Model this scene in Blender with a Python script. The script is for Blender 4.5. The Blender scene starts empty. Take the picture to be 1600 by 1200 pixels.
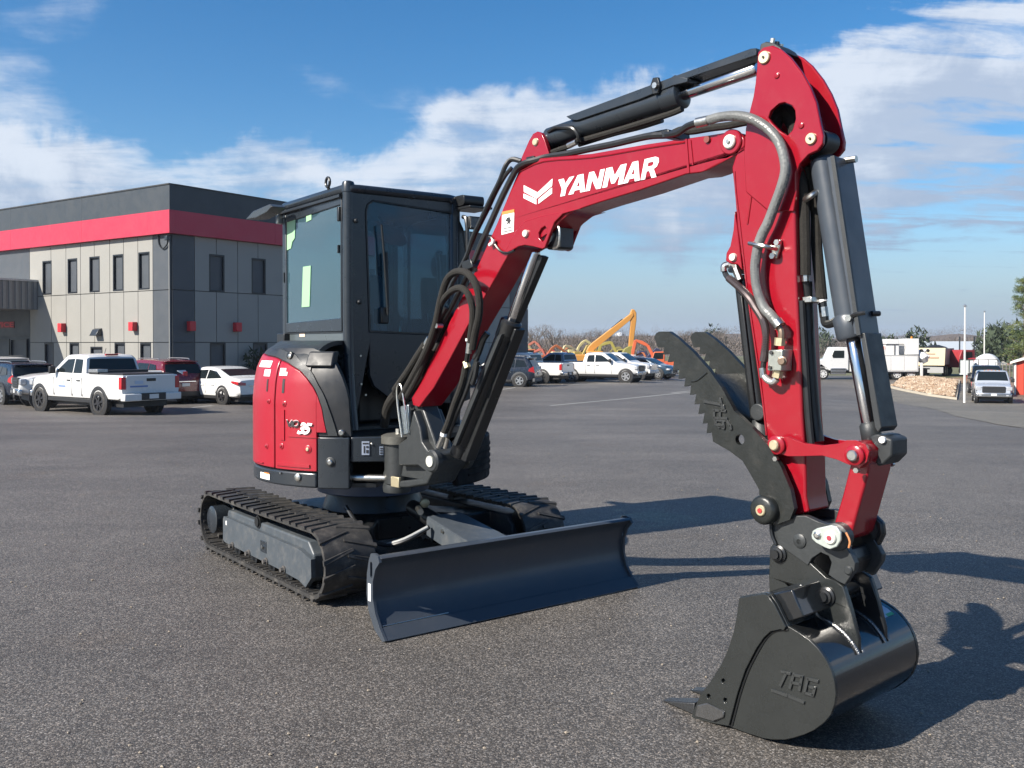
import bpy, bmesh, math, random
import numpy as np
from mathutils import Vector, Matrix
from mathutils.geometry import tessellate_polygon
R = math.radians
rng = random.Random(7)
SC = bpy.context.scene
COL = SC.collection

# ------------------------------------------------------------------ camera
FPX, CY, PITCH, CAMH = 1477.0, 553.8, 0.681, 1.431
cd = bpy.data.cameras.new('camera'); cam = bpy.data.objects.new('camera', cd); COL.objects.link(cam)
cd.sensor_width = 36; cd.lens = FPX / 1600 * 36; cd.shift_y = -(600 - CY) / 1600
cd.clip_start = 0.05; cd.clip_end = 6000
cam.location = (0, 0, CAMH); cam.rotation_euler = (R(90 - PITCH), 0, 0)
SC.camera = cam

# ------------------------------------------------------------------ light
SUN_EL, SUN_AZ = 36.0, 31.0            # shadows fall towards this angle from +X
sd = bpy.data.lights.new('sun', 'SUN'); sun = bpy.data.objects.new('sun', sd); COL.objects.link(sun)
sd.energy = 5.0; sd.angle = R(0.55); sd.color = (1.0, 0.93, 0.83)
tosun = Vector((-math.cos(R(SUN_AZ)) * math.cos(R(SUN_EL)), -math.sin(R(SUN_AZ)) * math.cos(R(SUN_EL)), math.sin(R(SUN_EL))))
sun.rotation_euler = tosun.to_track_quat('Z', 'Y').to_euler(); sun.location = tosun * 60
SC.view_settings.view_transform = 'Standard'; SC.view_settings.look = 'None'
SC.view_settings.gamma = 1; SC.view_settings.use_curve_mapping = False
SC.view_settings.exposure = 1.0

class NT:
    """tiny helper for node trees"""
    def __init__(s, nt): s.nt = nt
    def n(s, t, **k):
        nd = s.nt.nodes.new(t)
        for a, v in k.items():
            if a.startswith('i_'):
                a = a[2:]; key = int(a) if a.isdigit() else a.replace('_', ' ')
                nd.inputs[key].default_value = v
            else: setattr(nd, a, v)
        return nd
    def l(s, a, b): s.nt.links.new(a, b)
    def m(s, op, a, b=0.0, c=0.0, clamp=False):
        nd = s.nt.nodes.new('ShaderNodeMath'); nd.operation = op; nd.use_clamp = clamp
        for i, v in enumerate((a, b, c)):
            if isinstance(v, (int, float)): nd.inputs[i].default_value = v
            else: s.l(v, nd.inputs[i])
        return nd.outputs[0]
    def mr(s, v, a, b, c=0.0, d=1.0, smooth=True):
        nd = s.nt.nodes.new('ShaderNodeMapRange'); nd.interpolation_type = 'SMOOTHSTEP' if smooth else 'LINEAR'
        s.l(v, nd.inputs['Value'])
        for k, x in zip(('From Min', 'From Max', 'To Min', 'To Max'), (a, b, c, d)): nd.inputs[k].default_value = x
        return nd.outputs[0]
    def mix(s, f, a, b):
        nd = s.nt.nodes.new('ShaderNodeMix'); nd.data_type = 'RGBA'
        if isinstance(f, (int, float)): nd.inputs[0].default_value = f
        else: s.l(f, nd.inputs[0])
        for i, v in ((6, a), (7, b)):
            if isinstance(v, tuple): nd.inputs[i].default_value = (*v[:3], 1)
            else: s.l(v, nd.inputs[i])
        return nd.outputs[2]
    def noise(s, vec, scale, detail=4, rough=.55, dist=0.0):
        nd = s.nt.nodes.new('ShaderNodeTexNoise'); nd.inputs['Scale'].default_value = scale
        nd.inputs['Detail'].default_value = detail; nd.inputs['Roughness'].default_value = rough
        nd.inputs['Distortion'].default_value = dist
        if vec is not None: s.l(vec, nd.inputs['Vector'])
        return nd.outputs[0]

def build_world():
    w = bpy.data.worlds.new('World'); SC.world = w; w.use_nodes = True
    w.node_tree.nodes.clear(); t = NT(w.node_tree)
    out = t.n('ShaderNodeOutputWorld'); bg = t.n('ShaderNodeBackground'); bg.inputs[1].default_value = 0.064
    t.l(bg.outputs[0], out.inputs[0])
    sky = t.n('ShaderNodeTexSky'); sky.sky_type = 'NISHITA'; sky.sun_disc = False
    sky.sun_elevation = R(SUN_EL); sky.sun_rotation = math.atan2(tosun.x, tosun.y)
    sky.altitude = 200; sky.air_density = 1.0; sky.dust_density = 0.5; sky.ozone_density = 3.0
    hs = t.n('ShaderNodeHueSaturation'); hs.inputs['Saturation'].default_value = 1.36; hs.inputs['Value'].default_value = 1.12
    t.l(sky.outputs[0], hs.inputs['Color'])
    tc = t.n('ShaderNodeTexCoord'); sp = t.n('ShaderNodeSeparateXYZ'); t.l(tc.outputs['Generated'], sp.inputs[0])
    x, y, z = sp.outputs
    el = t.m('MULTIPLY', t.m('ARCSINE', z), 57.2958); az = t.m('MULTIPLY', t.m('ARCTAN2', x, y), 57.2958)
    # clouds seen on a high flat layer, so they flatten towards the horizon
    zz = t.m('ADD', t.m('MAXIMUM', z, 0.0), 0.10)
    cb = t.n('ShaderNodeCombineXYZ'); t.l(t.m('DIVIDE', x, zz), cb.inputs[0]); t.l(t.m('DIVIDE', y, zz), cb.inputs[1])
    n1 = t.noise(cb.outputs[0], 1.15, 9, .60, .5)
    n2 = t.noise(cb.outputs[0], 3.2, 6, .62, .3)
    mp = t.n('ShaderNodeMapping'); mp.inputs['Rotation'].default_value = (0, 0, R(35)); mp.inputs['Scale'].default_value = (1, 3.4, 1)
    t.l(cb.outputs[0], mp.inputs[0])
    n3 = t.noise(mp.outputs[0], 1.1, 9, .62, .8)
    dn = t.noise(tc.outputs['Generated'], 9, 7, .6, .3)
    def lobe(a0, e0, wa, we, amp, rot=0.0):
        da = t.m('SUBTRACT', az, a0); de = t.m('SUBTRACT', el, e0)
        c, s_ = math.cos(R(rot)), math.sin(R(rot))
        u = t.m('ADD', t.m('MULTIPLY', da, c), t.m('MULTIPLY', de, s_)); v = t.m('SUBTRACT', t.m('MULTIPLY', de, c), t.m('MULTIPLY', da, s_))
        q = t.m('ADD', t.m('POWER', t.m('ABSOLUTE', t.m('DIVIDE', u, wa)), 2.0), t.m('POWER', t.m('ABSOLUTE', t.m('DIVIDE', v, we)), 2.0))
        return t.m('MULTIPLY', t.m('EXPONENT', t.m('MULTIPLY', q, -1.0)), amp)
    wob = t.m('MULTIPLY', t.m('SUBTRACT', dn, .5), 9.0)
    elw = t.m('ADD', el, wob)
    top = t.m('ADD', t.mr(az, -13, 0, 11.6, 15.6), t.mr(az, 4, 26, 0, 2.4))         # top edge of the bank, in degrees
    top = t.m('SUBTRACT', top, t.mr(az, 60, 140, 0, 4))
    band = t.m('MULTIPLY', t.mr(t.m('SUBTRACT', elw, top), -1.6, 1.0, 1, 0), t.mr(elw, 3.0, 8.0, .12, 1))
    b = t.m('MULTIPLY', band, 0.53)
    for L in ((-28.5, 12.5, 5.0, 4.6, .36), (-25, 18.8, 3.4, 2.2, .34, 20), (-12.6, 15.6, 4.6, 1.5, .22, -25),
              (20, 12.2, 10, 4.5, .16, 18), (5, 12.5, 7, 3, .12), (29, 14, 8, 5, .08), (-5.5, 14.4, 3, 1.2, .22), (14, 17.8, 8, 1.1, .20, 10),
              (70, 25, 25, 10, .25), (-80, 30, 25, 12, .25), (170, 30, 40, 14, .22)):
        b = t.m('ADD', b, lobe(*L))
    body = t.m('ADD', t.m('MULTIPLY', n1, .55), t.m('MULTIPLY', dn, .45))
    body = t.m('ADD', body, t.m('MULTIPLY', t.m('SUBTRACT', n3, .5), .55))
    body = t.m('ADD', body, t.m('MULTIPLY', t.m('SUBTRACT', n3, .52), t.mr(az, 9, 20, 0, 1.5)))
    body = t.m('ADD', body, t.m('MULTIPLY', t.m('SUBTRACT', n2, .52), .5))
    dens = t.m('ADD', t.m('SUBTRACT', body, .72), b)
    mask = t.mr(dens, -.02, .46, 0, .92)
    # bank fades to a flat grey-blue haze below
    hgt = t.mr(t.m('SUBTRACT', elw, top), -6.5, -.5, -.12, .12)
    shade = t.mr(t.m('ADD', t.m('ADD', t.m('MULTIPLY', n2, .55), t.m('MULTIPLY', dn, .6)), t.m('ADD', hgt, t.m('MULTIPLY', t.m('SUBTRACT', n3, .5), .45))), .42, .74, 0, 1)
    cc = t.mix(shade, (3.9, 4.6, 5.8), (6.2, 6.7, 7.5))
    lowf = t.mr(elw, 4.5, 10.5, 0.0, 1)
    cc = t.mix(lowf, (2.55, 3.3, 4.7), cc)
    dk = t.mr(el, -4, .3, 0, 1)
    c = t.mix(mask, hs.outputs[0], cc)
    hz = t.mr(el, 0, 9, .82, 0)
    c = t.mix(hz, c, (2.45, 3.3, 4.6))
    t.l(c, bg.inputs[0])
build_world()

# ------------------------------------------------------------------ camera ray helper (turns a photographed point into a place on a real surface)
_pi = R(PITCH)
def ray(u, v):
    x = (u - 800) / FPX; z = -(v - CY) / FPX
    return np.array([x, math.cos(_pi) + z * math.sin(_pi), -math.sin(_pi) + z * math.cos(_pi)])
EYE = np.array([0, 0, CAMH])
class Frame:
    def __init__(s, o, yaw=0.0):
        s.o = np.array(o, float); a = R(yaw); s.F = np.array([math.cos(a), math.sin(a), 0]); s.L = np.array([-math.sin(a), math.cos(a), 0]); s.yaw = yaw
    def w(s, p): return s.o + s.F * p[0] + s.L * p[1] + np.array([0, 0, 1.]) * p[2]
    def loc(s, P):
        d = np.array(P) - s.o; return np.array([d @ s.F, d @ s.L, d[2]])
    def px(s, u, v, b):                       # on the plane "b metres to the left"
        r = ray(u, v); t = ((s.o + s.L * b - EYE) @ s.L) / (r @ s.L); q = s.loc(EYE + r * t); return (q[0], q[2])
    def pf(s, u, v, a):                       # on the plane "a metres forward"
        r = ray(u, v); t = ((s.o + s.F * a - EYE) @ s.F) / (r @ s.F); q = s.loc(EYE + r * t); return (q[1], q[2])
    def pts(s, txt, b): return [s.px(*map(float, p.split(',')), b) for p in txt.split()]
    def path(s, txt, b=None):                 # "u,v,b u,v,b" -> local 3-D points
        o = []
        for p in txt.split():
            q = list(map(float, p.split(','))); bb = q[2] if len(q) > 2 else b
            a, c = s.px(q[0], q[1], bb); o.append((a, bb, c))
        return o
W0 = Frame((0, 0, 0), 0)

# ------------------------------------------------------------------ mesh builder
def ease(pts, n=4, closed=False):
    P = [np.array(p, float) for p in pts]; o = []; N = len(P)
    rngi = range(N) if closed else range(N - 1)
    for i in rngi:
        p0 = P[(i - 1) % N] if (closed or i > 0) else 2 * P[0] - P[1]
        p1, p2 = P[i], P[(i + 1) % N]
        p3 = P[(i + 2) % N] if (closed or i + 2 < N) else 2 * P[-1] - P[-2]
        for k in range(n):
            t = k / n
            o.append(.5 * ((2 * p1) + (-p0 + p2) * t + (2 * p0 - 5 * p1 + 4 * p2 - p3) * t * t + (-p0 + 3 * p1 - 3 * p2 + p3) * t ** 3))
    if not closed: o.append(P[-1])
    return [tuple(q) for q in o]
class M:
    def __init__(s, fr=None): s.fr = fr or W0; s.v = []; s.f = []
    def add(s, vs, fs, raw=False):
        o = len(s.v)
        s.v.extend([tuple(map(float, p)) for p in vs] if raw else [tuple(s.fr.w(p)) for p in vs])
        s.f.extend([tuple(i + o for i in f) for f in fs]); return s
    def box(s, a0, a1, b0, b1, c0, c1):
        if a0 > a1: a0, a1 = a1, a0
        if b0 > b1: b0, b1 = b1, b0
        if c0 > c1: c0, c1 = c1, c0
        vs = [(a0, b0, c0), (a1, b0, c0), (a1, b1, c0), (a0, b1, c0), (a0, b0, c1), (a1, b0, c1), (a1, b1, c1), (a0, b1, c1)]
        return s.add(vs, [(0, 3, 2, 1), (4, 5, 6, 7), (0, 1, 5, 4), (1, 2, 6, 5), (2, 3, 7, 6), (3, 0, 4, 7)])
    def hexa(s, q, raw=False):                # eight corners: bottom four ccw, top four ccw
        return s.add(q, [(0, 3, 2, 1), (4, 5, 6, 7), (0, 1, 5, 4), (1, 2, 6, 5), (2, 3, 7, 6), (3, 0, 4, 7)], raw)
    def prism(s, poly, b0, b1, holes=(), ax='b', inset=0.0):
        """outline in (a,c) pushed from b0 to b1 (ax 'c': outline in (a,b); ax 'a': outline in (b,c))"""
        if b0 > b1: b0, b1 = b1, b0
        poly = [tuple(p[:2]) for p in poly]
        ar = sum(p[0] * q[1] - q[0] * p[1] for p, q in zip(poly, poly[1:] + poly[:1]))
        if ar < 0: poly = poly[::-1]
        loops = [poly] + [list(h) for h in holes]
        def mk(p, t):
            return {'b': (p[0], t, p[1]), 'c': (p[0], p[1], t), 'a': (t, p[0], p[1])}[ax]
        flat = [p for l in loops for p in l]; n = len(flat)
        tris = tessellate_polygon([[Vector((p[0], p[1], 0)) for p in l] for l in loops])
        vs = [mk(p, b0) for p in flat] + [mk(p, b1) for p in flat]; fs = []
        flip = (ax == 'b')
        for t in tris:
            a, b, c = t; P = [flat[i] for i in t]
            sgn = (P[1][0] - P[0][0]) * (P[2][1] - P[0][1]) - (P[2][0] - P[0][0]) * (P[1][1] - P[0][1])
            if sgn < 0: b, c = c, b
            top, bot = (a, b, c), (a, c, b)
            if flip: fs += [(top[0], top[1], top[2]), tuple(i + n for i in bot)]
            else: fs += [tuple(i + n for i in top), bot]
        k = 0
        for li, l in enumerate(loops):
            m = len(l)
            for i in range(m):
                j = (i + 1) % m; q = (k + i, k + j, k + j + n, k + i + n)
                if flip: q = q[::-1]
                if li: 
                    ar = sum(l[x][0] * l[(x + 1) % m][1] - l[(x + 1) % m][0] * l[x][1] for x in range(m))
                    if ar > 0: q = q[::-1]
                fs.append(q)
            k += m
        return s.add(vs, fs)
    def tube(s, pts, r, n=8, cap=True, raw=False, sm=3, r1=None):
        P = [np.array(p, float) if raw else s.fr.w(p) for p in (ease(pts, sm) if sm > 1 and len(pts) > 2 else pts)]
        T = [P[min(i + 1, len(P) - 1)] - P[max(i - 1, 0)] for i in range(len(P))]
        T = [t / (np.linalg.norm(t) + 1e-12) for t in T]
        up = np.array([0, 0, 1.]) if abs(T[0][2]) < .9 else np.array([1., 0, 0])
        vs = []; u = np.cross(T[0], up); u /= np.linalg.norm(u)
        for i, (p, t) in enumerate(zip(P, T)):
            u = u - t * (u @ t); u /= np.linalg.norm(u); w = np.cross(t, u)
            rr = r if r1 is None else r + (r1 - r) * i / (len(P) - 1)
            if callable(r): rr = r(i / (len(P) - 1))
            for k in range(n):
                a = 2 * math.pi * k / n; vs.append(p + rr * (math.cos(a) * u + math.sin(a) * w))
        fs = [(i * n + k, i * n + (k + 1) % n, (i + 1) * n + (k + 1) % n, (i + 1) * n + k) for i in range(len(P) - 1) for k in range(n)]
        if cap: fs += [tuple(range(n))[::-1], tuple((len(P) - 1) * n + k for k in range(n))]
        return s.add(vs, fs, True)
    def cyl(s, p0, p1, r, n=20, r1=None): return s.tube([p0, p1], r, n, sm=1, r1=r1)
    def lathe(s, p0, p1, prof, n=24, cap=True):         # profile [(distance along axis, radius)]
        A = s.fr.w(p0); B = s.fr.w(p1); t = (B - A); t /= np.linalg.norm(t)
        up = np.array([0, 0, 1.]) if abs(t[2]) < .9 else np.array([1., 0, 0])
        u = np.cross(t, up); u /= np.linalg.norm(u); w = np.cross(t, u); vs = []
        for d, r in prof:
            for k in range(n):
                a = 2 * math.pi * k / n; vs.append(A + t * d + max(r, 1e-4) * (math.cos(a) * u + math.sin(a) * w))
        m = len(prof)
        fs = [(i * n + k, i * n + (k + 1) % n, (i + 1) * n + (k + 1) % n, (i + 1) * n + k) for i in range(m - 1) for k in range(n)]
        if cap: fs += [tuple(range(n))[::-1], tuple((m - 1) * n + k for k in range(n))]
        return s.add(vs, fs, True)
    def grid(s, f, nu, nv, thick=None):
        vs = [f(i / nu, j / nv) for j in range(nv + 1) for i in range(nu + 1)]; w = nu + 1
        fs = [(j * w + i, j * w + i + 1, (j + 1) * w + i + 1, (j + 1) * w + i) for j in range(nv) for i in range(nu)]
        return s.add(vs, fs)
    def shell(s, fo, fi, nu, nv):             # closed slab between two parametric sheets
        w = nu + 1; n = w * (nv + 1)
        vs = [fo(i / nu, j / nv) for j in range(nv + 1) for i in range(nu + 1)] + [fi(i / nu, j / nv) for j in range(nv + 1) for i in range(nu + 1)]
        fs = []
        for j in range(nv):
            for i in range(nu):
                q = (j * w + i, j * w + i + 1, (j + 1) * w + i + 1, (j + 1) * w + i); fs.append(q); fs.append(tuple(x + n for x in q[::-1]))
        for i in range(nu):
            fs.append((i, i + n, i + 1 + n, i + 1)); k = nv * w + i; fs.append((k, k + 1, k + 1 + n, k + n))
        for j in range(nv):
            a, b = j * w, (j + 1) * w; fs.append((a, b, b + n, a + n)); a += nu; b += nu; fs.append((a, a + n, b + n, b))
        return s.add(vs, fs)
def circ(a, c, r, n=16, t0=0, t1=360): return [(a + r * math.cos(R(t0 + (t1 - t0) * k / n)), c + r * math.sin(R(t0 + (t1 - t0) * k / n))) for k in range(n if t1 - t0 == 360 else n + 1)]
def rrect(a0, a1, c0, c1, r, n=4):
    o = []
    for (x, y, t) in ((a1 - r, c1 - r, 0), (a0 + r, c1 - r, 90), (a0 + r, c0 + r, 180), (a1 - r, c0 + r, 270)): o += circ(x, y, r, n, t, t + 90)
    return o

def put(name, m, mat, parent=None, bevel=0.0, smooth=35, label=None, seg=2, kind=None, recalc=True):
    me = bpy.data.meshes.new(name); V = np.array(m.v); ctr = V.mean(0) if len(V) else np.zeros(3)
    me.from_pydata([tuple(p) for p in (V - ctr)], [], m.f)
    for mt in (mat if isinstance(mat, (list, tuple)) else [mat]): me.materials.append(mt)
    if recalc:
        bm = bmesh.new(); bm.from_mesh(me); bmesh.ops.remove_doubles(bm, verts=bm.verts, dist=1e-5)
        bmesh.ops.recalc_face_normals(bm, faces=bm.faces); bm.to_mesh(me); bm.free()
    if smooth:
        me.polygons.foreach_set('use_smooth', [True] * len(me.polygons)); me.set_sharp_from_angle(angle=R(smooth))
    ob = bpy.data.objects.new(name, me); COL.objects.link(ob); ob.location = ctr
    if parent is not None: ob.parent = parent; ob.location = Vector(ctr) - world_loc(parent)
    if bevel:
        b = ob.modifiers.new('bevel', 'BEVEL'); b.width = bevel; b.segments = seg; b.limit_method = 'ANGLE'; b.angle_limit = R(32); b.harden_normals = False
    if label: ob['label'] = label
    if kind: ob['kind'] = kind
    return ob
def world_loc(o):
    v = Vector((0, 0, 0))
    while o is not None: v = v + o.location; o = o.parent
    return v
def thing(name, label, cat, loc, group=None):
    o = bpy.data.objects.new(name, None); COL.objects.link(o); o.location = loc; o.empty_display_size = .3
    o['label'] = label; o['category'] = cat
    if group: o['group'] = group
    return o
def tag(o, label, cat, group=None):
    o['label'] = label; o['category'] = cat
    if group: o['group'] = group
    return o
def copy_child(src, parent, loc):
    c = src.copy(); COL.objects.link(c); c.parent = parent; c.location = loc; return c

# ------------------------------------------------------------------ materials
def mat(name, col, rough=.5, metal=0.0, var=.12, nscale=6.0, coat=0.0, bump=0.0, bscale=80.0, dust=0.0, spec=.5, trans=0.0, emit=None, coatr=.05, alpha=1.0):
    m = bpy.data.materials.new(name); m.use_nodes = True; nt = m.node_tree; t = NT(nt); b = nt.nodes['Principled BSDF']
    tc = t.n('ShaderNodeNewGeometry').outputs['Position']
    n = t.noise(tc, nscale, 5, .6)
    dark = tuple(c * (1 - var) for c in col); light = tuple(min(1, c * (1 + var)) for c in col)
    cc = t.mix(n, dark, light)
    if dust:
        d = t.mr(t.noise(tc, 14, 8, .7), .45, .8, 0, dust); cc = t.mix(d, cc, (.30, .27, .23))
    t.l(cc, b.inputs['Base Color'])
    b.inputs['Metallic'].default_value = metal; b.inputs['Specular IOR Level'].default_value = spec
    rr = t.mr(t.noise(tc, nscale * 2.3, 4, .6), .3, .7, max(0.02, rough * .82), min(1, rough * 1.2), False); t.l(rr, b.inputs['Roughness'])
    if coat: b.inputs['Coat Weight'].default_value = coat; b.inputs['Coat Roughness'].default_value = coatr
    if bump:
        bp = t.n('ShaderNodeBump'); bp.inputs['Strength'].default_value = bump; bp.inputs['Distance'].default_value = .004
        t.l(t.noise(tc, bscale, 3, .6), bp.inputs['Height']); t.l(bp.outputs[0], b.inputs['Normal'])
    if trans: b.inputs['Transmission Weight'].default_value = trans; b.inputs['IOR'].default_value = 1.45
    if emit: b.inputs['Emission Color'].default_value = (*emit[:3], 1); b.inputs['Emission Strength'].default_value = emit[3]
    if alpha < 1: b.inputs['Alpha'].default_value = alpha
    return m
def glassmat(name, tint, opac, rough=.02, dif=(.035, .07, .085), refl=1.3):
    """thin pane: tinted see-through plus a mirror-like reflection"""
    m = bpy.data.materials.new(name); m.use_nodes = True; nt = m.node_tree; t = NT(nt); nt.nodes.clear()
    out = t.n('ShaderNodeOutputMaterial'); tr = t.n('ShaderNodeBsdfTransparent'); tr.inputs[0].default_value = (*tint, 1)
    gl = t.n('ShaderNodeBsdfGlossy'); gl.inputs['Roughness'].default_value = rough; gl.inputs[0].default_value = (.9, .95, 1, 1)
    df = t.n('ShaderNodeBsdfDiffuse'); df.inputs[0].default_value = (*dif, 1)
    fr = t.n('ShaderNodeFresnel'); fr.inputs[0].default_value = 1.5
    f = t.m('ADD', t.m('MULTIPLY', fr.outputs[0], refl), .01, clamp=True)
    m1 = t.n('ShaderNodeMixShader'); m1.inputs[0].default_value = opac; t.l(tr.outputs[0], m1.inputs[1]); t.l(df.outputs[0], m1.inputs[2])
    m2 = t.n('ShaderNodeMixShader'); t.l(f, m2.inputs[0]); t.l(m1.outputs[0], m2.inputs[1]); t.l(gl.outputs[0], m2.inputs[2])
    t.l(m2.outputs[0], out.inputs[0]); return m

RED = mat('red_paint', (.245, .0042, .0125), .22, 0, .06, 3, dust=.035, coat=.28, bump=.04, bscale=260)
REDP = mat('red_hood_paint', (.315, .0085, .021), .32, 0, .05, 3, dust=.03, coat=.2, coatr=.2)
GREY = mat('charcoal_paint', (.018, .023, .029), .30, 0, .12, 5, bump=.05, bscale=200, coat=.2)
GREYM = mat('charcoal_matte', (.023, .026, .028), .46, 0, .12, 7, bump=.15, bscale=160)
BLUEG = mat('slate_paint', (.040, .049, .062), .36, 0, .10, 4, dust=.04, coat=.12, bump=.04, bscale=120)
FRAMEG = mat('slate_frame_paint', (.056, .067, .078), .42, 0, .14, 7, dust=.22)
IRON = mat('cast_iron_grey', (.028, .031, .032), .42, 0, .18, 18, bump=.25, bscale=60)
BLACK = mat('black_steel', (.014, .015, .016), .32, 0, .2, 9, bump=.12, bscale=70)
BUCK = mat('black_bucket_paint', (.011, .012, .013), .15, 0, .22, 9, bump=.10, bscale=26, coat=.6)
BUCKS = mat('black_side_paint', (.018, .020, .0195), .28, 0, .22, 9, coat=.15, bump=.1, bscale=60)
THUMB = mat('worn_black_thumb', (.016, .018, .017), .34, .1, .35, 11, bump=.35, bscale=45, dust=.05)
RUB = mat('track_rubber', (.026, .025, .024), .60, 0, .3, 20, bump=.3, bscale=90, dust=.26)
HOSE = mat('black_pipe', (.016, .017, .018), .35, 0, .1, 9)
SLEEVE = mat('braided_sleeve', (.015, .0135, .011), .9, 0, .5, 60, bump=1.0, bscale=420)
CHROME = mat('chrome_rod', (.66, .66, .67), .14, 1, .03, 5)
STEEL = mat('zinc_steel', (.55, .54, .50), .32, 1, .15, 40, bump=.1)
ZINCY = mat('yellow_zinc_pin', (.60, .52, .34), .42, .7, .12, 50)
PINW = mat('pale_pin_washer', (.66, .66, .58), .4, .3, .08, 30)
SPIRAL = mat('grey_spiral_hose', (.15, .155, .152), .36, 0, .03, 30)
COPPER = mat('copper_brown_fitting', (.26, .19, .14), .4, .8, .1, 30)
WHITE = mat('white_decal', (.80, .79, .77), .4, 0, .02)
DECK = mat('decal_ink', (.03, .03, .03), .5)
ORANGE_D = mat('orange_decal', (.75, .22, .05), .5)
GREENS = mat('pale_green_film', (.28, .48, .28), .5, 0, .03)
FABRIC = mat('dark_seat_vinyl', (.11, .12, .13), .6, 0, .1)
SIDEG = glassmat('side_glass', (.60, .80, .86), .34, dif=(.10, .20, .25))
CLEARG = glassmat('clear_glass', (.86, .92, .94), .02)
CABGLASS = glassmat('cab_glass', (.60, .80, .86), .12, dif=(.085, .165, .205))
WIND = glassmat('windscreen_glass', (.62, .80, .90), .20, dif=(.022, .085, .14), refl=.7)
WELD = mat('weld_bead', (.10, .10, .10), .25, .6, .3, 90, bump=.8, bscale=260)

# ==================================================================== terrain
def sst(x, a, b):
    t = min(1, max(0, (x - a) / (b - a))); return t * t * (3 - 2 * t)
def pl(x, T):
    if x <= T[0][0]: return T[0][1]
    for (x0, y0), (x1, y1) in zip(T, T[1:]):
        if x <= x1: return y0 + (y1 - y0) * (x - x0) / (x1 - x0)
    return T[-1][1]
TA = [(8.5, 0), (14, -.10), (20, -.36), (30, -.84), (40, -.95), (61, -1.09), (100, -1.5), (200, -2.5), (900, -9)]
TB = [(8.5, 0), (14, -.16), (20, -.45), (30, -1.0), (45, -1.75), (59, -2.24), (70, -2.12), (85, -1.72), (120, -1.7), (200, -2.5), (900, -9)]
def gz(x, y):
    y = y if y > 0 else 0
    w = sst(x, 8, 24); z = pl(y, TA) * (1 - w) + pl(y, TB) * w
    return z
def gground(u, v):
    """where the view ray meets the terrain"""
    r = ray(u, v); t = 1.0
    for _ in range(4000):
        p = EYE + r * t
        if p[2] <= gz(p[0], p[1]): break
        t *= 1.004
    return EYE + r * t

def asphalt(name, base=(.100, .0955, .0905), light=1.0):
    m = bpy.data.materials.new(name); m.use_nodes = True; nt = m.node_tree; t = NT(nt); b = nt.nodes['Principled BSDF']
    p = t.n('ShaderNodeNewGeometry').outputs['Position']
    big = t.noise(p, .35, 5, .55); mid = t.noise(p, 3.0, 4, .6)
    v1 = t.n('ShaderNodeTexVoronoi'); v1.inputs['Scale'].default_value = 165; t.l(p, v1.inputs['Vector'])
    v2 = t.n('ShaderNodeTexVoronoi'); v2.inputs['Scale'].default_value = 400; t.l(p, v2.inputs['Vector'])
    s1 = t.n('ShaderNodeSeparateColor'); t.l(v1.outputs['Color'], s1.inputs[0]); s2 = t.n('ShaderNodeSeparateColor'); t.l(v2.outputs['Color'], s2.inputs[0])
    k = t.m('POWER', s1.outputs[0], 3.4); k = t.m('MULTIPLY', k, 2.8); k = t.m('ADD', k, t.m('MULTIPLY', s2.outputs[1], .6)); k = t.m('ADD', k, t.mr(s1.outputs[2], .93, .97, 0, 1.7, False)); k = t.m('SUBTRACT', k, t.mr(s1.outputs[2], 0, .12, .35, 0, False))
    val = t.m('MULTIPLY', t.m('ADD', .30, t.m('MULTIPLY', k, .62)), light)
    val = t.m('MULTIPLY', val, t.mr(big, .3, .7, .88, 1.12)); val = t.m('MULTIPLY', val, t.mr(mid, .3, .7, .93, 1.07))
    # streaks left by old water, drawn out along the fall of the lot
    mp = t.n('ShaderNodeMapping'); mp.inputs['Scale'].default_value = (.10, .55, 1); mp.inputs['Rotation'].default_value = (0, 0, R(-9)); t.l(p, mp.inputs[0])
    st = t.noise(mp.outputs[0], 1.0, 6, .65, .6); val = t.m('MULTIPLY', val, t.mr(st, .38, .62, .89, 1.06))
    warm = t.mix(s1.outputs[1], tuple(c for c in base), (base[0] * 1.18, base[1] * 1.08, base[2] * .97))
    br = t.mr(t.noise(p, .8, 4, .6), .56, .74, 0, .35); warm = t.mix(br, warm, (base[0] * 1.12, base[1] * .93, base[2] * .74))
    oil = t.mr(t.noise(p, 1.7, 3, .5, .4), .69, .76, 1, .72); val = t.m('MULTIPLY', val, oil)
    patch_ = t.mr(t.noise(p, .09, 3, .5, .2), .47, .53, .93, 1.05); val = t.m('MULTIPLY', val, patch_)
    mu = t.n('ShaderNodeVectorMath', operation='SCALE'); t.l(warm, mu.inputs[0]); t.l(val, mu.inputs['Scale'])
    t.l(mu.outputs[0], b.inputs['Base Color'])
    t.l(t.mr(s2.outputs[0], 0, 1, .42, .80, False), b.inputs['Roughness']); b.inputs['Specular IOR Level'].default_value = .42
    bp = t.n('ShaderNodeBump'); bp.inputs['Strength'].default_value = .55; bp.inputs['Distance'].default_value = .004
    hh = t.m('ADD', t.m('MULTIPLY', v1.outputs['Distance'], -1.0), t.m('MULTIPLY', v2.outputs['Distance'], -.4)); t.l(hh, bp.inputs['Height'])
    t.l(bp.outputs[0], b.inputs['Normal']); return m
ASPH = asphalt('asphalt_coarse'); ASPH2 = asphalt('asphalt_old_pale', (.135, .128, .108), 1.0)

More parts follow.
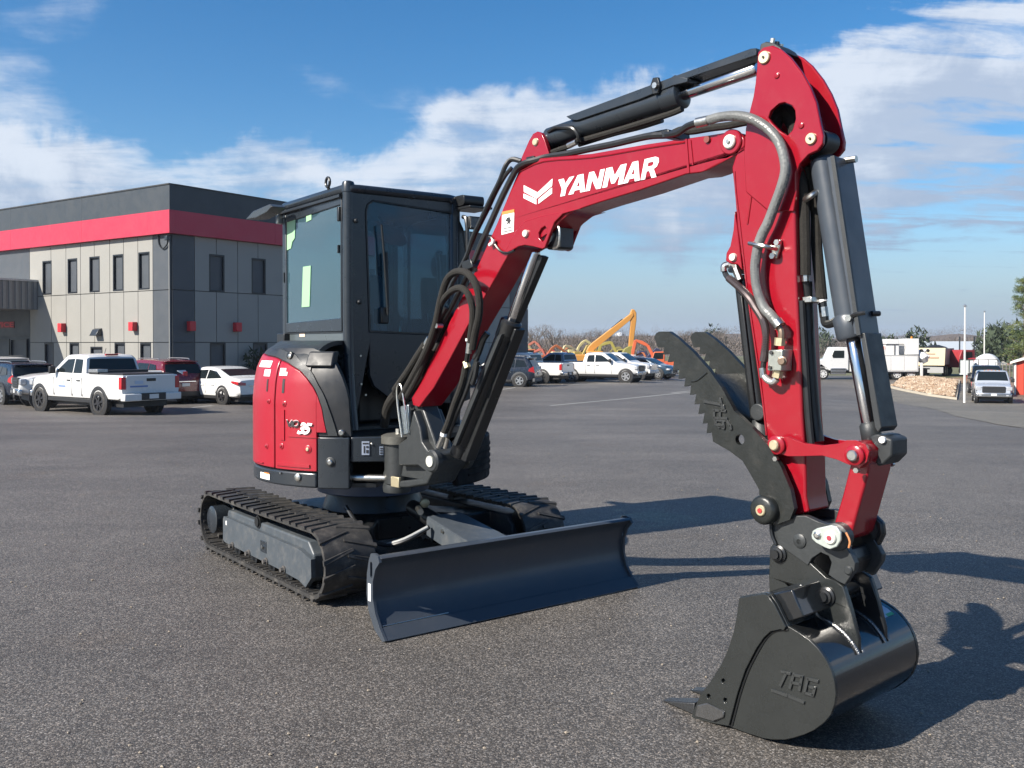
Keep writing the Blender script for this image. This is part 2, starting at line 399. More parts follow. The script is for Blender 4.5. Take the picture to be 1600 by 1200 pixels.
def sheet(name, xs, ys, dz, m, keep=None, kind='structure'):
    me = M(); idx = {}
    for j, y in enumerate(ys):
        for i, x in enumerate(xs): idx[i, j] = len(me.v); me.v.append((x, y, gz(x, y) + (dz(x, y) if callable(dz) else dz)))
    for j in range(len(ys) - 1):
        for i in range(len(xs) - 1):
            if keep and not keep((xs[i] + xs[i + 1]) / 2, (ys[j] + ys[j + 1]) / 2): continue
            me.f.append((idx[i, j], idx[i + 1, j], idx[i + 1, j + 1], idx[i, j + 1]))
    o = put(name, me, m, None, smooth=60, recalc=False); o['kind'] = kind; return o
def spaced(a, b, n, p=1.0): return [a + (b - a) * (k / n) ** p for k in range(n + 1)]
GRASS = mat('winter_grass', (.115, .115, .055), .95, 0, .35, .8, bump=.5, bscale=20)
xs = [-1500, -700, -300, -150] + spaced(-100, 110, 70) + [150, 300, 700, 1500]
ys = [-60, -20, -8, 0, 3, 6, 8.5] + spaced(10, 130, 60) + [160, 200, 260, 340, 450, 600, 900, 1400, 2200]
sheet('ground', xs, ys, lambda x, y: -.30 if (-93 < x < 33 and y < 90) else -.012, GRASS)
sheet('asphalt_lot', spaced(-95, 34, 65), [-60, -20, -8, 0, 3, 6, 8.5] + spaced(10, 92, 50), 0, ASPH)

# ==================================================================== MINI EXCAVATOR
U = Frame((-.926, 6.319, 0), -53.0); H = Frame((-.926, 6.319, 0), -54.5); B = Frame((1.1295, 3.5959, 0), -48.0)
EX = thing('mini_excavator', 'red and dark grey mini excavator, boom raised, bucket resting on the asphalt', 'excavator', (-.926, 6.319, 0))
def P(name, m, mt, parent=EX, **k): return put(name, m, mt, parent, **k)
def bolt(fr, p, d, r=.014, h=.012, n=6):
    q = tuple(a + b * h for a, b in zip(p, d)); return M(fr).cyl(p, q, r, n)

# ---- tracks
WO, WT, TR, TX = .845, .33, .205, .80
def belt_path(n=150):
    """closed centre line (x,z) of the belt; the top run sags a little between its wheels"""
    r = TR - .012; o = []
    Ls = 2 * TX; per = 2 * Ls + 2 * math.pi * r
    for k in range(n):
        s = per * k / n
        if s < Ls: x = -TX + s; o.append((x, .012 + .012, 0, -1))
        elif s < Ls + math.pi * r:
            t = (s - Ls) / r - math.pi / 2; o.append((TX + r * math.cos(t), TR + .012 + r * math.sin(t), math.cos(t), math.sin(t)))
        elif s < 2 * Ls + math.pi * r:
            x = TX - (s - Ls - math.pi * r); q = (x / TX); o.append((x, TR + .012 + r - .006 * (1 - q * q), 0, 1))
        else:
            t = (s - 2 * Ls - math.pi * r) / r + math.pi / 2; o.append((-TX + r * math.cos(t), TR + .012 + r * math.sin(t), math.cos(t), math.sin(t)))
    return o, per
BP, PER = belt_path()
lug_mesh = None
def make_track(side):
    global lug_mesh
    y0, y1 = (-WO, -WO + WT) if side < 0 else (WO - WT, WO)
    m = M(U); n = len(BP); vs = []; th = .022
    for (x, z, nx, nz) in BP:
        e = .010
        vs += [(x + nx * 0, y0 + .012, z + nz * 0), (x - nx * th, y0, z - nz * th) if False else (x - nx * th, y0 + .012, z - nz * th),
               (x - nx * th, y1 - .012, z - nz * th), (x, y1 - .012, z), (x + nx * .002, y1 - .03, z + nz * .002), (x + nx * .002, y0 + .03, z + nz * .002)]
    fs = []
    for k in range(n):
        a, b = k * 6, ((k + 1) % n) * 6
        for j in range(6): fs.append((a + j, a + (j + 1) % 6, b + (j + 1) % 6, b + j))
    m.add(vs, fs)
    tr = P('rubber_track', m, RUB, smooth=40)
    tl = world_loc(tr)
    # inner core lugs (dark teeth inside the belt), one mesh
    c = M(U); nc = 44
    for k in range(nc):
        x, z, nx, nz = BP[int(k * n / nc)]; tx, tz = -nz, nx
        for yy in ((y0 + y1) / 2 - .045, (y0 + y1) / 2 + .045):
            q = []
            for (h_, s_) in ((.020, .018), (.050, .010)):
                for (sa, sb) in ((-1, -1), (1, -1), (1, 1), (-1, 1)):
                    q.append((x - nx * h_ + tx * s_ * sa, yy + sb * .014, z - nz * h_ + tz * s_ * sa))
            c.hexa(q)
    for k in range(nc * 2):
        x, z, nx, nz = BP[int(k * n / nc / 2)]; tx, tz = -nz, nx; q = []
        for (h_, s_) in ((.020, .010), (.028, .007)):
            for (sa, sb) in ((-1, -1), (1, -1), (1, 1), (-1, 1)): q.append((x - nx * h_ + tx * s_ * sa, (y0 + y1) / 2 + sb * (WT / 2 - .03), z - nz * h_ + tz * s_ * sa))
        c.hexa(q)
    P('core_teeth', c, RUB, tr, smooth=0, kind='stuff')
    # tread lugs: slanted bars, alternating from either edge; each its own piece
    nl = 42; N = 2 * nl
    for k in range(N):
        f = (k + .5) / N * n; i = int(f) % n; x, z, nx, nz = BP[i]; tx, tz = -nz, nx
        if k == 0 or lug_mesh is None or True:
            lm = M(U); left = k % 2
            # outline across the belt: (t along, y)
            yA, yB = (y0, y0 + WT * .56) if left else (y1, y1 - WT * .56)
            sl = .052
            base = [(-.017, yA), (.017, yA), (.012 + sl, yB), (-.012 + sl, yB)]; tp = [(-.010, yA), (.010, yA), (.007 + sl, yB), (-.007 + sl, yB)]
            Rr = TR - .012
            def onb(tt, yy, h):
                if abs(x) < TX - .02 or nx == 0: return (x + tx * tt + nx * h, yy, z + tz * tt + nz * h)
                ang = math.atan2(nz, nx) + tt / Rr; cx = TX if x > 0 else -TX
                return (cx + math.cos(ang) * (Rr + h), yy, TR + .012 + math.sin(ang) * (Rr + h))
            hz = .011
            q = [onb(t_, y_, -.004) for t_, y_ in base] + [onb(t_, y_, hz) for t_, y_ in tp]
            lm.hexa(q)
            P('tread_lug', lm, RUB, tr, smooth=0)
    s = side; yo = y0 if s < 0 else y1; dn = 1 if s < 0 else -1      # dn: direction inward
    # side frame beam
    fy0, fy1 = yo + dn * .035, yo + dn * .235
    fm = M(U)
    fm.prism([(-.60, .135), (-.60, .29), (-.585, .315), (.66, .315), (.70, .28), (.735, .25), (.735, .115), (.69, .085), (.64, .085), (.60, .105), (-.56, .105)], fy0 + dn * .03, fy1)
    P('track_frame', fm, FRAMEG, bevel=.012)
    fm = M(U); fm.prism([(-.60, .115), (-.60, .255), (-.585, .275), (.60, .262), (.76, .232), (.765, .13), (.69, .062), (.60, .085), (.30, .095), (-.2, .10), (-.57, .105)], fy0, fy0 + dn * .028)
    sp = P('frame_side_plate', fm, FRAMEG, bevel=.005)
    for xx in (-.42, -.14, .14, .40):
        q = M(U).cyl((xx, fy0 - dn * .026, .108), (xx, fy0, .108), .015, 6); q.cyl((xx, fy0 - dn * .008, .108), (xx, fy0, .108), .024, 14); P('bolt', q, mat('dusty_bolt', (.16, .15, .14), .5, .6, .2, 40), sp)
        q = M(U); q.cyl((xx, fy0 + dn * .03, .085), (xx, fy1 + dn * .01, .085), .055, 20); P('track_roller', q, BLACK)
    q = M(U).box(.05, .14, fy0 - dn * .004, fy0, .155, .225); P('cover_plate', q, GREY, sp, bevel=.002)
    q = M(U).cyl((.095, fy0 - dn * .014, .19), (.095, fy0 - dn * .004, .19), .012, 6); P('bolt', q, STEEL, sp)
    q = M(U).box(-.545, -.525, fy0 - dn * .002, fy0, .225, .252); P('small_decal', q, WHITE, sp)
    q = M(U).lathe((-.78, yo + dn * .02, TR + .02), (-.78, yo + dn * .30, TR + .02), [(0, .085), (.006, .093), (.12, .095), (.125, .118), (.15, .118)], 28); P('drive_motor', q, GREY, smooth=40)
    q = M(U).lathe((-.80, yo + dn * .15, TR + .012), (-.80, yo + dn * .2, TR + .012), [(0, .15), (.03, .15)], 22); P('drive_sprocket', q, BLACK)
    q = M(U).lathe((.80, yo + dn * .12, TR + .012), (.80, yo + dn * .22, TR + .012), [(0, .12), (.01, .15), (.08, .15), (.09, .12)], 28); P('front_idler', q, BLACK)
    q = M(U).cyl((-.06, yo + dn * .06, .315), (-.06, yo + dn * .19, .315), .042, 18); q.cyl((-.06, yo + dn * .05, .315), (-.06, yo + dn * .06, .315), .03, 18)
    P('carrier_roller', q, BLACK)
    return tr
make_track(-1); make_track(1)

# ---- lower body and slew ring
q = M(U); q.prism([(-.42, -.50), (-.22, -.33), (.22, -.33), (.45, -.52), (.62, -.52), (.62, -.34), (.42, -.2), (.42, .2), (.62, .34), (.62, .52), (.45, .52), (.22, .33), (-.22, .33), (-.42, .50), (-.56, .50), (-.56, -.5)], .20, .34, ax='c')
q.cyl((0, 0, .34), (0, 0, .46), .34, 40, r1=.30); P('undercarriage_body', q, BLACK, bevel=.01)
q = M(U).cyl((0, 0, .46), (0, 0, .545), .37, 48); P('slew_ring', q, mat('slew_ring_blue', (.05, .07, .13), .45), bevel=.006)
for s in (-1, 1):
    q = M(U); q.hexa([(.30, s * .50 - .07, .12), (1.50, s * .34 - .06, .10), (1.50, s * .34 + .06, .10), (.30, s * .50 + .07, .12),
                      (.30, s * .50 - .07, .22), (1.50, s * .34 - .06, .24), (1.50, s * .34 + .06, .24), (.30, s * .50 + .07, .22)]); P('blade_arm', q, GREY, bevel=.008)
q = M(U); q.prism([(.95, -.46), (1.50, -.62), (1.50, .62), (.95, .46), (1.0, .30), (1.20, .18), (1.20, -.18), (1.0, -.30)], .225, .245, ax='c'); P('blade_web_plate', q, FRAMEG, bevel=.003)
q = M(U).cyl((.50, 0, .40), (1.10, 0, .30), .05, 20); q.cyl((1.1, 0, .30), (1.46, 0, .22), .028, 14); P('blade_cylinder', q, BLACK)
# guard over the blade cylinder
q = M(U); q.hexa([(.86, -.115, .40), (1.44, -.135, .305), (1.44, .135, .305), (.86, .115, .40), (.86, -.115, .412), (1.44, -.135, .317), (1.44, .135, .317), (.86, .115, .412)])
g = P('cylinder_guard', q, FRAMEG, bevel=.002)
for s in (-1, 1):
    q = M(U); q.hexa([(.86, s * .115 - .004, .30), (1.44, s * .135 - .004, .20), (1.44, s * .135 + .004, .20), (.86, s * .115 + .004, .30), (.86, s * .115 - .004, .41), (1.44, s * .135 - .004, .316), (1.44, s * .135 + .004, .316), (.86, s * .115 + .004, .41)])
    P('guard_flange', q, FRAMEG, g)
    for xx, zz in ((1.05, .355), (1.28, .31)): P('bolt', M(U).cyl((xx, s * .123 - .014, zz), (xx, s * .123 + .014, zz), .012, 6), STEEL, g)
q = M(U).tube([(.42, -.42, .44), (.62, -.40, .30), (.80, -.36, .26), (.90, -.26, .30), (.92, -.14, .36)], .013, 8); P('hydraulic_hose', q, HOSE)
q = M(U).tube([(.80, -.36, .262), (.88, -.28, .30), (.94, -.16, .365)], .010, 8); P('white_hose', q, mat('pale_hose', (.30, .31, .30), .35))
q = M(U).lathe((.74, -.06, .47), (.78, -.08, .47), [(0, .012), (.005, .026), (.02, .030), (.034, .026), (.038, .012)], 16); P('hose_fitting', q, mat('dull_brass', (.30, .27, .18), .4, .7)); P('hose_fitting', M(U).cyl((.78, -.13, .45), (.86, -.16, .44), .018, 12), STEEL)

# ---- dozer blade: curved plate, end plates, cutting edge
def bprof(t):
    """front face of the blade from top (0) to bottom (1)"""
    return ease([(1.592, .390), (1.545, .345), (1.515, .27), (1.515, .19), (1.54, .12), (1.585, .062), (1.642, .015)], 6)
fp = bprof(0); bk = [(x - .016, z - .004) for x, z in fp]
q = M(U); q.prism(fp + bk[::-1], -WO + .012, WO - .012); P('dozer_blade', q, BLUEG, smooth=40)
bl = P('blade_top_rail', M(U).prism([(1.60, .392), (1.585, .402), (1.555, .402), (1.535, .375), (1.50, .34), (1.515, .335), (1.56, .375), (1.585, .388)], -WO + .012, WO - .012), BLUEG, bevel=.004)
q = M(U).prism([(1.598, .060), (1.655, .008), (1.640, .002), (1.585, .05)], -WO + .01, WO - .01); P('cutting_edge', q, BLUEG, bevel=.002)
P('weld_seam', M(U).tube([(1.594, -WO + .02, .064), (1.594, -WO + .40, .064)], .0035, 6), STEEL)
for s in (-1, 1):
    o = [(1.60, .375), (1.585, .402), (1.555, .412), (1.515, .405), (1.495, .37), (1.475, .30), (1.47, .2), (1.49, .12), (1.55, .04), (1.63, .0), (1.655, .01), (1.60, .062), (1.558, .12), (1.534, .19), (1.534, .27), (1.56, .335)]
    hole = rrect(1.508, 1.530, .285, .365, .0105, 4)
    q = M(U); q.prism(o, s * WO, s * (WO - .014), holes=[hole]); e = P('blade_end_plate', q, BLUEG, bevel=.002)
    if s < 0: P('reflector', M(U).box(1.490, 1.516, -WO - .002, -WO + .001, .17, .255), WHITE, e)

# ---- house body, built round the slewing centre
RH = .775
RT = [(0, RH), (1.08, RH), (1.2, .765), (1.28, .748), (1.34, .722), (1.39, .692), (1.43, .66), (1.46, .62), (1.475, .56)]
def RZ(z): return pl(z, RT)
def RA(a):                                     # the tail is a little longer behind, out of the camera's sight
    a = (a + 360) % 360; return 1 + .14 * sst(a, 100, 160) * (1 - sst(a, 190, 225))
def onhood(u, v):
    r = ray(u, v); t = 3.0
    while t < 9:
        p = H.loc(EYE + r * t); d = math.hypot(p[0], p[1])
        if d <= RZ(p[2]): return (math.degrees(math.atan2(p[1], p[0])), p[2])
        t += .002
    t0 = -(r[:2] @ (EYE[:2] - H.o[:2])) / (r[:2] @ r[:2]); p = H.loc(EYE + r * t0); return (math.degrees(math.atan2(p[1], p[0])), p[2])
def hp(a, z, d=0.0):
    rr = (RZ(z) + d) * RA(a); return (rr * math.cos(R(a)), rr * math.sin(R(a)), z)
def patch(a0, a1, zl, zh, d=0.0, th=.03, nu=24, nv=12):
    f = (lambda x: (lambda a: x)) ; zl = zl if callable(zl) else f(zl); zh = zh if callable(zh) else f(zh)
    def fo(dd):
        def g(u, v):
            a = a0 + (a1 - a0) * u; z = zl(a) + (zh(a) - zl(a)) * v; return hp(a, z, dd)
        return g
    return M(H).shell(fo(d), fo(d - th), nu, nv)
RBP = sorted(onhood(u, v) for u, v in ((426, 558), (433, 560), (450, 568), (469, 580), (480, 592), (490, 606), (496, 618), (503, 638), (505, 652), (510, 675)))
RBP = [(a, z) for a, z in RBP]
aF = RBP[-1][0]; seam = onhood(430, 650)[0]
def ztop(a):                                   # upper edge of the red panels
    if a < RBP[0][0]: return RBP[0][1] + (RBP[0][0] - a) * .0007
    return pl(a, RBP)
acr = onhood(496, 730)[0]                      # front lower corner of the red panel
amid = onhood(507, 690)[0]
# base skirt, both halves
q = patch(-230, acr - .4, .572, .663, 0.0, .10, 60, 4); cw = P('counterweight', q, GREY, bevel=.012, seg=3)
q = patch(acr + .2, -37.5, .572, .878, .004, .10, 20, 8); fs_ = P('front_skirt', q, GREY, bevel=.012, seg=3)
q = patch(-37.3, -9, .73, .878, -.012, .06, 16, 4); ff = P('front_frame', q, GREY, bevel=.006)
# red panels with recessed details
q = patch(seam + .5, acr - .2, .672, lambda a: min(ztop(a), .672 + 9) if a <= amid else ztop(a), .004, .03, 70, 24)
hood = P('side_hood', q, REDP, bevel=.007, seg=3)
q = patch(acr - .25, aF, .905, ztop, .004, .03, 12, 20); P('side_hood_front', q, REDP, hood, bevel=.004)
q = patch(-190, seam - .5, .672, ztop, .004, .03, 50, 24); rh = P('rear_hood', q, REDP, bevel=.007, seg=3)
# inner body to close the gaps between panels
ia = aF - 3 + 230
q = M(H); q.shell(lambda u, v: hp(-230 + ia * u, .58 + .80 * v, -.035), lambda u, v: hp(-230 + ia * u, .58 + .80 * v, -.06), 70, 10); P('inner_body', q, BLACK)
q = M(H).prism([hp(a, .6, -.05)[:2] for a in range(-230, -20, 6)] + [hp(a, .6, -.20)[:2] for a in range(-20, 20, 5)] + [hp(a, .6, -.03)[:2] for a in range(20, 131, 6)], .575, .60, ax='c'); P('floor_plate', q, BLACK)
q = M(H).prism([hp(a, .6, -.04)[:2] for a in range(-230, -20, 6)] + [hp(a, .6, -.07)[:2] for a in range(-20, 20, 5)] + [hp(a, .6, -.03)[:2] for a in range(20, 131, 6)], .845, .876, ax='c'); P('deck_plate', q, BLACK)
q = patch(14, 128, .548, .83, 0.0, .05, 40, 6); lb = P('left_body_cover', q, mat('soft_black_c', (.008, .009, .011), .8, spec=.2), bevel=.01)
for k in range(5): P('louvre', patch(22, 60, .60 + k * .04, .612 + k * .04, .006, .02, 10, 1), mat('louvre_black', (.006, .006, .007), .8, spec=.2), lb)
# grey arch behind the red panel, then the top cover
def zarch(a):
    T = [(aF - 45, 1.445), (-62, 1.40), (-52, 1.29), (-43, 1.12), (-35, .93), (-33, .885)]
    return pl(a, T)
garch = [onhood(u, v) for u, v in ((470, 582), (500, 580), (512, 600), (525, 635), (531, 660), (534, 682))]
q = patch(aF - 36, aF + 5, lambda a: (ztop(a) + .008) if a < aF else .885, lambda a: max(ztop(a) + .012 if a < aF else .887, pl(a, [(aF - 36, 1.40), (aF - 20, 1.36), (aF - 8, 1.26), (aF - 1, 1.12), (aF + 3, .98), (aF + 5, .89)])), .0, .03, 30, 10)
P('arch_cover', q, GREYM, bevel=.005)
def blend(a, v):                               # from the rim up and in to the cab wall
    z0 = ztop(a) + .008 if a < aF - 2 else 1.30
    p0 = np.array(hp(a, z0)); x = p0[0]
    q = np.array((min(max(x * .80, -.70), .262), -.345, 1.448)); q = q if a > -125 else np.array((-.70 + (a + 125) * .001, -.345 + (a + 125) * -.008, 1.45))
    mid = np.array(hp(a, min(1.43, z0 + .09), .0)); mid[:2] *= .985
    t = v; return tuple((1 - t) ** 2 * p0 + 2 * t * (1 - t) * np.array((mid[0], mid[1], 1.452)) + t * t * q)
q = M(H).shell(lambda u, v: blend(-175 + (aF - 9 + 175) * u, v), lambda u, v: tuple(np.array(blend(-175 + (aF - 9 + 175) * u, v)) * np.array((.96, .96, 1)) - np.array((0, 0, .025))), 60, 10)
tc_ = P('hood_top_cover', q, GREYM, bevel=.004)
# dark side of the arch down to the cab
SB = sorted(onhood(u, v) for u, v in ((548, 683), (547, 655), (545, 630), (540, 607), (533, 588), (524, 570), (513, 554)))
zside = lambda a: pl(a, [(-100, 1.40), (SB[0][0] - 10, 1.40)] + SB)
P('arch_side_cover', patch(-100, SB[-1][0], .883, lambda a: max(.886, zside(a)), -.010, .05, 60, 12), mat('soft_black', (.014, .015, .017), .42), bevel=.006)
a0_, z1_ = onhood(485, 549); a1_, z0_ = onhood(520, 573)
P('step_cover', patch(a0_, a1_, z0_, z1_, .012, .08, 10, 4), mat('soft_black_gloss', (.014, .015, .017), .5), bevel=.010, seg=3)
# keyhole lock, filler, latches, bolts
def onp(u, v, d0, d1, r, mt, name, par, n=18):
    a, z = onhood(u, v); p0 = hp(a, z, d0); p1 = hp(a, z, d1); return P(name, M(H).lathe(p0, p1, [(0, r), (np.linalg.norm(np.array(p1) - p0) * .8, r), (np.linalg.norm(np.array(p1) - p0), r * .7)], n), mt, par)
onp(454, 556, -.01, .012, .026, BLACK, 'lock_ring', tc_); onp(455, 557, .008, .018, .014, STEEL, 'lock', tc_)
for u, v, r in ((421, 627, .012), (445, 631, .014), (418, 697, .013), (441, 697, .014), (482, 702, .018)):
    onp(u, v, -.006, .010, r * 1.35, REDP, 'latch_boss', hood); onp(u, v, .004, .016, r * .6, mat('dark_red', (.2, .01, .015), .5) if u != 482 else ZINCY, 'latch_bolt', hood)
for u, v, w, h in ((419, 602, .016, .075), (444, 603, .020, .085)):
    a, z = onhood(u, v); P('grip_slot', M(H).shell(lambda uu, vv: hp(a + (uu - .5) * w / RH * 57, z + (vv - .5) * h, .0065), lambda uu, vv: hp(a + (uu - .5) * w / RH * 57, z + (vv - .5) * h, -.01), 3, 3), DECK, hood)
for pa, (u0, v0, u1, v1), mt in ((hood, (464, 722, 496, 730), REDP),):
    pass
def hpanel(name, u0, v0, u1, v1, mt, par, d=.0075, base=.002):
    a0, z1 = onhood(u0, v0); a1, z0 = onhood(u1, v1)
    return P(name, M(H).shell(lambda uu, vv: hp(a0 + (a1 - a0) * uu, z0 + (z1 - z0) * vv, d), lambda uu, vv: hp(a0 + (a1 - a0) * uu, z0 + (z1 - z0) * vv, base), 4, 3), mt, par)
hpanel('pressed_rib', 434, 722, 485, 731, REDP, hood, .012); hpanel('pressed_rib', 452, 682, 500, 684, REDP, hood, .010)
hpanel('pressed_rib', 440, 640, 446, 688, REDP, hood, .010); hpanel('pressed_rib', 402, 719, 413, 724, REDP, rh, .012)
hpanel('warning_decal', 411, 563, 424, 574, WHITE, rh); hpanel('warning_decal', 416, 577, 423, 588, WHITE, rh)
hpanel('warning_decal', 440, 575, 447, 587, WHITE, hood); hpanel('warning_decal', 447, 581, 450, 587, WHITE, hood)
dd = hpanel('warning_decal', 408, 737, 422, 750, WHITE, cw, .004); hpanel('decal_band', 414, 737.5, 421.7, 741, ORANGE_D, dd, .0055)
dd = hpanel('tie_down_decal', 565, 690, 577, 711, mat('decal_grey', (.28, .32, .40), .5), ff, -.006, -.016); 
for (u0, v0, u1, v1) in ((566.5, 692, 575.5, 694), (568, 697, 570, 708), (572, 697, 575.5, 700), (572, 703, 575.5, 708)): hpanel('decal_mark', u0, v0, u1, v1, DECK, dd, -.004, -.010)
dd = hpanel('tie_down_decal', 593, 698, 599, 711, mat('decal_grey2', (.24, .28, .35), .5), ff, -.006, -.016); 
for (u0, v0, u1, v1) in ((594, 700, 598, 701.5), (594, 703.5, 598, 705), (594, 707, 598, 709)): hpanel('decal_mark', u0, v0, u1, v1, DECK, dd, -.004, -.010)
for u, v in ((605, 696), (605, 704), (605, 710), (581, 694)): onp(u, v, -.014, -.004, .007, STEEL, 'bolt', ff)
onp(517, 722, -.008, .010, .030, GREYM, 'bolt_recess', fs_); onp(517, 722, .004, .022, .016, STEEL, 'bolt', fs_)
onp(466, 746, -.006, .014, .022, STEEL, 'bolt', cw); onp(534, 676, -.01, .016, .018, STEEL, 'bolt', fs_); onp(440, 739, 0, .012, .006, STEEL, 'bolt', cw)

# model badge "ViO35" lettering, laid on the panel
def text_tris(s, bold=.0, shear=0.0, size=1.0, spacing=1.0):
    cu = bpy.data.curves.new('t', 'FONT'); cu.body = s; cu.size = size; cu.offset = bold; cu.shear = shear; cu.space_character = spacing; cu.fill_mode = 'FRONT'; cu.resolution_u = 3
    ob = bpy.data.objects.new('t', cu); COL.objects.link(ob); dg = bpy.context.evaluated_depsgraph_get(); me = ob.evaluated_get(dg).to_mesh()
    v = [tuple(x.co[:2]) for x in me.vertices]; f = [tuple(p.vertices) for p in me.polygons]
    bpy.data.objects.remove(ob); bpy.data.curves.remove(cu)
    a = np.array(v); lo, hi = a.min(0), a.max(0); return [((x - lo[0]) / (hi[0] - lo[0]), (y - lo[1]) / (hi[1] - lo[1])) for x, y in v], f
def lettering(name, s, quad, fn, mt, par, bold=0.0, shear=0.0, spacing=1.0):
    """quad: pixel corners bottom-left, bottom-right, top-right, top-left; fn maps pixel -> world point"""
    v, f = text_tris(s, bold, shear, 1, spacing); bl, br, tr_, tl = [np.array(p, float) for p in quad]; m = M()
    W = [fn(*p) for p in quad]; W = [np.array(p) for p in W]
    vs = [tuple((1 - y) * ((1 - x) * W[0] + x * W[1]) + y * ((1 - x) * W[3] + x * W[2])) for x, y in v]
    m.add(vs, f, True); return put(name, m, mt, par, smooth=0, recalc=False)
def hoodpt(d):
    return lambda u, v: H.w(hp(*onhood(u, v), d))
lettering('badge_letters', 'ViO', ((452, 667), (470, 668), (470, 657), (450, 656)), hoodpt(.014), DECK, hood, .03, .25, .8)
lettering('badge_letters', 'ViO', ((451, 666), (469, 667), (469, 656), (449, 655)), hoodpt(.010), mat('badge_pink', (.75, .45, .45), .5), hood, .03, .25, .8)
lettering('badge_numerals', '35', ((466, 678), (487, 679), (490, 661), (470, 659)), hoodpt(.014), WHITE, hood, .05, .25, .85)

# ---- cab
CF, CRr, CRX, CT, CL = .29, -.34, -.737, 2.438, .49       # front x, right y, rear x, top z, left y
CFR = .79                                                    # lower part starts here (deck .876)
def tubebox(p0, p1, w, d, fr=H):                             # rectangular bar
    p0, p1 = np.array(p0), np.array(p1)
    return M(fr).hexa([tuple(p0 + np.array((sx * w / 2, sy * d / 2, 0))) for sx, sy in ((-1, -1), (1, -1), (1, 1), (-1, 1))] + [tuple(p1 + np.array((sx * w / 2, sy * d / 2, 0))) for sx, sy in ((-1, -1), (1, -1), (1, 1), (-1, 1))])
cabm = GREY
cab = P('cab_roof', M(H).prism([(CRX - .01, CRr - .012), (CF - .10, CRr - .012), (CF + .01, CRr + .02), (CF + .02, CRr + .10), (CF + .02, CL - .08), (CF - .02, CL + .01), (CRX, CL + .01)], CT - .07, CT - .012, ax='c'), cabm, bevel=.03, seg=4)
P('roof_crown', M(H).prism([(CRX + .08, CRr + .08), (CF - .12, CRr + .07), (CF - .08, CRr + .14), (CF - .08, CL - .12), (CRX + .08, CL - .08)], CT - .02, CT + .004, ax='c'), cabm, cab, bevel=.012)
# rounded corner post front right, leaning forward slightly at the foot
P('corner_post', M(H).tube([(CF - .035, CRr + .035, CT - .03), (CF - .035, CRr + .035, 1.6), (CF - .02, CRr + .035, 1.2), (CF + .03, CRr + .035, .885)], .036, 14), cabm)
P('corner_post_cap', M(H).lathe((CF - .035, CRr + .035, CT - .06), (CF - .035, CRr + .035, CT + .012), [(0, .040), (.05, .040), (.064, .034), (.070, .018)], 20), cabm)
P('rear_post', tubebox((CRX + .03, CRr + .03, .88), (CRX + .03, CRr + .03, CT - .04), .06, .06), cabm, bevel=.015)
P('rear_post', tubebox((CRX + .03, CL - .03, .88), (CRX + .03, CL - .03, CT - .04), .06, .06), cabm, bevel=.015)
P('front_left_post', tubebox((CF - .02, CL - .03, .88), (CF - .035, CL - .03, CT - .04), .07, .07), cabm, bevel=.02)
# front face frame: an outline with the windscreen opening
op = [H.pf(u, v, CF) for u, v in ((577, 519), (571, 330), (574, 319), (583, 313), (705, 332), (716, 340), (724, 358), (730, 400), (735, 526))]
op = ease(op[:1] + op[1:], 1)
outer = [(CRr + .05, .885), (CRr + .02, CT - .05), (CRr + .06, CT - .02), (CL - .05, CT - .02), (CL + .005, CT - .08), (CL + .005, .885)]
low = [H.pf(u, v, CF) for u, v in ((735, 534), (578, 527))]
lowb = [(low[1][0], 1.23), (low[1][0] + .03, 1.16), (low[1][0] + .14, 1.08), (low[0][0] - .1, 1.02), (low[0][0], 1.05)]
q = M(H); q.prism(outer, CF - .045, CF - .002, holes=[op, [low[1]] + lowb + [low[0]]], ax='a'); ffr = P('front_frame_panel', q, cabm, bevel=.006)
q = M(H); q.prism(op, CF - .022, CF - .016, ax='a'); ws = P('windscreen', q, WIND, smooth=0)
ring = op; rs = [((p[0] - sum(x[0] for x in op) / len(op)) * .975 + sum(x[0] for x in op) / len(op), (p[1] - sum(x[1] for x in op) / len(op)) * .98 + sum(x[1] for x in op) / len(op)) for p in op]
q = M(H); q.prism(op, CF - .014, CF + .002, holes=[rs], ax='a'); P('rubber_seal', q, HOSE, ws)
q = M(H); q.prism([low[1]] + lowb + [low[0]], CF - .022, CF - .016, ax='a'); P('lower_window', q, glassmat('lower_glass', (.62, .80, .88), .42, dif=(.055, .13, .17), refl=.8), smooth=0)
for u, v in ((565, 294), (556, 345), (561, 472), (645, 308), (705, 315)):
    y_, z_ = H.pf(u, v, CF); P('rubber_stop', M(H).lathe((CF - .004, y_, z_), (CF + .02, y_, z_), [(0, .015), (.012, .015), (.02, .008)], 12), HOSE, ffr)
for u, v in ((564, 600), (571, 617), (563, 556)):
    y_, z_ = H.pf(u, v, CF); P('bolt', M(H).cyl((CF - .004, y_, z_), (CF + .008, y_, z_), .007, 6), STEEL, ffr)
# windscreen wiper
wy = [H.pf(u, v, CF) for u, v in ((593, 352), (597, 400), (603, 492))]
wp = P('wiper', M(H).tube([(CF + .03, y_, z_) for y_, z_ in wy], .008, 6, sm=1), BLACK)
P('wiper_motor', M(H).box(CF - .1, CF + .015, H.pf(600, 500, CF)[0] - .025, H.pf(600, 500, CF)[0] + .03, H.pf(600, 506, CF)[1], H.pf(600, 480, CF)[1]), BLACK, wp, bevel=.01)
P('wiper_blade', M(H).tube([(CF + .022, H.pf(601, 400, CF)[0], H.pf(601, 395, CF)[1]), (CF + .022, H.pf(604, 490, CF)[0], H.pf(604, 490, CF)[1])], .011, 6, sm=1), HOSE, wp)
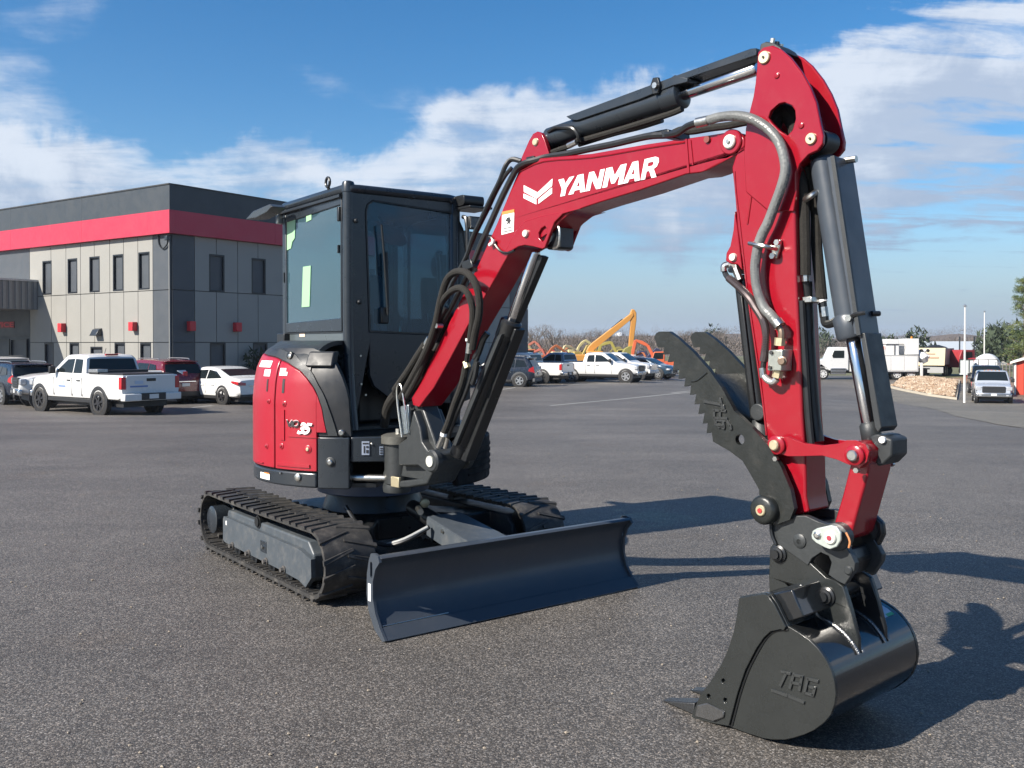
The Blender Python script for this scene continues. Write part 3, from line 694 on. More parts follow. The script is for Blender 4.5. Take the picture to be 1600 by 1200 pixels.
# right side: window frame, panes, lower panel
zw0, zw1 = 1.575, CT - .155
sf = P('side_window_frame', M(H).prism([(CRX + .02, 1.505), (CF - .07, 1.505), (CF - .07, CT - .08), (CRX + .02, CT - .08)], CRr + .004, CRr + .035,
       holes=[[(CRX + .06, zw0 - .004), (CF - .085, zw0 + .015), (CF - .085, zw1 + .02), (CRX + .06, zw1)]]), cabm, bevel=.004)
P('drip_rail', M(H).box(CRX - .01, CF - .06, CRr - .016, CRr + .01, CT - .092, CT - .074), HOSE, cab)
q = M(H).box(CRX + .055, CF - .08, CRr + .014, CRr + .019, zw0 - .01, zw1 + .022); P('side_window', q, SIDEG, sf, smooth=0)
mx = (CRX + CF) / 2 - .03
q = M(H).box(mx - .3, CF - .08, CRr + .024, CRr + .029, zw0 + .01, zw1 + .02); P('sliding_window', q, CABGLASS, sf, smooth=0)
P('sliding_window_edge', M(H).box(mx - .302, mx - .288, CRr + .02, CRr + .03, zw0 - .01, zw1 + .02), HOSE, sf)
P('window_catch', M(H).box(CF - .115, CF - .10, CRr - .004, CRr + .02, 2.0, 2.05), BLACK, sf); P('window_hinge', M(H).box(CF - .105, CF - .075, CRr - .012, CRr + .01, CT - .24, CT - .15), BLACK, sf, bevel=.005)
P('window_hinge', M(H).box(CRX + .03, CRX + .045, CRr - .008, CRr + .01, 1.86, 1.93), BLACK, sf)
P('lower_side_panel', M(H).prism([(CRX + .02, .886), (CF - .045, .886), (CF - .06, 1.50), (CRX + .02, 1.50)], CRr + .012, CRr + .03), mat('side_panel_grey', (.075, .090, .095), .30, 0, .06, coat=.3), bevel=.003)
P('panel_gap', M(H).box(CRX + .02, CF - .05, CRr + .006, CRr + .02, 1.496, 1.504), BLACK)
P('hinge_block', M(H).box(CRX - .035, CRX + .10, CRr - .03, CRr + .02, 1.42, 1.50), BLACK, bevel=.006)
P('warning_decal', M(H).box(CRX + .28, CRX + .37, CRr + .009, CRr + .013, 1.475, 1.508), mat('cream_decal', (.75, .55, .42), .5))
for k in range(5):
    P('louvre', M(H).box(CF - .17, CF - .09, CRr - .006, CRr + .013, 1.20 + k * .035, 1.222 + k * .035), STEEL if False else GREYM, bevel=.004)
# pale protective film strips inside the glass
for pts in ('449,330 462,331 461,372 457,378 455,388 449,391', '479,325 487,321 487,343 479,347', '474,417 486,415 484,479 472,480'):
    q = M(H); q.prism(H.pts(pts, CRr + .012), CRr + .009, CRr + .0125); P('protective_film', q, GREENS, sf, smooth=0)
# far (left) and rear walls of the cab
P('left_door_frame', M(H).prism([(CRX, .88), (CF, .88), (CF, CT - .06), (CRX, CT - .06)], CL - .02, CL + .01, holes=[rrect(CRX + .36, CF - .08, 1.06, CT - .14, .08), rrect(CRX + .07, CRX + .30, 1.45, CT - .14, .05)]), cabm, bevel=.004)
P('door_window', M(H).prism(rrect(CRX + .36, CF - .08, 1.06, CT - .14, .08), CL - .008, CL - .003), CLEARG, smooth=0)
P('door_window', M(H).prism(rrect(CRX + .07, CRX + .30, 1.45, CT - .14, .05), CL - .008, CL - .003), CLEARG, smooth=0)
P('rear_wall', M(H).prism([(CRr, .88), (CL, .88), (CL, CT - .06), (CRr, CT - .06)], CRX, CRX + .025, holes=[rrect(CRr + .10, CL - .10, 1.62, CT - .16, .07)], ax='a'), cabm, bevel=.004)
P('rear_window', M(H).prism(rrect(CRr + .10, CL - .10, 1.62, CT - .16, .07), CRX + .01, CRX + .015, ax='a'), CLEARG, smooth=0)
P('headlining', M(H).box(CRX + .03, CF - .06, CRr + .04, CL - .04, CT - .09, CT - .075), mat('headlining_grey', (.10, .11, .12), .9))
# seat and controls
st = P('operator_seat', M(H).prism(ease([(-.40, 1.28), (.02, 1.25), (.06, 1.32), (.02, 1.37), (-.30, 1.38), (-.38, 1.60), (-.44, 1.88), (-.50, 1.92), (-.53, 1.86), (-.50, 1.5), (-.46, 1.34)], 3, True), -.14, .30), FABRIC, bevel=.03, seg=3)
P('headrest', M(H).prism(rrect(-.05, .20, 1.93, 2.10, .05), -.54, -.46, ax='a'), FABRIC, st, bevel=.02)
P('seat_base', M(H).box(-.40, 0, -.12, .28, .9, 1.27), BLACK, bevel=.02)
for s in (-1, 1):
    P('armrest_console', M(H).prism([(-.30, 1.25), (.08, 1.25), (.14, 1.38), (.10, 1.46), (-.05, 1.42), (-.30, 1.45)], .08 + s * .27, .08 + s * .35), FABRIC, bevel=.02)
    P('control_lever', M(H).tube([(.08, .08 + s * .31, 1.42), (.10, .08 + s * .31, 1.55), (.09, .08 + s * .31, 1.64)], lambda t: .010 + .016 * (t > .5), 8), HOSE)
    P('travel_lever', M(H).tube([(.12, .08 + s * .06, .9), (.16, .08 + s * .06, 1.25), (.10, .08 + s * .07, 1.50), (.06, .08 + s * .10, 1.58)], .010, 8), HOSE)
P('floor_mat', M(H).box(CRX + .05, CF - .05, CRr + .05, CL - .03, .878, .90), HOSE)
P('monitor', M(H).box(.16, .20, -.26, -.10, 1.46, 1.62), BLACK, bevel=.01)
P('grab_rail', M(H).tube([(CF - .14, CL - .05, 1.5), (CF - .16, CL - .06, 1.95), (CF - .13, CL - .09, 2.04), (CF - .08, CL - .09, 2.04)], .014, 8), HOSE)
# roof loop, mirrors, lamps
y0_, z0_ = H.px(514, 285, CRr)
P('hook_stem', M(H).cyl((y0_, CRr - .008, z0_ - .025), (y0_ + .004, CRr + .015, z0_ - .085), .011, 8), BLACK)
P('roof_hook', M(H).tube([(y0_ + .030 * math.cos(R(t)), CRr - .008, z0_ + .030 * math.sin(R(t))) for t in range(0, 361, 30)], .009, 8, sm=1, cap=False), HOSE)
mr = P('mirror', M(H).prism([H.px(u, v, CRr - .10) for u, v in ((398, 344), (410, 331), (436, 320), (440, 324), (432, 333), (415, 342))], CRr - .17, CRr - .07), mat('mirror_back', (.035, .038, .04), .30), bevel=.006)
P('mirror_arm', M(H).tube([(CRX + .03, CRr - .005, 2.37), (CRX - .03, CRr - .03, 2.40), (CRX - .10, CRr - .08, 2.37)], .010, 8), BLACK, mr)
P('mirror_bracket', M(H).box(CRX - .05, CRX - .01, CRr - .03, CRr + .01, 2.28, 2.36), STEEL, bevel=.004)
a_, z_ = H.px(513, 349, CL - .1)
P('interior_mirror', M(H).lathe((.03, .12, 2.17), (.035, .10, 2.14), [(0, .02), (.004, .115), (.015, .12), (.02, .10)], 28), BLACK)
P('mirror_stem', M(H).tube([(-.15, .12, 2.30), (-.06, .12, 2.23), (.03, .12, 2.18)], .012, 8), BLACK)
# left front corner lamp cluster
yL = CL + .06
lp = P('beacon_housing', M(H).prism(rrect(CF - .10, CF + .10, CT - .09, CT - .02, .025), CL - .02, CL + .14), BLACK, bevel=.02)
P('lamp_shade', M(H).hexa([(CF - .05, CL - .02, CT - .115), (CF + .17, CL - .02, CT - .115), (CF + .17, CL + .16, CT - .115), (CF - .05, CL + .16, CT - .115), (CF - .05, CL - .02, CT - .095), (CF + .17, CL - .02, CT - .10), (CF + .17, CL + .16, CT - .10), (CF - .05, CL + .16, CT - .095)]), BLACK, lp, bevel=.003)
def worklamp(fr, a, b, c, w, h, d, par=None, name='work_lamp'):
    l = put(name, M(fr).box(a - d, a, b - w / 2, b + w / 2, c - h / 2, c + h / 2), BLACK, par or EX, bevel=.008)
    put('lamp_lens', M(fr).box(a, a + .006, b - w / 2 + .008, b + w / 2 - .008, c - h / 2 + .008, c + h / 2 - .008), mat('lamp_lens', (.16, .16, .155), .18, .5, .3, 120, bump=1.0, bscale=300), l, smooth=0); return l
worklamp(H, CF + .09, CL + .075, CT - .20, .095, .085, .05)
P('handrail', M(H).tube([(CF + .02, CL + .02, 2.28), (CF + .06, CL + .03, 2.2), (CF + .06, CL + .03, 1.5)], .014, 8), BLACK)

# ---- swing bracket
wb = .075
sb = P('swing_bracket', M(B).prism(B.pts('646,640 656,668 659,690 668,704 676,703 686,709 689,721 685,731 676,739 667,757 640,762 622,762 622,752 660,748 664,735 655,728 622,728 622,694 636,684', -.10), -.10, .10), IRON, bevel=.010, seg=3)
sp_, st_ = B.px(627, 690, 0), B.px(621, 755, 0); sx = -2.69
P('swing_post', M(B).cyl((sx, 0, .60), (sx, 0, .86), .085, 28), IRON, sb, bevel=.006)
P('post_collar', M(B).lathe((sx, 0, .84), (sx, 0, .90), [(0, .105), (.045, .105), (.055, .08), (.06, .04)], 30), mat('cast_collar', (.11, .108, .095), .5, .4, .2, 30, bump=.3), sb, smooth=40)
P('post_bolt', M(B).cyl((sx, 0, .895), (sx, 0, .925), .02, 6), STEEL, sb)
P('post_foot', M(B).lathe((sx - .02, 0, .55), (sx - .02, 0, .70), [(0, .08), (.03, .085), (.055, .08), (.06, .072), (.07, .08), (.11, .08), (.14, .07)], 28), IRON, sb, smooth=40)
P('grease_plate', M(B).box(sx + .07, sx + .15, -.108, -.09, .60, .66), ZINCY, sb, bevel=.004)
P('post_top_plate', M(B).box(sx - .05, sx + .06, -.04, .03, .705, .72), ZINCY, sb, bevel=.003)
a0, c0 = B.px(680, 720, -.10)
for s in (-1, 1):
    P('bracket_boss', M(B).lathe((a0, s * .095, c0), (a0, s * .135, c0), [(0, .062), (.03, .062), (.04, .052)], 28), IRON, sb, smooth=40)
P('foot_pin', M(B).cyl((a0, -.142, c0), (a0, .142, c0), .030, 22), PINW, sb)
P('bracket_rib', M(B).prism([(a0 - .40, c0 - .13), (a0 - .06, c0 - .13), (a0 - .02, c0 - .06), (a0 - .07, c0 + .1), (a0 - .22, c0 + .35), (a0 - .34, c0 + .30), (a0 - .34, c0 + .05)], -.05, .06), IRON, sb, bevel=.01)
# swing cylinder
pA = H.loc(B.w((sx, 0, .63))); P('swing_cylinder', M(H).cyl((.25, -.52, .63), (.50, -.50, .63), .04, 18), BLACK)
P('swing_cylinder_rod', M(H).cyl((.48, -.50, .63), tuple(pA - np.array([.01, .03, 0])), .024, 16), STEEL)
# hose guard wire loop at the boom foot
P('guard_wire', M(B).tube(B.path('628,683 622,640 620,612 622,602 627,604 633,640 637,676', -.115), .006, 8), STEEL)
P('hose_clamp_plate', M(B).prism(B.pts('627,635 640,632 642,676 632,680', -.09), -.10, -.085), mat('galvanised', (.35, .40, .42), .35, .8, .3, 60, bump=.4), bevel=.003)

# ---- boom
BW = .080
bo = B.pts('812,262 845,247 925,240 1012,225 1060,218 1110,211 1146,205 1157,208 1163,217 1163,228 1155,238 1140,247 1107,265 1092,270 1072,272 1000,297 937,316 907,326 890,334 876,345 862,360 845,372 815,382 797,393 765,450 730,510 700,566 677,607 668,618 655,636 645,633 643,622 652,606 672,565 705,497 745,418 775,352', -BW)
boom = P('boom', M(B).prism(bo, -BW, BW), RED, bevel=.010, seg=3)
# lifting-cylinder ears on both sides
ear = '905,326 879,334 866,347 859,365 851,387 847,389 832,385 820,383 810,385 800,391 790,395 791,389 796,380 805,361 820,346 845,338'
eo = B.pts(ear, -BW - .014)
oval = B.pts('851,353 854,357 854,366 850,375 847,378 842,372 841,364 845,357', -BW - .014)
for s in (-1, 1):
    P('boom_ear', M(B).prism(eo, s * (BW + .0135), s * (BW - .004), holes=[oval] if s < 0 else []), RED, boom, bevel=.004)
ac, cc_ = B.px(822, 365, -BW - .014)
for s in (-1, 1): P('pin_head', M(B).lathe((ac, s * (BW + .012), cc_), (ac, s * (BW + .026), cc_), [(0, .0185), (.010, .0185), (.014, .016)], 24), PINW, boom)
# welded seam plates on the side
for txt in ('1071,217 1074,217 1078,270 1075,271', '1078,219 1080,219 1084,258 1082,258'):
    P('side_weld', M(B).prism(B.pts(txt, -BW), -BW - .004, -BW + .01), RED, boom)
P('lip_weld', M(B).tube([(a, -BW - .001, c) for a, c in B.pts('812,268 850,252 925,246 1012,231 1071,222', -BW)], .005, 6), RED, boom)
# tip bosses
at, ct = B.px(1143, 222, -BW)
for s in (-1, 1):
    P('tip_boss', M(B).lathe((at, s * (BW - .01), ct), (at, s * (BW + .030), ct), [(0, .050), (.016, .050), (.020, .046)], 32), RED, boom, smooth=40)
    P('pin_washer', M(B).lathe((at, s * (BW + .008), ct), (at, s * (BW + .022), ct), [(0, .028), (.010, .028), (.014, .024)], 28), PINW, boom)
    P('pin_bolt', M(B).cyl((at, s * (BW + .02), ct), (at, s * (BW + .030), ct), .009, 6), STEEL, boom)
a1, c1 = B.px(1106, 218, -BW); P('boss_plug', M(B).cyl((a1, -BW - .01, c1), (a1, -BW, c1), .014, 14), mat('rusty_plug', (.16, .03, .025), .6), boom)
# base ears for the arm cylinder
ea = B.pts('818,247 830,220 836,210 843,206 849,208 853,215 862,243 862,250 818,256', -.055)
ab, cb = B.px(837, 222, -.07)
for s in (-1, 1):
    P('cylinder_ear', M(B).prism(ea, s * .07, s * .045), RED, boom, bevel=.003)
    P('pin_head', M(B).lathe((ab, s * .068, cb), (ab, s * .082, cb), [(0, .018), (.008, .018), (.011, .015)], 20), ZINCY, boom)
P('pivot_pin', M(B).cyl((ab, -.07, cb), (ab, .07, cb), .02, 14), STEEL, boom)
# lettering and emblem
bside = lambda u, v: B.w((B.px(u, v, -BW)[0], -BW - .0022, B.px(u, v, -BW)[1]))
GL = {'Y': ([(0, 1), (.33, 1), (.51, .68), (.70, 1), (1, 1), (.65, .42), (.65, 0), (.36, 0), (.36, .42)], []),
      'A': ([(0, 0), (.33, 1), (.67, 1), (1, 0), (.71, 0), (.66, .17), (.34, .17), (.29, 0)], [[(.41, .37), (.59, .37), (.5, .70)]]),
      'N': ([(0, 0), (0, 1), (.30, 1), (.71, .44), (.71, 1), (1, 1), (1, 0), (.70, 0), (.29, .56), (.29, 0)], []),
      'M': ([(0, 0), (0, 1), (.29, 1), (.5, .52), (.71, 1), (1, 1), (1, 0), (.77, 0), (.77, .56), (.58, .12), (.42, .12), (.23, .56), (.23, 0)], []),
      'R': ([(0, 0), (0, 1), (.68, 1), (.90, .91), (.97, .72), (.90, .52), (.72, .42), (1, 0), (.69, 0), (.46, .37), (.28, .37), (.28, 0)], [[(.28, .59), (.28, .79), (.58, .79), (.66, .69), (.58, .59)]])}
bw = P('brand_lettering', M(B).box(0, .001, -.01, .0, 2.2, 2.201), WHITE, boom, smooth=0)
x_ = 0.0; WD = (('Y', 1.0, -.13), ('A', 1.06, .02), ('N', .98, .10), ('M', 1.28, .02), ('A', 1.06, .06), ('R', 1.0, 0)); TW_ = sum(w + g for _, w, g in WD)
q4 = [np.array(p) for p in ((867, 309), (1026, 276.5), (1032.5, 243), (873, 281))]
for ch, w_, g_ in WD:
    o_, hs_ = GL[ch]
    def mp_(p):
        X = (x_ + p[0] * w_) / TW_; q = (1 - p[1]) * ((1 - X) * q4[0] + X * q4[1]) + p[1] * ((1 - X) * q4[3] + X * q4[2]); return B.px(q[0], q[1], -BW)
    P('brand_letter', M(B).prism([mp_(p) for p in o_], -BW - .0022, -BW + .002, holes=[[mp_(p) for p in h] for h in hs_]), WHITE, bw, smooth=0); x_ += w_ + g_
def flat(name, txt, mt, par, d=.0022, scale=None, org=(0, 0), fr=B, b=-BW):
    pts = [tuple(map(float, p.split(','))) for p in txt.split()]
    if scale: pts = [(org[0] + x / scale, org[1] + y / scale) for x, y in pts]
    q = M(fr); q.prism([fr.px(u, v, b) for u, v in pts], b - d, b + .002); return P(name, q, mt, par, smooth=0)
for t_ in ('475,958 562,1003 655,916 652,962 556,1042 476,999', '474,1010 554,1046 554,1078 474,1038', '566,1046 652,972 652,1009 566,1074'):
    flat('emblem', t_, WHITE, boom, scale=4, org=(700, 50))
dd = flat('warning_decal', '785,331 804,327 803,362 784,367', WHITE, boom)
flat('decal_band', '785,331 804,327 804,332 785,336', ORANGE_D, dd, .0032)
flat('decal_figure', '793,340 797,339 799,345 797,348 800,351 795,349 792,352 794,346 790,346', DECK, dd, .0032)
for k in range(4): flat('decal_line', '787,%d 801,%d 801,%.1f 787,%.1f' % (355 + k * 2.5, 352 + k * 2.5, 352.7 + k * 2.5, 355.7 + k * 2.5), DECK, dd, .0032)
# boom work lamp
al, cl_ = B.px(874, 372, -.02)
wl = P('boom_lamp', M(B).box(al - .05, al + .03, -.06, .05, cl_ - .055, cl_ + .055), BLACK, bevel=.01)
P('lamp_lens', M(B).box(al + .03, al + .036, -.05, .04, cl_ - .045, cl_ + .045), mat('lamp_lens_b', (.08, .08, .08), .2, .4, .3, 120, bump=1.0, bscale=300), wl)
P('lamp_bracket', M(B).tube([(al + .01, -.066, cl_ + .05), (al + .045, -.066, cl_ + .04), (al + .04, -.066, cl_ - .04), (al + .005, -.066, cl_ - .055)], .006, 6), STEEL, wl)
P('lamp_cable', M(B).tube(B.path('764,370 768,372 774,383 783,393 795,395 804,391', -.09), .006, 6), HOSE); P('cable_clip', M(B).tube(B.path('771,374 770,379 765,383', -.098), .010, 6), WHITE)

# ---- boom lift cylinder (in front of the boom's lower half)
def cyl_between(fr, u0, v0, u1, v1, b, r, name, mt, par=EX, n=24, caps=True):
    p0, p1 = fr.px(u0, v0, b), fr.px(u1, v1, b); p0 = (p0[0], b, p0[1]); p1 = (p1[0], b, p1[1]); L = float(np.linalg.norm(np.array(p1) - np.array(p0)))
    q = M(fr).lathe(p0, p1, [(0, r * .8), (.01, r), (L - .01, r), (L, r * .8)], n); return P(name, q, mt, par, smooth=40)
lc = cyl_between(B, 797, 508, 716, 712, 0, .052, 'lift_cylinder', BLACK)
P('cylinder_gland', M(B).lathe((*[B.px(800, 500, 0)[0], 0, B.px(800, 500, 0)[1]],), (*[B.px(792, 522, 0)[0], 0, B.px(792, 522, 0)[1]],), [(0, .045), (.01, .058), (.10, .058)], 24), BLACK, lc)
cyl_between(B, 838, 392, 797, 508, 0, .026, 'lift_rod', CHROME)
P('rod_guard', M(B).prism([B.px(u, v, 0) for u, v in ((842, 398), (848, 401), (801, 512), (797, 508))], .0, .045), BLACK, bevel=.004)
P('barrel_guard', M(B).prism([B.px(u, v, -.02) for u, v in ((801, 512), (806, 515), (727, 722), (718, 718))], -.02, .05), BLACK, bevel=.004)
P('edge_strip', M(B).prism([B.px(u, v, -.065) for u, v in ((780, 524), (786, 522), (714, 697), (708, 694))], -.075, -.055), GREYM, bevel=.002)

# ---- arm cylinder on top of the boom
ac_ = cyl_between(B, 858, 217, 1062, 149, 0, .052, 'arm_cylinder', GREY)
P('cylinder_gland', M(B).lathe((B.px(1040, 156.5, 0)[0], 0, B.px(1040, 156.5, 0)[1]), (B.px(1068, 147, 0)[0], 0, B.px(1068, 147, 0)[1]), [(0, .055), (.005, .060), (.09, .060), (.10, .045)], 26), GREY, ac_, smooth=40)
P('cylinder_eye', M(B).cyl((ab, -.045, cb), (ab, .045, cb), .042, 24), GREY, ac_)
cyl_between(B, 1064, 148.5, 1184, 107, 0, .027, 'arm_rod', CHROME)
P('rod_cover', M(B).prism([B.px(u, v, -.045) for u, v in ((1053, 119), (1057, 128), (1182, 86), (1182, 75), (1172, 76))], -.045, .045), GREY, bevel=.003)
P('barrel_cover', M(B).prism([B.px(u, v, -.06) for u, v in ((884, 182), (892, 187), (902, 188), (1000, 155), (1050, 134), (1074, 128), (1074, 122), (1054, 117), (1048, 121))], -.06, .05), GREY, bevel=.003)
P('cover_bracket', M(B).prism([B.px(u, v, -.065) for u, v in ((1018, 134), (1022, 122), (1030, 121), (1033, 132), (1030, 146), (1022, 148))], -.075, -.06), BLACK, bevel=.003)
P('bracket_bolt', M(B).cyl((B.px(1025, 134, -.075)[0], -.088, B.px(1025, 134, -.075)[1]), (B.px(1025, 134, -.075)[0], -.07, B.px(1025, 134, -.075)[1]), .013, 8), STEEL)

# ---- arm
AW = .075
ao = B.pts('1184,82 1192,74 1207,71 1220,77 1235,90 1252,112 1265,135 1275,160 1281,190 1286,212 1285,225 1277,235 1262,242 1250,255 1244,270 1244,300 1240,330 1200,330 1165,300 1162,240 1165,200 1172,170 1177,150 1180,130 1182,110', -.085)
hole = B.pts('1200,184 1205,172 1215,163 1226,160 1236,164 1242,173 1243,186 1238,203 1230,212 1218,204 1206,192', -.085)
bore = [B.px(u, v, -.085) for u, v in ()]
arm = P('arm', M(B).prism(B.pts('1143,262 1150,238 1175,215 1215,215 1244,262 1242,330 1244,437 1249,543 1253,650 1258,719 1259,775 1264,800 1240,806 1220,812 1204,810 1197,795 1198,770 1202,720 1199,690 1193,650 1188,597 1172,490 1161,423 1151,350 1147,300', -AW), -AW, AW), RED, bevel=.009, seg=3)
for s in (-1, 1):
    P('bellcrank_plate', M(B).prism(ao, s * .085, s * .066, holes=[hole]), RED, arm, bevel=.004)
P('crank_web', M(B).prism(B.pts('1240,262 1256,248 1264,228 1262,192 1250,158 1234,128 1228,130 1244,160 1254,192 1255,222 1248,240 1230,255 1215,285 1230,300', -.06), -.068, .068), RED, arm)
for s in (-1, 1):
    a_, c_ = B.px(1195, 90, -.085); P('pin_head', M(B).lathe((a_, s * .084, c_), (a_, s * .098, c_), [(0, .0245), (.008, .0245), (.011, .022)], 24), ZINCY, arm)
    P('pin_centre', M(B).cyl((a_, s * .09, c_), (a_, s * .1, c_), .005, 8), DECK, arm)
    a_, c_ = B.px(1268, 217, -.085); P('pin_head', M(B).lathe((a_, s * .084, c_), (a_, s * .098, c_), [(0, .0215), (.008, .0215), (.011, .019)], 24), ZINCY, arm)
    P('pin_centre', M(B).cyl((a_, s * .09, c_), (a_, s * .1, c_), .005, 8), DECK, arm)
    for u, v in ((1214, 118), (1252, 196)):
        a_, c_ = B.px(u, v, -.085); P('boss_plug', M(B).lathe((a_, s * .084, c_), (a_, s * .092, c_), [(0, .012), (.005, .0115), (.007, .008)], 18), RED, arm)
a_, c_ = B.px(1195, 90, -.085); P('top_pin', M(B).cyl((a_, -.085, c_), (a_, .085, c_), .022, 16), STEEL, arm)
P('rod_eye', M(B).cyl((a_, -.04, c_), (a_, .04, c_), .045, 22), GREYM, arm)
P('top_bracket', M(B).prism(B.pts('1183,82 1186,68 1195,64 1206,66 1216,72 1222,80 1212,80', -.07), -.06, .055), GREYM, arm, bevel=.004)
for k, (u, v) in enumerate(((1206, 67), (1213, 72), (1219, 76))):
    a_, c_ = B.px(u, v, -.03 + k * .02); P('top_bolt', M(B).cyl((a_, -.03 + k * .02, c_ - .005), (a_ + .004, -.03 + k * .02, c_ + .016), .010, 6), STEEL if k != 1 else BLACK, arm)
P('side_weld', M(B).tube([(a, -AW - .001, c) for a, c in B.pts('1148,268 1150,300 1156,350 1161,395 1170,470 1180,540 1192,625 1198,680', -AW)], .004, 6), RED, arm)
P('side_weld', M(B).tube([(a, -AW - .001, c) for a, c in B.pts('1187,230 1182,250 1175,300 1168,350', -AW)], .004, 6), RED, arm)
P('side_weld', M(B).tube([(a, -AW - .001, c) for a, c in B.pts('1170,212 1190,226 1218,243', -AW)], .005, 6), RED, arm)
P('thumb_cylinder_bracket', M(B).prism(B.pts('1151,330 1149,360 1144,385 1138,396 1137,408 1143,412 1156,414 1163,423 1160,395 1156,360', -.05), -.065, .065), RED, arm, bevel=.004)
a_, c_ = B.px(1146, 402, -.065); P('pin_head', M(B).lathe((a_, -.064, c_), (a_, -.076, c_), [(0, .017), (.012, .014)], 18), PINW, arm)
# lower nose
a_, c_ = B.px(1211, 793, -AW); NOSE = (a_, c_)
P('arm_nose', M(B).cyl((a_, -AW - .004, c_), (a_, AW + .004, c_), .055, 26), RED, arm, bevel=.004)
for k, (u, v) in enumerate(((1279, 723), (1279, 735))):
    pass

# ---- bucket cylinder in front of the arm
bc = cyl_between(B, 1286, 247, 1331, 523, 0, .050, 'bucket_cylinder', BLUEG)
p0, p1 = B.px(1324, 492, 0), B.px(1332, 527, 0)
P('cylinder_gland', M(B).lathe((p0[0], 0, p0[1]), (p1[0], 0, p1[1]), [(0, .050), (.01, .056), (.08, .056), (.09, .05)], 28), BLUEG, bc, smooth=40)
p0, p1 = B.px(1272, 222, 0), B.px(1288, 258, 0); P('cylinder_eye', M(B).lathe((p0[0], 0, p0[1]), (p1[0], 0, p1[1]), [(0, .035), (.06, .04)], 20), GREYM, bc)
P('cylinder_eye_ring', M(B).cyl((B.px(1268, 217, -.085)[0], -.045, B.px(1268, 217, -.085)[1]), (B.px(1268, 217, -.085)[0], .045, B.px(1268, 217, -.085)[1]), .042, 22), GREYM, bc)
cyl_between(B, 1333, 528, 1359, 668, 0, .027, 'bucket_rod', CHROME)
cyl_between(B, 1358, 660, 1363, 690, 0, .036, 'rod_end', GREYM)
gb = .072
P('cylinder_cover', M(B).prism([B.px(u, v, -gb) for u, v in ((1291, 246), (1303, 243), (1344, 522), (1334, 524))], -gb, gb), BLUEG, bevel=.004)
P('cover_side', M(B).prism([B.px(u, v, -gb) for u, v in ((1298, 244), (1304, 243), (1345, 523), (1339, 524))], -gb - .003, -gb + .01), GREYM)
P('cover_bolt', M(B).cyl((B.px(1316, 250, 0)[0] + .0, .02, B.px(1316, 250, 0)[1]), (B.px(1316, 250, 0)[0] + .045, .02, B.px(1316, 250, 0)[1]), .013, 8), STEEL)
P('rod_cover', M(B).prism([B.px(u, v, -gb + .01) for u, v in ((1343, 520), (1351, 520), (1377, 668), (1371, 676), (1366, 668))], -gb + .012, gb - .01), GREYM, bevel=.003)
P('cover_clamp', M(B).tube(B.path('1326,501,-.07 1335,492,-.075 1345,490,-.075 1352,489,-.07'), .008, 6), BLACK)
P('clamp_bolt', M(B).cyl((B.px(1329, 497, -.07)[0], -.09, B.px(1329, 497, -.07)[1]), (B.px(1329, 497, -.07)[0], -.06, B.px(1329, 497, -.07)[1]), .013, 6), STEEL)
P('clamp_pin', M(B).tube(B.path('1362,490,.03 1374,490,.06'), .010, 8), BLACK)

# ---- thumb cylinder behind the arm
P('thumb_cylinder', M(B).cyl((B.px(1161, 432, 0)[0], 0, B.px(1161, 432, 0)[1]), (B.px(1187, 652, 0)[0], 0, B.px(1187, 652, 0)[1]), .036, 22), BLACK)
P('thumb_cylinder_rail', M(B).prism([B.px(u, v, -.045) for u, v in ((1148, 430), (1155, 428), (1180, 640), (1173, 644))], -.045, .045), BLACK, bevel=.004)
P('thumb_cylinder_eye', M(B).cyl((B.px(1184, 644, -.05)[0], -.055, B.px(1184, 644, -.05)[1]), (B.px(1184, 644, -.05)[0], .055, B.px(1184, 644, -.05)[1]), .034, 20), GREYM, bevel=.004)
P('thumb_rod_lug', M(B).lathe((B.px(1187, 655, 0)[0], 0, B.px(1187, 655, 0)[1]), (B.px(1192, 680, 0)[0], 0, B.px(1192, 680, 0)[1]), [(0, .03), (.04, .05), (.07, .05)], 20), GREYM)

# ---- thumb
TW = .135
to = B.pts('1022,527 1025,521 1030,518 1045,518 1060,529 1082,549 1107,577 1127,605 1147,642 1175,668 1200,696 1220,729 1235,765 1241,795 1234,812 1212,820 1194,812 1187,793 1186,765 1172,740 1160,720 1140,705 1114,690 1112,675 1104,677 1106,660 1098,662 1101,645 1091,647 1094,630 1085,632 1088,615 1078,617 1080,601 1069,604 1071,590 1060,592 1062,577 1051,579 1053,564 1043,566 1047,553 1036,554 1038,543 1028,543', -TW)
th_hole = [(B.px(1156, 687, -TW)[0] + .021 * math.cos(R(t)), B.px(1156, 687, -TW)[1] + .021 * math.sin(R(t))) for t in range(0, 360, 24)]
thumb = None
for s in (-1, 1):
    q = M(B).prism(to, s * TW, s * (TW - .024), holes=[th_hole])
    if thumb is None: thumb = P('thumb', q, THUMB, smooth=0)
    else: P('thumb_plate', q, THUMB, thumb, smooth=0)
P('thumb_web', M(B).prism(B.pts('1095,585 1110,600 1128,628 1146,660 1142,668 1122,640 1104,612 1090,592', -TW), -TW + .02, TW - .02), THUMB, thumb, bevel=.003)
P('thumb_gusset', M(B).prism(B.pts('1106,590 1112,588 1170,668 1164,672', .0), -.01, .012), WELD, thumb)
P('cross_tube', M(B).cyl((B.px(1185, 700, -TW)[0], -TW + .02, B.px(1185, 700, -TW)[1]), (B.px(1185, 700, -TW)[0], TW - .02, B.px(1185, 700, -TW)[1]), .03, 16), THUMB, thumb)
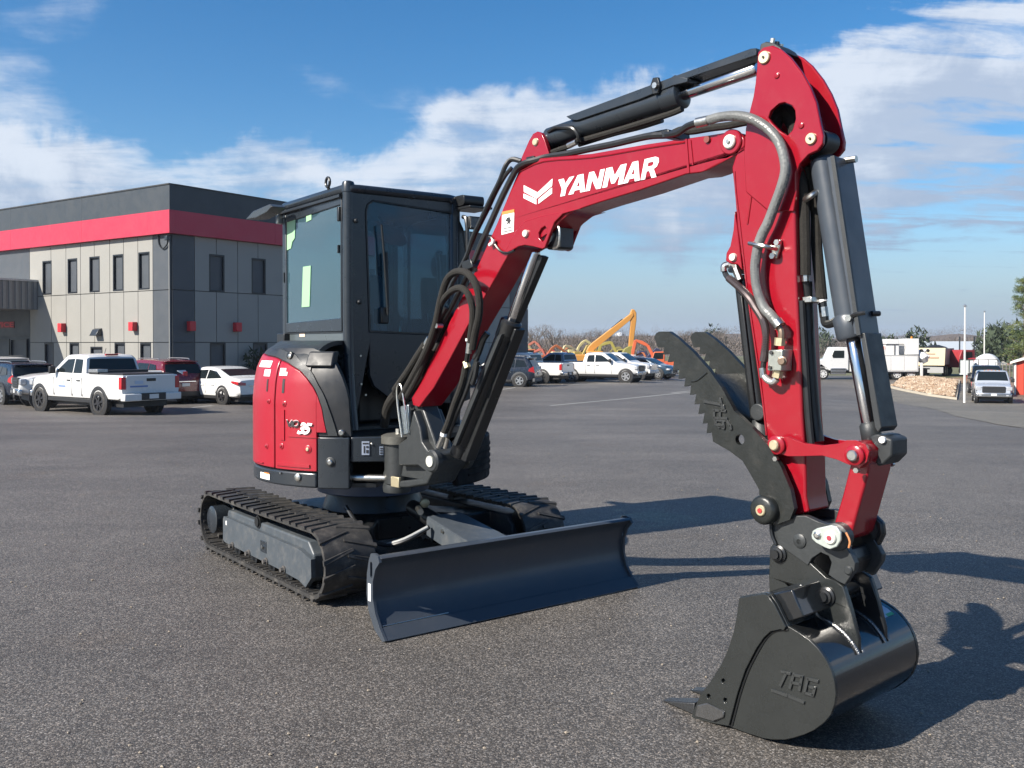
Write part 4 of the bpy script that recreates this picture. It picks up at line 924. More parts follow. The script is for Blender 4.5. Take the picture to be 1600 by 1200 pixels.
for s in (-1, 1):
    P('thumb_hub', M(B).lathe((NOSE[0], s * (TW - .03), NOSE[1]), (NOSE[0], s * (TW + .035), NOSE[1]), [(0, .056), (.05, .056), (.06, .050), (.065, .040)], 32), THUMB, thumb, smooth=40)
    P('hub_pin', M(B).lathe((NOSE[0], s * (TW + .03), NOSE[1]), (NOSE[0], s * (TW + .045), NOSE[1]), [(0, .021), (.010, .021), (.013, .018)], 24), ZINCY, thumb)
    P('hub_pin_centre', M(B).cyl((NOSE[0], s * (TW + .04), NOSE[1]), (NOSE[0], s * (TW + .046), NOSE[1]), .010, 8), mat('red_cap', (.35, .03, .03), .5), thumb)
def strokes(name, S, mt, par, b, r=.0055):
    for s_ in S:
        q = M(B); pp = [np.array(B.px(u, v, b)) for u, v in s_]
        for p0, p1 in zip(pp, pp[1:]):
            d = p1 - p0; L = np.linalg.norm(d); d /= L; n = np.array((-d[1], d[0])) * r; e0, e1 = p0 - d * r * .9, p1 + d * r * .9
            q.prism([tuple(e0 - n), tuple(e1 - n), tuple(e1 + n), tuple(e0 + n)], b - .0065, b + .003)
        P(name, q, mt, par, bevel=.0022)
LETM = mat('bead_dark', (.040, .042, .042), .28, .2, .15, 30, bump=.2, bscale=120)
strokes('weld_letter', [[(1101, 627), (1128, 632)], [(1126, 623), (1131, 641)], [(1131, 634), (1132, 640)]], LETM, thumb, -TW - .001)
strokes('weld_letter', [[(1117, 641), (1134, 642)], [(1117, 641), (1117, 653), (1136, 654)], [(1126, 641), (1126, 653)]], LETM, thumb, -TW - .001)
strokes('weld_letter', [[(1120, 662), (1119, 656), (1136, 657), (1142, 665), (1143, 670)], [(1124, 667), (1132, 666), (1131, 660)], [(1119, 662), (1132, 669)]], LETM, thumb, -TW - .001)
P('weld_bead', M(B).tube([(a, -TW - .001, c) for a, c in B.pts('1080,596 1090,594 1105,582', -TW)], .0035, 6), THUMB, thumb)

# ---- linkage
def link_plate(s):
    b = s * .118; txt = '1204,697 1206,688 1213,683 1221,683 1229,682 1240,687 1258,693 1285,696 1312,693 1322,688 1337,688 1352,694 1358,706 1354,722 1342,732 1328,727 1307,718 1285,712 1251,713 1231,713 1217,709 1207,704'
    q = M(B).prism(B.pts(txt, -.118), b - s * .022, b); l = P('side_link', q, RED, bevel=.004)
    for u, v, mt in ((1215, 695, ZINCY), (1337, 711, STEEL)):
        a, c = B.px(u, v, -.118); P('link_boss', M(B).lathe((a, b - s * .002, c), (a, b + s * .02, c), [(0, .036), (.014, .036), (.018, .031)], 26), RED, l, smooth=40)
        P('link_pin', M(B).lathe((a, b + s * .018, c), (a, b + s * .034, c), [(0, .020), (.010, .020), (.014, .016)], 22), mt, l)
        P('grease_bolt', M(B).cyl((a + (.01 if u > 1300 else 0), b + s * .004, c - .052), (a + (.01 if u > 1300 else 0), b + s * .02, c - .052), .010, 6), STEEL, l)
    return l
link_plate(-1); link_plate(1)
LP_ = B.px(1337, 711, -.118); L2 = B.px(1303, 840, -.135)
P('knuckle', M(B).cyl((LP_[0], -.095, LP_[1]), (LP_[0], .095, LP_[1]), .048, 24), RED, bevel=.004)
P('knuckle_yoke', M(B).prism(B.pts('1362,682 1372,678 1385,680 1398,686 1398,712 1385,725 1375,728 1370,718 1376,700 1366,690', -.03), -.05, .07), GREYM, bevel=.012)
P('yoke_bolt', M(B).cyl((B.px(1380, 687, -.05)[0], -.062, B.px(1380, 687, -.05)[1]), (B.px(1380, 687, -.05)[0], -.045, B.px(1380, 687, -.05)[1]), .012, 8), WHITE)
P('bucket_link', M(B).prism([B.px(u, v, -.085) for u, v in ((1329, 716), (1345, 712), (1358, 722), (1357, 738), (1340, 800), (1330, 838), (1320, 846), (1306, 842), (1301, 828), (1304, 815), (1316, 775), (1328, 728))], -.085, .085), RED, bevel=.008, seg=3)
for s in (-1, 1):
    P('link_end', M(B).lathe((L2[0], s * .085, L2[1]), (L2[0], s * .13, L2[1]), [(0, .05), (.04, .05), (.045, .042)], 26), IRON)
P('lock_plate', M(B).prism(B.pts('1269,836 1271,829 1278,825 1300,820 1309,823 1315,832 1315,844 1309,854 1299,858 1290,855 1275,847 1270,842', -.165), -.172, -.160), mat('pale_zinc', (.48, .52, .48), .42, .5, .1, 40), bevel=.003)
a_, c_ = B.px(1298, 840, -.17); P('lock_pin', M(B).lathe((a_, -.170, c_), (a_, -.182, c_), [(0, .023), (.008, .023), (.011, .020)], 24), PINW); P('lock_pin_centre', M(B).cyl((a_, -.18, c_), (a_, -.184, c_), .009, 8), mat('red_cap2', (.3, .03, .05), .5))
a_, c_ = B.px(1278, 836, -.17); P('lock_bolt', M(B).lathe((a_, -.170, c_), (a_, -.185, c_), [(0, .015), (.008, .014), (.012, .008)], 8), STEEL)

# ---- coupler
co = B.pts('1214,800 1238,806 1259,806 1283,817 1301,822 1316,830 1321,846 1322,854 1329,866 1336,880 1335,891 1320,914 1308,908 1294,898 1299,879 1294,868 1283,863 1269,872 1262,884 1240,868 1214,850 1206,842 1202,825', -.115)
for s in (-1, 1):
    P('coupler_plate' if s > 0 else 'coupler', M(B).prism(co, s * .115, s * .085), IRON, bevel=.006)
P('coupler_core', M(B).prism(B.pts('1222,812 1250,815 1290,826 1305,840 1295,855 1275,855 1250,862 1226,845', -.085), -.086, .086), BLACK, bevel=.006)
P('coupler_latch', M(B).prism(B.pts('1300,862 1320,858 1328,880 1318,905 1304,895', -.08), -.075, .085), BLACK, bevel=.01)
for (u, v, r) in ((1250, 845, .026), (1326, 891, .016), (1250, 846, .014)):
    a, c = B.px(u, v, -.115); P('coupler_boss', M(B).lathe((a, -.112, c), (a, -.124, c), [(0, r), (.008, r), (.012, r * .7)], 22), IRON)
P('coupler_hook', M(B).prism(B.pts('1350,800 1366,806 1378,818 1380,836 1372,852 1356,862 1344,850 1340,820', .085), .088, .118), BLACK, bevel=.008)
P('coupler_spring', M(B).tube(B.path('1213,806 1205,815 1206,835 1212,850', -.125), .006, 6), BLACK)
P('safety_tag_wire', M(B).tube(B.path('1322,832,-.13 1328,846,-.13 1326,856,-.13'), .004, 6), mat('orange_wire', (.5, .2, .08), .5))

# ---- bucket
KW = .31
side = B.pts('1157,932 1175,929 1196,926 1205,929 1214,942 1232,979 1248,988 1265,1000 1279,1014 1291,1031 1299,1048 1304,1066 1306,1084 1304,1100 1298,1117 1288,1129 1272,1141 1256,1148 1240,1153 1226,1156 1208,1156 1190,1153 1165,1145 1139,1135 1110,1129 1082,1121 1088,1104 1097,1084 1112,1064 1130,1036 1141,1010 1149,985 1154,958', -KW)
bz = min(c for a, c in side)
bk = P('bucket', M(B).prism(side, -KW, -KW + .016), BUCKS, bevel=.003)
P('bucket_side', M(B).prism(side, KW, KW - .016), BUCKS, bk, bevel=.003)
shell_o = B.pts('1196,926 1205,929 1214,942 1232,979 1248,988 1265,1000 1279,1014 1291,1031 1299,1048 1304,1066 1306,1084 1304,1100 1298,1117 1288,1129 1272,1141 1256,1148 1240,1153 1226,1156 1208,1156 1190,1153 1165,1145 1139,1135 1110,1129 1082,1121', -KW)
so = np.array(ease(shell_o[4:], 3)); so = np.vstack([np.array(shell_o[:4]), so]); cen = np.array(B.px(1215, 1060, -KW))
def offs(A, d):
    o = []
    for i in range(len(A)):
        t = A[min(i + 1, len(A) - 1)] - A[max(i - 1, 0)]; t = t / np.linalg.norm(t); n = np.array([-t[1], t[0]])
        if n @ (cen - A[i]) < 0: n = -n
        o.append(A[i] + n * d)
    return np.array(o)
s1 = offs(so, .003); s2 = offs(so, .017)
P('bucket_wrapper', M(B).prism([tuple(x) for x in s1] + [tuple(x) for x in s2[::-1]], -KW + .012, KW - .012), BUCK, bk, smooth=30)
# side cutter plate
sc_ = B.pts('1158,933 1176,930 1196,927 1204,930 1213,943 1231,978 1228,984 1222,982 1208,985 1197,995 1185,1012 1168,1045 1156,1080 1148,1110 1142,1133 1112,1128 1083,1120 1089,1104 1098,1084 1113,1064 1131,1036 1142,1010 1150,985 1155,958', -KW)
holes3 = [[(B.px(u, v, -KW)[0] + .010 * math.cos(R(t)), B.px(u, v, -KW)[1] + .010 * math.sin(R(t))) for t in range(0, 360, 36)] for u, v in ((1134, 1063), (1111, 1087), (1137, 1093))]
for s in (-1, 1): P('side_cutter', M(B).prism(sc_, s * (KW + .014), s * (KW + .0005), holes=holes3), BUCKS, bk, bevel=.002)
P('side_weld', M(B).tube([(a, -KW - .002, c) for a, c in B.pts('1232,984 1222,984 1209,987 1198,997 1187,1014 1170,1047 1158,1081 1150,1111 1144,1134', -KW)], .004, 6), BLACK, bk)
# lip and teeth
la, lc_ = B.px(1082, 1121, -KW)
P('lip_plate', M(B).prism([(la - .02, lc_ + .012), (la + .10, lc_ - .0), (la + .10, lc_ + .022), (la - .01, lc_ + .03)], -KW + .01, KW - .01), BUCK, bk, bevel=.003)
tooth = B.pts('1028,1103 1046,1097 1064,1093 1084,1088 1100,1088 1122,1098 1134,1108 1134,1118 1118,1126 1098,1122 1082,1121 1060,1115 1040,1109', -KW)
P('tooth_adapter_weld', M(B).prism(B.pts('1090,1101 1105,1098 1133,1112 1132,1121 1118,1127 1086,1118', -KW - .016), -KW - .022, -KW - .012), mat('painted_weld_b', (.10, .10, .10), .24, .6, .3, 30, bump=.5, bscale=70), bk, bevel=.005)
for k in range(4):
    b0 = -KW + .018 + k * (2 * KW - .1) / 3
    ta = np.array(B.px(1028, 1103, -KW)); 
    def tp(x, z, yy): return (ta[0] + x, b0 + yy, max(.004, ta[1] + z))
    q = M(B).hexa([tp(0, -.008, .004), tp(.175, -.012, -.020), tp(.175, -.012, .07), tp(0, -.008, .056), tp(.0, .004, .004), tp(.175, .06, -.012), tp(.175, .06, .065), tp(.0, .004, .056)])
    P('bucket_tooth', q, mat('worn_tooth', (.06, .06, .06), .35, .7, .3, 30, bump=.4) if k == 0 else BLACK, bk, bevel=.004)
# ears and torque tube
eo1 = B.pts('1203,855 1208,849 1215,846 1228,848 1240,854 1266,879 1292,903 1306,908 1318,917 1324,935 1330,955 1341,1000 1341,1022 1337,1026 1315,996 1290,975 1269,962 1258,940 1250,922 1242,915 1222,920 1202,926 1201,900', -.11)
for s in (-1, 1):
    e = P('bucket_ear', M(B).prism(eo1, s * .11, s * .086), BUCKS if s < 0 else BLACK, bk, bevel=.004)
    for u, v in ((1217, 865), (1292, 931)):
        a, c = B.px(u, v, -.11)
        P('ear_boss', M(B).lathe((a, s * .108, c), (a, s * .150, c), [(0, .034), (.010, .034), (.014, .026), (.022, .026), (.024, .017), (.034, .016)], 24), BLACK, e, smooth=40)
for u, v in ((1217, 865), (1292, 931)):
    a, c = B.px(u, v, -.11); P('bucket_pin', M(B).cyl((a, -.11, c), (a, .11, c), .024, 18), BLACK, bk)
P('torque_tube', M(B).prism([B.px(u, v, -.24) for u, v in ((1202, 928), (1250, 917), (1268, 960), (1222, 975))], -KW + .02, KW - .02), BUCK, bk, bevel=.006)
P('weld_bead', M(B).tube([(a, -.114, c) for a, c in B.pts('1206,930 1226,921 1246,917 1254,930 1262,955 1270,965 1292,982 1316,1002 1338,1030', -.114)], lambda t: .006 + .0012 * math.sin(t * 90), 8, sm=6), mat('painted_weld', (.22, .22, .22), .2, .8, .2, 60, bump=.5, bscale=160), bk)
P('weld_bead', M(B).tube([(a, .114, c) for a, c in B.pts('1262,955 1270,965 1292,982 1316,1002 1338,1030', -.114)], .006, 8), BLACK, bk)
tipa = max(a for a, c in eo1); PWM = bpy.data.materials['painted_weld']
sel = [i for i in range(len(s1)) if s1[i][0] > B.px(1248, 925, -.11)[0] and s1[i][0] < tipa + .004 and s1[i][1] > min(c for a, c in eo1) - .02]
if len(sel) > 2:
    for bb in (-.114, .114, -.083, .083):
        pth = []
        for i in sel:
            n = s1[i] - s2[i]; n = n / np.linalg.norm(n); pth.append((s1[i][0] + n[0] * .004, bb, s1[i][1] + n[1] * .004))
        P('weld_bead', M(B).tube(pth, .0065, 8, sm=3), PWM, bk)
# weld-bead letters on the side plate
BL = [[(1222, 1049), (1235, 1052)], [(1229, 1052), (1220, 1071)],
      [(1235, 1075), (1241, 1054), (1254, 1057), (1250, 1078)], [(1238, 1066), (1252, 1069)],
      [(1278, 1064), (1263, 1060), (1258, 1082), (1271, 1086), (1274, 1075), (1266, 1073)],
      [(1207, 1078), (1232, 1087), (1256, 1097)]]
strokes('weld_letter', BL, mat('bead_black', (.045, .048, .048), .22, .3, .15, 30, bump=.2, bscale=120), bk, -KW - .001, .0052)
fr_ = B.w((0, 0, 0))
# small label on the back of the bucket shell
q = M(B); 
def onshell(i, b):
    p = s1[i]; n = s1[i] - s2[i]; n = n / np.linalg.norm(n); return (p[0] + n[0] * .0015, b, p[1] + n[1] * .0015)
q.grid(lambda u, v: onshell(5 + int(round(u * 4)), .16 + .10 * v), 4, 1); lb_ = P('bucket_label', q, mat('label_white_blue', (.45, .5, .62), .4), bk)
q = M(B); q.grid(lambda u, v: tuple(np.array(onshell(8 + int(round(u * 1)), .21 + .05 * v)) + np.array((.0006, 0, .0006))), 2, 1); P('label_green', q, mat('label_green', (.03, .35, .14), .4), lb_)

# ---- hydraulics: rigid pipes and hoses
def hose(txt, r, mt=HOSE, name='hydraulic_hose', b=None, n=8, sm=4, par=EX): return P(name, M(B).tube(B.path(txt, b), r, n, sm=sm), mt, par)
hose('1042,211,-.06 1012,213,-.06 960,225,-.06 925,232,-.06 887,240,-.06 855,245,-.06 838,250,-.075 822,254,-.09 809,262,-.09 800,277,-.09 784,309,-.09 768,345,-.09 752,380,-.09 738,414,-.09 706,478,-.09 690,507,-.09 673,543,-.09', .016, name='boom_pipe')
hose('815,252,-.02 800,249,-.03 790,259,-.05 780,284,-.06 762,320,-.06 752,342,-.06 738,372,-.06 728,402,-.06 700,455,-.07 680,500,-.08', .013, name='boom_pipe')
hose('800,262,-.04 789,275,-.05 775,300,-.05 762,328,-.04 745,362,-.04 733,392,-.04', .011, name='boom_pipe')
hose('1042,206,.03 1012,212,.03 960,224,.03 925,231,.03 887,239,.03 860,245,.03', .013, name='boom_pipe')
P('pipe_clamp', M(B).prism(B.pts('1034,204 1046,202 1047,214 1035,216', -.08), -.085, .06), BLACK, bevel=.004)
P('pipe_clamp', M(B).prism(B.pts('822,246 834,243 838,252 826,256', -.08), -.085, .06), BLACK, bevel=.004)
P('pipe_clamp', M(B).prism(B.pts('727,410 742,405 746,418 730,424', -.08), -.11, -.03), STEEL if False else BLACK, bevel=.004)
hose('1042,211,-.08 1060,207,-.10 1075,197,-.11 1089,192,-.12', .015)
hose('1048,210,.0 1064,203,.0 1080,205,.0 1110,200,.0 1140,196,.0 1170,190,.0 1195,190,0 1225,215,0 1245,245,0 1254,290,-.02', .016, SLEEVE)
for a_, b_ in (('1089,192', '1105,188'),):
    hose('1089,192,-.125 1098,190,-.125 1107,188,-.125', .0205, STEEL, 'hose_ferrule', sm=1, n=12)
P('return_hose', M(B).tube(B.path('1105,188 1125,183 1150,181 1175,186 1200,201 1217,222 1225,245 1227,267 1221,292 1210,322 1200,348 1191,366 1184,387 1180,418 1183,450 1193,479 1204,492 1216,506', -.125), .0180, 16, sm=6), SPIRAL)
# spiral ridges round the grey hose
rp = ease(B.path('1107,188 1125,183 1150,181 1175,186 1200,201 1217,222 1225,245 1227,267 1221,292 1210,322 1200,348 1191,366 1184,387 1180,418 1183,450 1193,479 1204,492 1214,504', -.125), 14)
q = M(B)
for i in range(2, len(rp) - 2, 1):
    t = np.array(rp[i + 1]) - np.array(rp[i - 1]); L = np.linalg.norm(t); t = t / L * .0022
    c0 = np.array(rp[i]); q.tube([tuple(c0 - t), tuple(c0 + t)], .0196, 12, sm=1)
P('hose_ridges', q, SPIRAL, smooth=30, kind='stuff')
hose('1213,502,-.125 1219,510,-.125', .023, STEEL, 'hose_ferrule', sm=1, n=14)
hose('1217,509,-.12 1221,518,-.12 1221,530,-.12', .014, COPPER, 'elbow_pipe', n=10)
hose('1219,528,-.12 1218,540,-.12', .021, ZINCY, 'pipe_nut', sm=1, n=6)
vb = P('valve_block', M(B).prism(B.pts('1203,547 1225,546 1223,580 1201,579', -.14), -.15, -.078), mat('zinc_block', (.42, .43, .38), .38, .8, .15, 60), bevel=.004)
for u, v in ((1206, 551), (1204, 574)): a_, c_ = B.px(u, v, -.15); P('port_plug', M(B).cyl((a_, -.158, c_), (a_, -.15, c_), .007, 8), DECK, vb)
a_, c_ = B.px(1224, 564, -.15); P('port_fitting', M(B).lathe((a_, -.15, c_), (a_ + .012, -.185, c_), [(0, .018), (.02, .018), (.022, .012), (.036, .012)], 8), COPPER, vb)
hose('1216,579,-.12 1214,590,-.12', .020, ZINCY, 'pipe_nut', sm=1, n=6)
hose('1214,592,-.12 1208,597,-.12 1200,594,-.12 1194,588,-.12', .013, mat('white_elbow', (.5, .5, .48), .3, .7), 'elbow_fitting', n=10)
hose('1193,590,-.12 1191,575,-.12', .014, STEEL, 'hose_ferrule', sm=1, n=10)
hose('1131,420,-.08 1136,432,-.09 1153,447,-.11 1168,462,-.12 1180,480,-.12 1192,500,-.12 1197,522,-.12 1195,551,-.12 1192,577,-.12', .011, name='thumb_hose')
sp2 = ease(B.path('1138,434,-.095 1153,447,-.11 1168,462,-.12 1180,480,-.12 1192,500,-.12 1197,522,-.12 1195,551,-.12 1193,565,-.12'), 12); q = M(B)
for i in range(1, len(sp2) - 1):
    t = np.array(sp2[i + 1]) - np.array(sp2[i - 1]); t = t / np.linalg.norm(t) * .002; c0 = np.array(sp2[i]); q.tube([tuple(c0 - t), tuple(c0 + t)], .0155, 10, sm=1)
P('spring_guard', q, mat('dark_spring', (.10, .08, .08), .35, .6), smooth=30, kind='stuff')
hose('1131,424,-.09 1131,416,-.09 1138,413,-.08', .013, STEEL, 'elbow_fitting'); hose('1149,420,-.05 1156,438,-.05', .016, STEEL, 'hose_ferrule', sm=1)
P('cylinder_head_block', M(B).prism(B.pts('1136,412 1152,410 1155,428 1140,426', -.05), -.06, .03), mat('zinc_block2', (.4, .4, .36), .4, .8), bevel=.004)
# clamp that holds the grey hose
hose('1171,380,-.13 1184,383,-.15 1198,385,-.145 1212,389,-.10', .009, STEEL, 'hose_clamp')
P('clamp_plate', M(B).prism(B.pts('1212,375 1220,374 1219,386 1214,404 1205,404 1206,392', -.09), -.092, -.078), STEEL, bevel=.003)
for u, v in ((1216, 379), (1209, 400)): a_, c_ = B.px(u, v, -.09); P('clamp_bolt', M(B).cyl((a_, -.104, c_), (a_, -.09, c_), .012, 6), STEEL)
# sleeves and pipes along the arm front edge
hose('1246,262,-.02 1252,285,-.03 1256,320,-.03 1257,360,-.03 1258,400,-.03 1258,430,-.03', .021, SLEEVE, n=10); hose('1258,425,-.03 1259,440,-.03', .016, STEEL, 'hose_ferrule', sm=1)
hose('1262,260,0 1268,285,.02 1275,330,.02 1276,383,.02 1281,437,.02 1284,468,.02', .021, SLEEVE, n=10)
hose('1254,255,.02 1250,300,.03 1252,350,.04 1254,400,.04', .018, SLEEVE, n=10)
hose('1283,468,.02 1285,473,.02', .020, WHITE, 'hose_band', sm=1, n=10); hose('1285,473,.02 1286,483,.02', .017, HOSE, sm=1); hose('1286,480,.02 1288,495,.02', .018, STEEL, 'hose_ferrule', sm=1)
hose('1288,494,.02 1290,505,.02 1298,506,.01 1308,501,.0 1316,499,.0', .016, HOSE, 'elbow_fitting', n=10)
hose('1259,440,-.01 1261,480,0 1264,540,0 1268,600,0 1272,650,0 1278,690,0', .024, HOSE, 'arm_pipe', n=12); hose('1252,470,-.05 1257,560,-.05 1263,650,-.05 1268,700,-.05', .014, HOSE, 'arm_pipe')
P('pipe_clamp', M(B).prism(B.pts('1253,464 1268,463 1269,472 1254,473', -.05), -.05, .02), STEEL, bevel=.003)
hose('1258,312,-.05 1267,306,-.06 1276,300,-.04', .012, STEEL, 'hose_clamp')
# sleeve bundle seen through the crank opening
hose('1200,230,0 1206,205,.0 1212,182,0 1222,175,.02 1240,190,.03 1252,230,.03', .034, SLEEVE, n=10)
# arm cylinder hoses
hose('857,206,-.05 868,199,-.06 882,199,-.07 895,201,-.07 903,211,-.06 904,219,-.05', .010); hose('866,200,-.03 880,196,-.04 896,199,-.05', .009)
hose('860,239,-.04 875,233,-.05 890,228,-.06 905,218,-.06', .013, SLEEVE); hose('888,228,-.07 901,222,-.07', .014, STEEL, 'hose_ferrule', sm=1)
hose('900,222,-.02 960,205,-.02 1000,193,-.02 1035,182,-.02 1055,175,-.02 1066,170,-.02', .014, SLEEVE)
hose('905,226,.02 960,209,.02 1000,199,.02 1035,188,.02', .012, HOSE)
P('cylinder_port', M(B).cyl((B.px(1064, 168, 0)[0], 0, B.px(1064, 168, 0)[1]), (B.px(1058, 155, 0)[0], 0, B.px(1058, 155, 0)[1]), .022, 12), BLACK)
P('cylinder_port', M(B).cyl((B.px(856, 205, -.03)[0], -.03, B.px(856, 205, -.03)[1]), (B.px(862, 215, 0)[0], 0, B.px(862, 215, 0)[1]), .020, 12), BLACK)
# braided loops at the boom foot
hose('626,622,-.10 645,588,-.11 667,545,-.12 680,508,-.13 688,470,-.14 697,440,-.15 708,427,-.16 722,424,-.17 735,431,-.18 744,446,-.18 749,468,-.17 748,495,-.16 742,522,-.14 738,545,-.13', .019, SLEEVE, n=10, sm=6)
hose('632,626,-.09 655,582,-.10 676,525,-.11 686,482,-.13 697,463,-.14 708,453,-.15 720,450,-.16 731,459,-.16 738,480,-.15 738,505,-.14 734,535,-.13', .018, SLEEVE, n=10, sm=6)
hose('734,533,-.13 732,552,-.13', .016, STEEL, 'hose_ferrule', sm=1, n=10); hose('733,529,-.13 733,533,-.13', .020, WHITE, 'hose_band', sm=1, n=10)
hose('731,552,-.13 728,572,-.12', .013, HOSE, sm=1); hose('728,565,-.12 731,575,-.12', .020, ZINCY, 'pipe_nut', sm=1, n=6)
hose('728,572,-.12 722,600,-.12 710,632,-.12 700,662,-.12 694,676,-.12', .019, SLEEVE, n=10); hose('694,676,-.12 693,681,-.12', .020, WHITE, 'hose_band', sm=1, n=10); hose('693,680,-.12 685,699,-.12', .016, STEEL, 'hose_ferrule', sm=1, n=10)
hose('751,545,-.10 742,570,-.10 728,612,-.10 712,650,-.10 700,684,-.10', .012); hose('700,680,-.10 695,700,-.10', .013, STEEL, 'hose_ferrule', sm=1)
hose('762,520,-.09 755,530,-.10 748,550,-.10 742,560,-.10', .018, HOSE, 'elbow_fitting'); hose('738,600,-.11 742,588,-.11 746,565,-.11', .014)
for k, (du, dv, bb) in enumerate(((0, 0, -.06), (7, 6, -.04), (12, 12, -.02), (-5, -3, -.08))):
    hose('%f,%f,%f %f,%f,%f %f,%f,%f %f,%f,%f' % (622 + du, 612 + dv, bb, 641 + du, 585 + dv, bb - .02, 658 + du, 558 + dv, bb - .03, 670 + du, 540 + dv, bb - .03), .020, SLEEVE, n=10)
    hose('%f,%f,%f %f,%f,%f' % (668 + du, 545 + dv * .6, bb - .03, 676 + du, 530 + dv * .6, bb - .03), .017, STEEL, 'hose_ferrule', sm=1, n=10)
    hose('%f,%f,%f %f,%f,%f %f,%f,%f' % (676 + du * .7, 531 + dv * .6, bb - .03, 688 + du * .7, 505 + dv * .6, bb - .03, 700 + du * .6, 482 + dv * .6, bb - .04), .012)
hose('620,615,-.05 612,625,-.03 605,640,0 600,665,.02', .03, SLEEVE, n=10)
P('hose_fitting', M(B).cyl((B.px(686, 509, -.12)[0], -.14, B.px(686, 509, -.12)[1]), (B.px(686, 509, -.12)[0], -.10, B.px(686, 509, -.12)[1]), .014, 8), STEEL)

# ==================================================================== DEALERSHIP BUILDING
BC = (-15.49, 43.0, 0)
BLF = Frame(BC, 145.5)       # forward = along the left face away from the corner; left = into the view side?  (b<0 is outside)
BRF = Frame(BC, 55.5)        # forward = along the right face away from the corner
GZ = -1.6
def wall_t(fr, u):
    r = ray(u, 500); d = fr.o - EYE; nrm = fr.L; t = (d @ nrm) / (r @ nrm); return (EYE + r * t - fr.o) @ fr.F
def wall_z(fr, u, v):
    return fr.px(u, v, 0)[1]
# outward sign for each face (towards the camera)
SL = 1 if (EYE - BLF.o) @ BLF.L > 0 else -1
SR = 1 if (EYE - BRF.o) @ BRF.L > 0 else -1
ZR0, ZR1, ZP = wall_z(BLF, 268, 365), wall_z(BLF, 268, 329), wall_z(BLF, 268, 290)
ZJ1, ZJ0 = wall_z(BLF, 240, 454), wall_z(BLF, 240, 535)
PANEL = mat('pale_grey_panel', (.25, .245, .225), .55, 0, .05, .7); DPAN = mat('dark_grey_panel', (.055, .063, .073), .5, 0, .06, .9)
PARA = mat('charcoal_parapet', (.032, .040, .048), .5, 0, .06, .9); REDB = mat('red_band', (.43, .024, .055), .45, 0, .05, .9)
WFR = mat('window_frame_black', (.012, .014, .018), .35); ROOFM = mat('roof_grey', (.2, .2, .2), .8)
def opaque_glass(name, c, r=.05, sp=.3):
    m = bpy.data.materials.new(name); m.use_nodes = True; b = m.node_tree.nodes['Principled BSDF']
    b.inputs['Base Color'].default_value = (*c, 1); b.inputs['Roughness'].default_value = r; b.inputs['Specular IOR Level'].default_value = sp
    t = NT(m.node_tree); p = t.n('ShaderNodeNewGeometry').outputs['Position']; bp = t.n('ShaderNodeBump'); bp.inputs['Strength'].default_value = .10; bp.inputs['Distance'].default_value = .05
    t.l(t.noise(p, .9, 2, .5), bp.inputs['Height']); t.l(bp.outputs[0], b.inputs['Normal']); return m
BGL = opaque_glass('building_glass', (.006, .008, .011)); VGL = opaque_glass('vehicle_glass', (.010, .014, .016), .04)
BL_ = thing('dealership_building', 'two storey pale grey panelled building with a red band below its charcoal parapet', 'building', (BC[0], BC[1], GZ))
LEN_L, LEN_R = 40.0, 29.3
core = M(BRF)
if True:
    # core box: from the corner along both faces
    p = lambda a, b, z: tuple(np.array(BC) + BRF.F * a + BLF.F * b + np.array((0, 0, z)))
    core = M().hexa([p(.05, .05, GZ), p(LEN_R, .05, GZ), p(LEN_R, LEN_L, GZ), p(.05, LEN_L, GZ), p(.05, .05, ZP - .4), p(LEN_R, .05, ZP - .4), p(LEN_R, LEN_L, ZP - .4), p(.05, LEN_L, ZP - .4)], True)
put('wall_core', core, DPAN, BL_, smooth=0)
PCACHE = {}
def face_box(fr, S, t0, t1, z0, z1, d0, d1): return M(fr).box(t0, t1, S * d0, S * d1, z0, z1)
def panel(fr, S, t0, t1, z0, z1, mt, holes=(), d=.05, name='wall_panel'):
    g = .018; hs = [[(h[0], h[2]), (h[1], h[2]), (h[1], h[3]), (h[0], h[3])] for h in holes if h[0] > t0 - .01 and h[1] < t1 + .01 and h[2] < z1 and h[3] > z0]
    q = M(fr); outer = [(t0 + g, z0 + g), (t1 - g, z0 + g), (t1 - g, z1 - g), (t0 + g, z1 - g)]
    if hs:
        h = hs[0]; a, b, c, e = h[0][0], h[1][0], max(h[0][1], z0 + g), min(h[2][1], z1 - g)
        for (x0, x1, y0, y1) in ((t0 + g, a, z0 + g, z1 - g), (b, t1 - g, z0 + g, z1 - g), (a, b, z0 + g, c), (a, b, e, z1 - g)):
            if x1 - x0 > .01 and y1 - y0 > .01: q.box(x0, x1, S * -.04, S * d, y0, y1)
    else: q.box(t0 + g, t1 - g, S * -.04, S * d, z0 + g, z1 - g)
    return put(name, q, mt, BL_, smooth=0)
def window(fr, S, t0, t1, z0, z1, mull=True):
    f = .07; q = M(fr)
    for (x0, x1, y0, y1) in ((t0, t0 + f, z0, z1), (t1 - f, t1, z0, z1), (t0 + f, t1 - f, z0, z0 + f), (t0 + f, t1 - f, z1 - f, z1)): q.box(x0, x1, S * -.12, S * .058, y0, y1)
    w = put('window', q, WFR, BL_, smooth=0); put('pane', M(fr).box(t0 + f, t1 - f, S * -.09, S * -.075, z0 + f, z1 - f), BGL, w, smooth=0); return w
tl = lambda x: wall_t(BLF, x / 3); tr_ = lambda x: wall_t(BRF, x / 3)
zpx = lambda fr, x, y: fr.px(x / 3, y / 3 + 270, 0)[1]
ZW1, ZW0 = zpx(BLF, 655, 374), zpx(BLF, 655, 549)
zlow1 = ZJ0 - .02
winL = [(tl(x1), tl(x0), ZW0, ZW1) for x0, x1 in ((205, 248), (323, 368), (425, 473), (535, 583), (655, 707))]
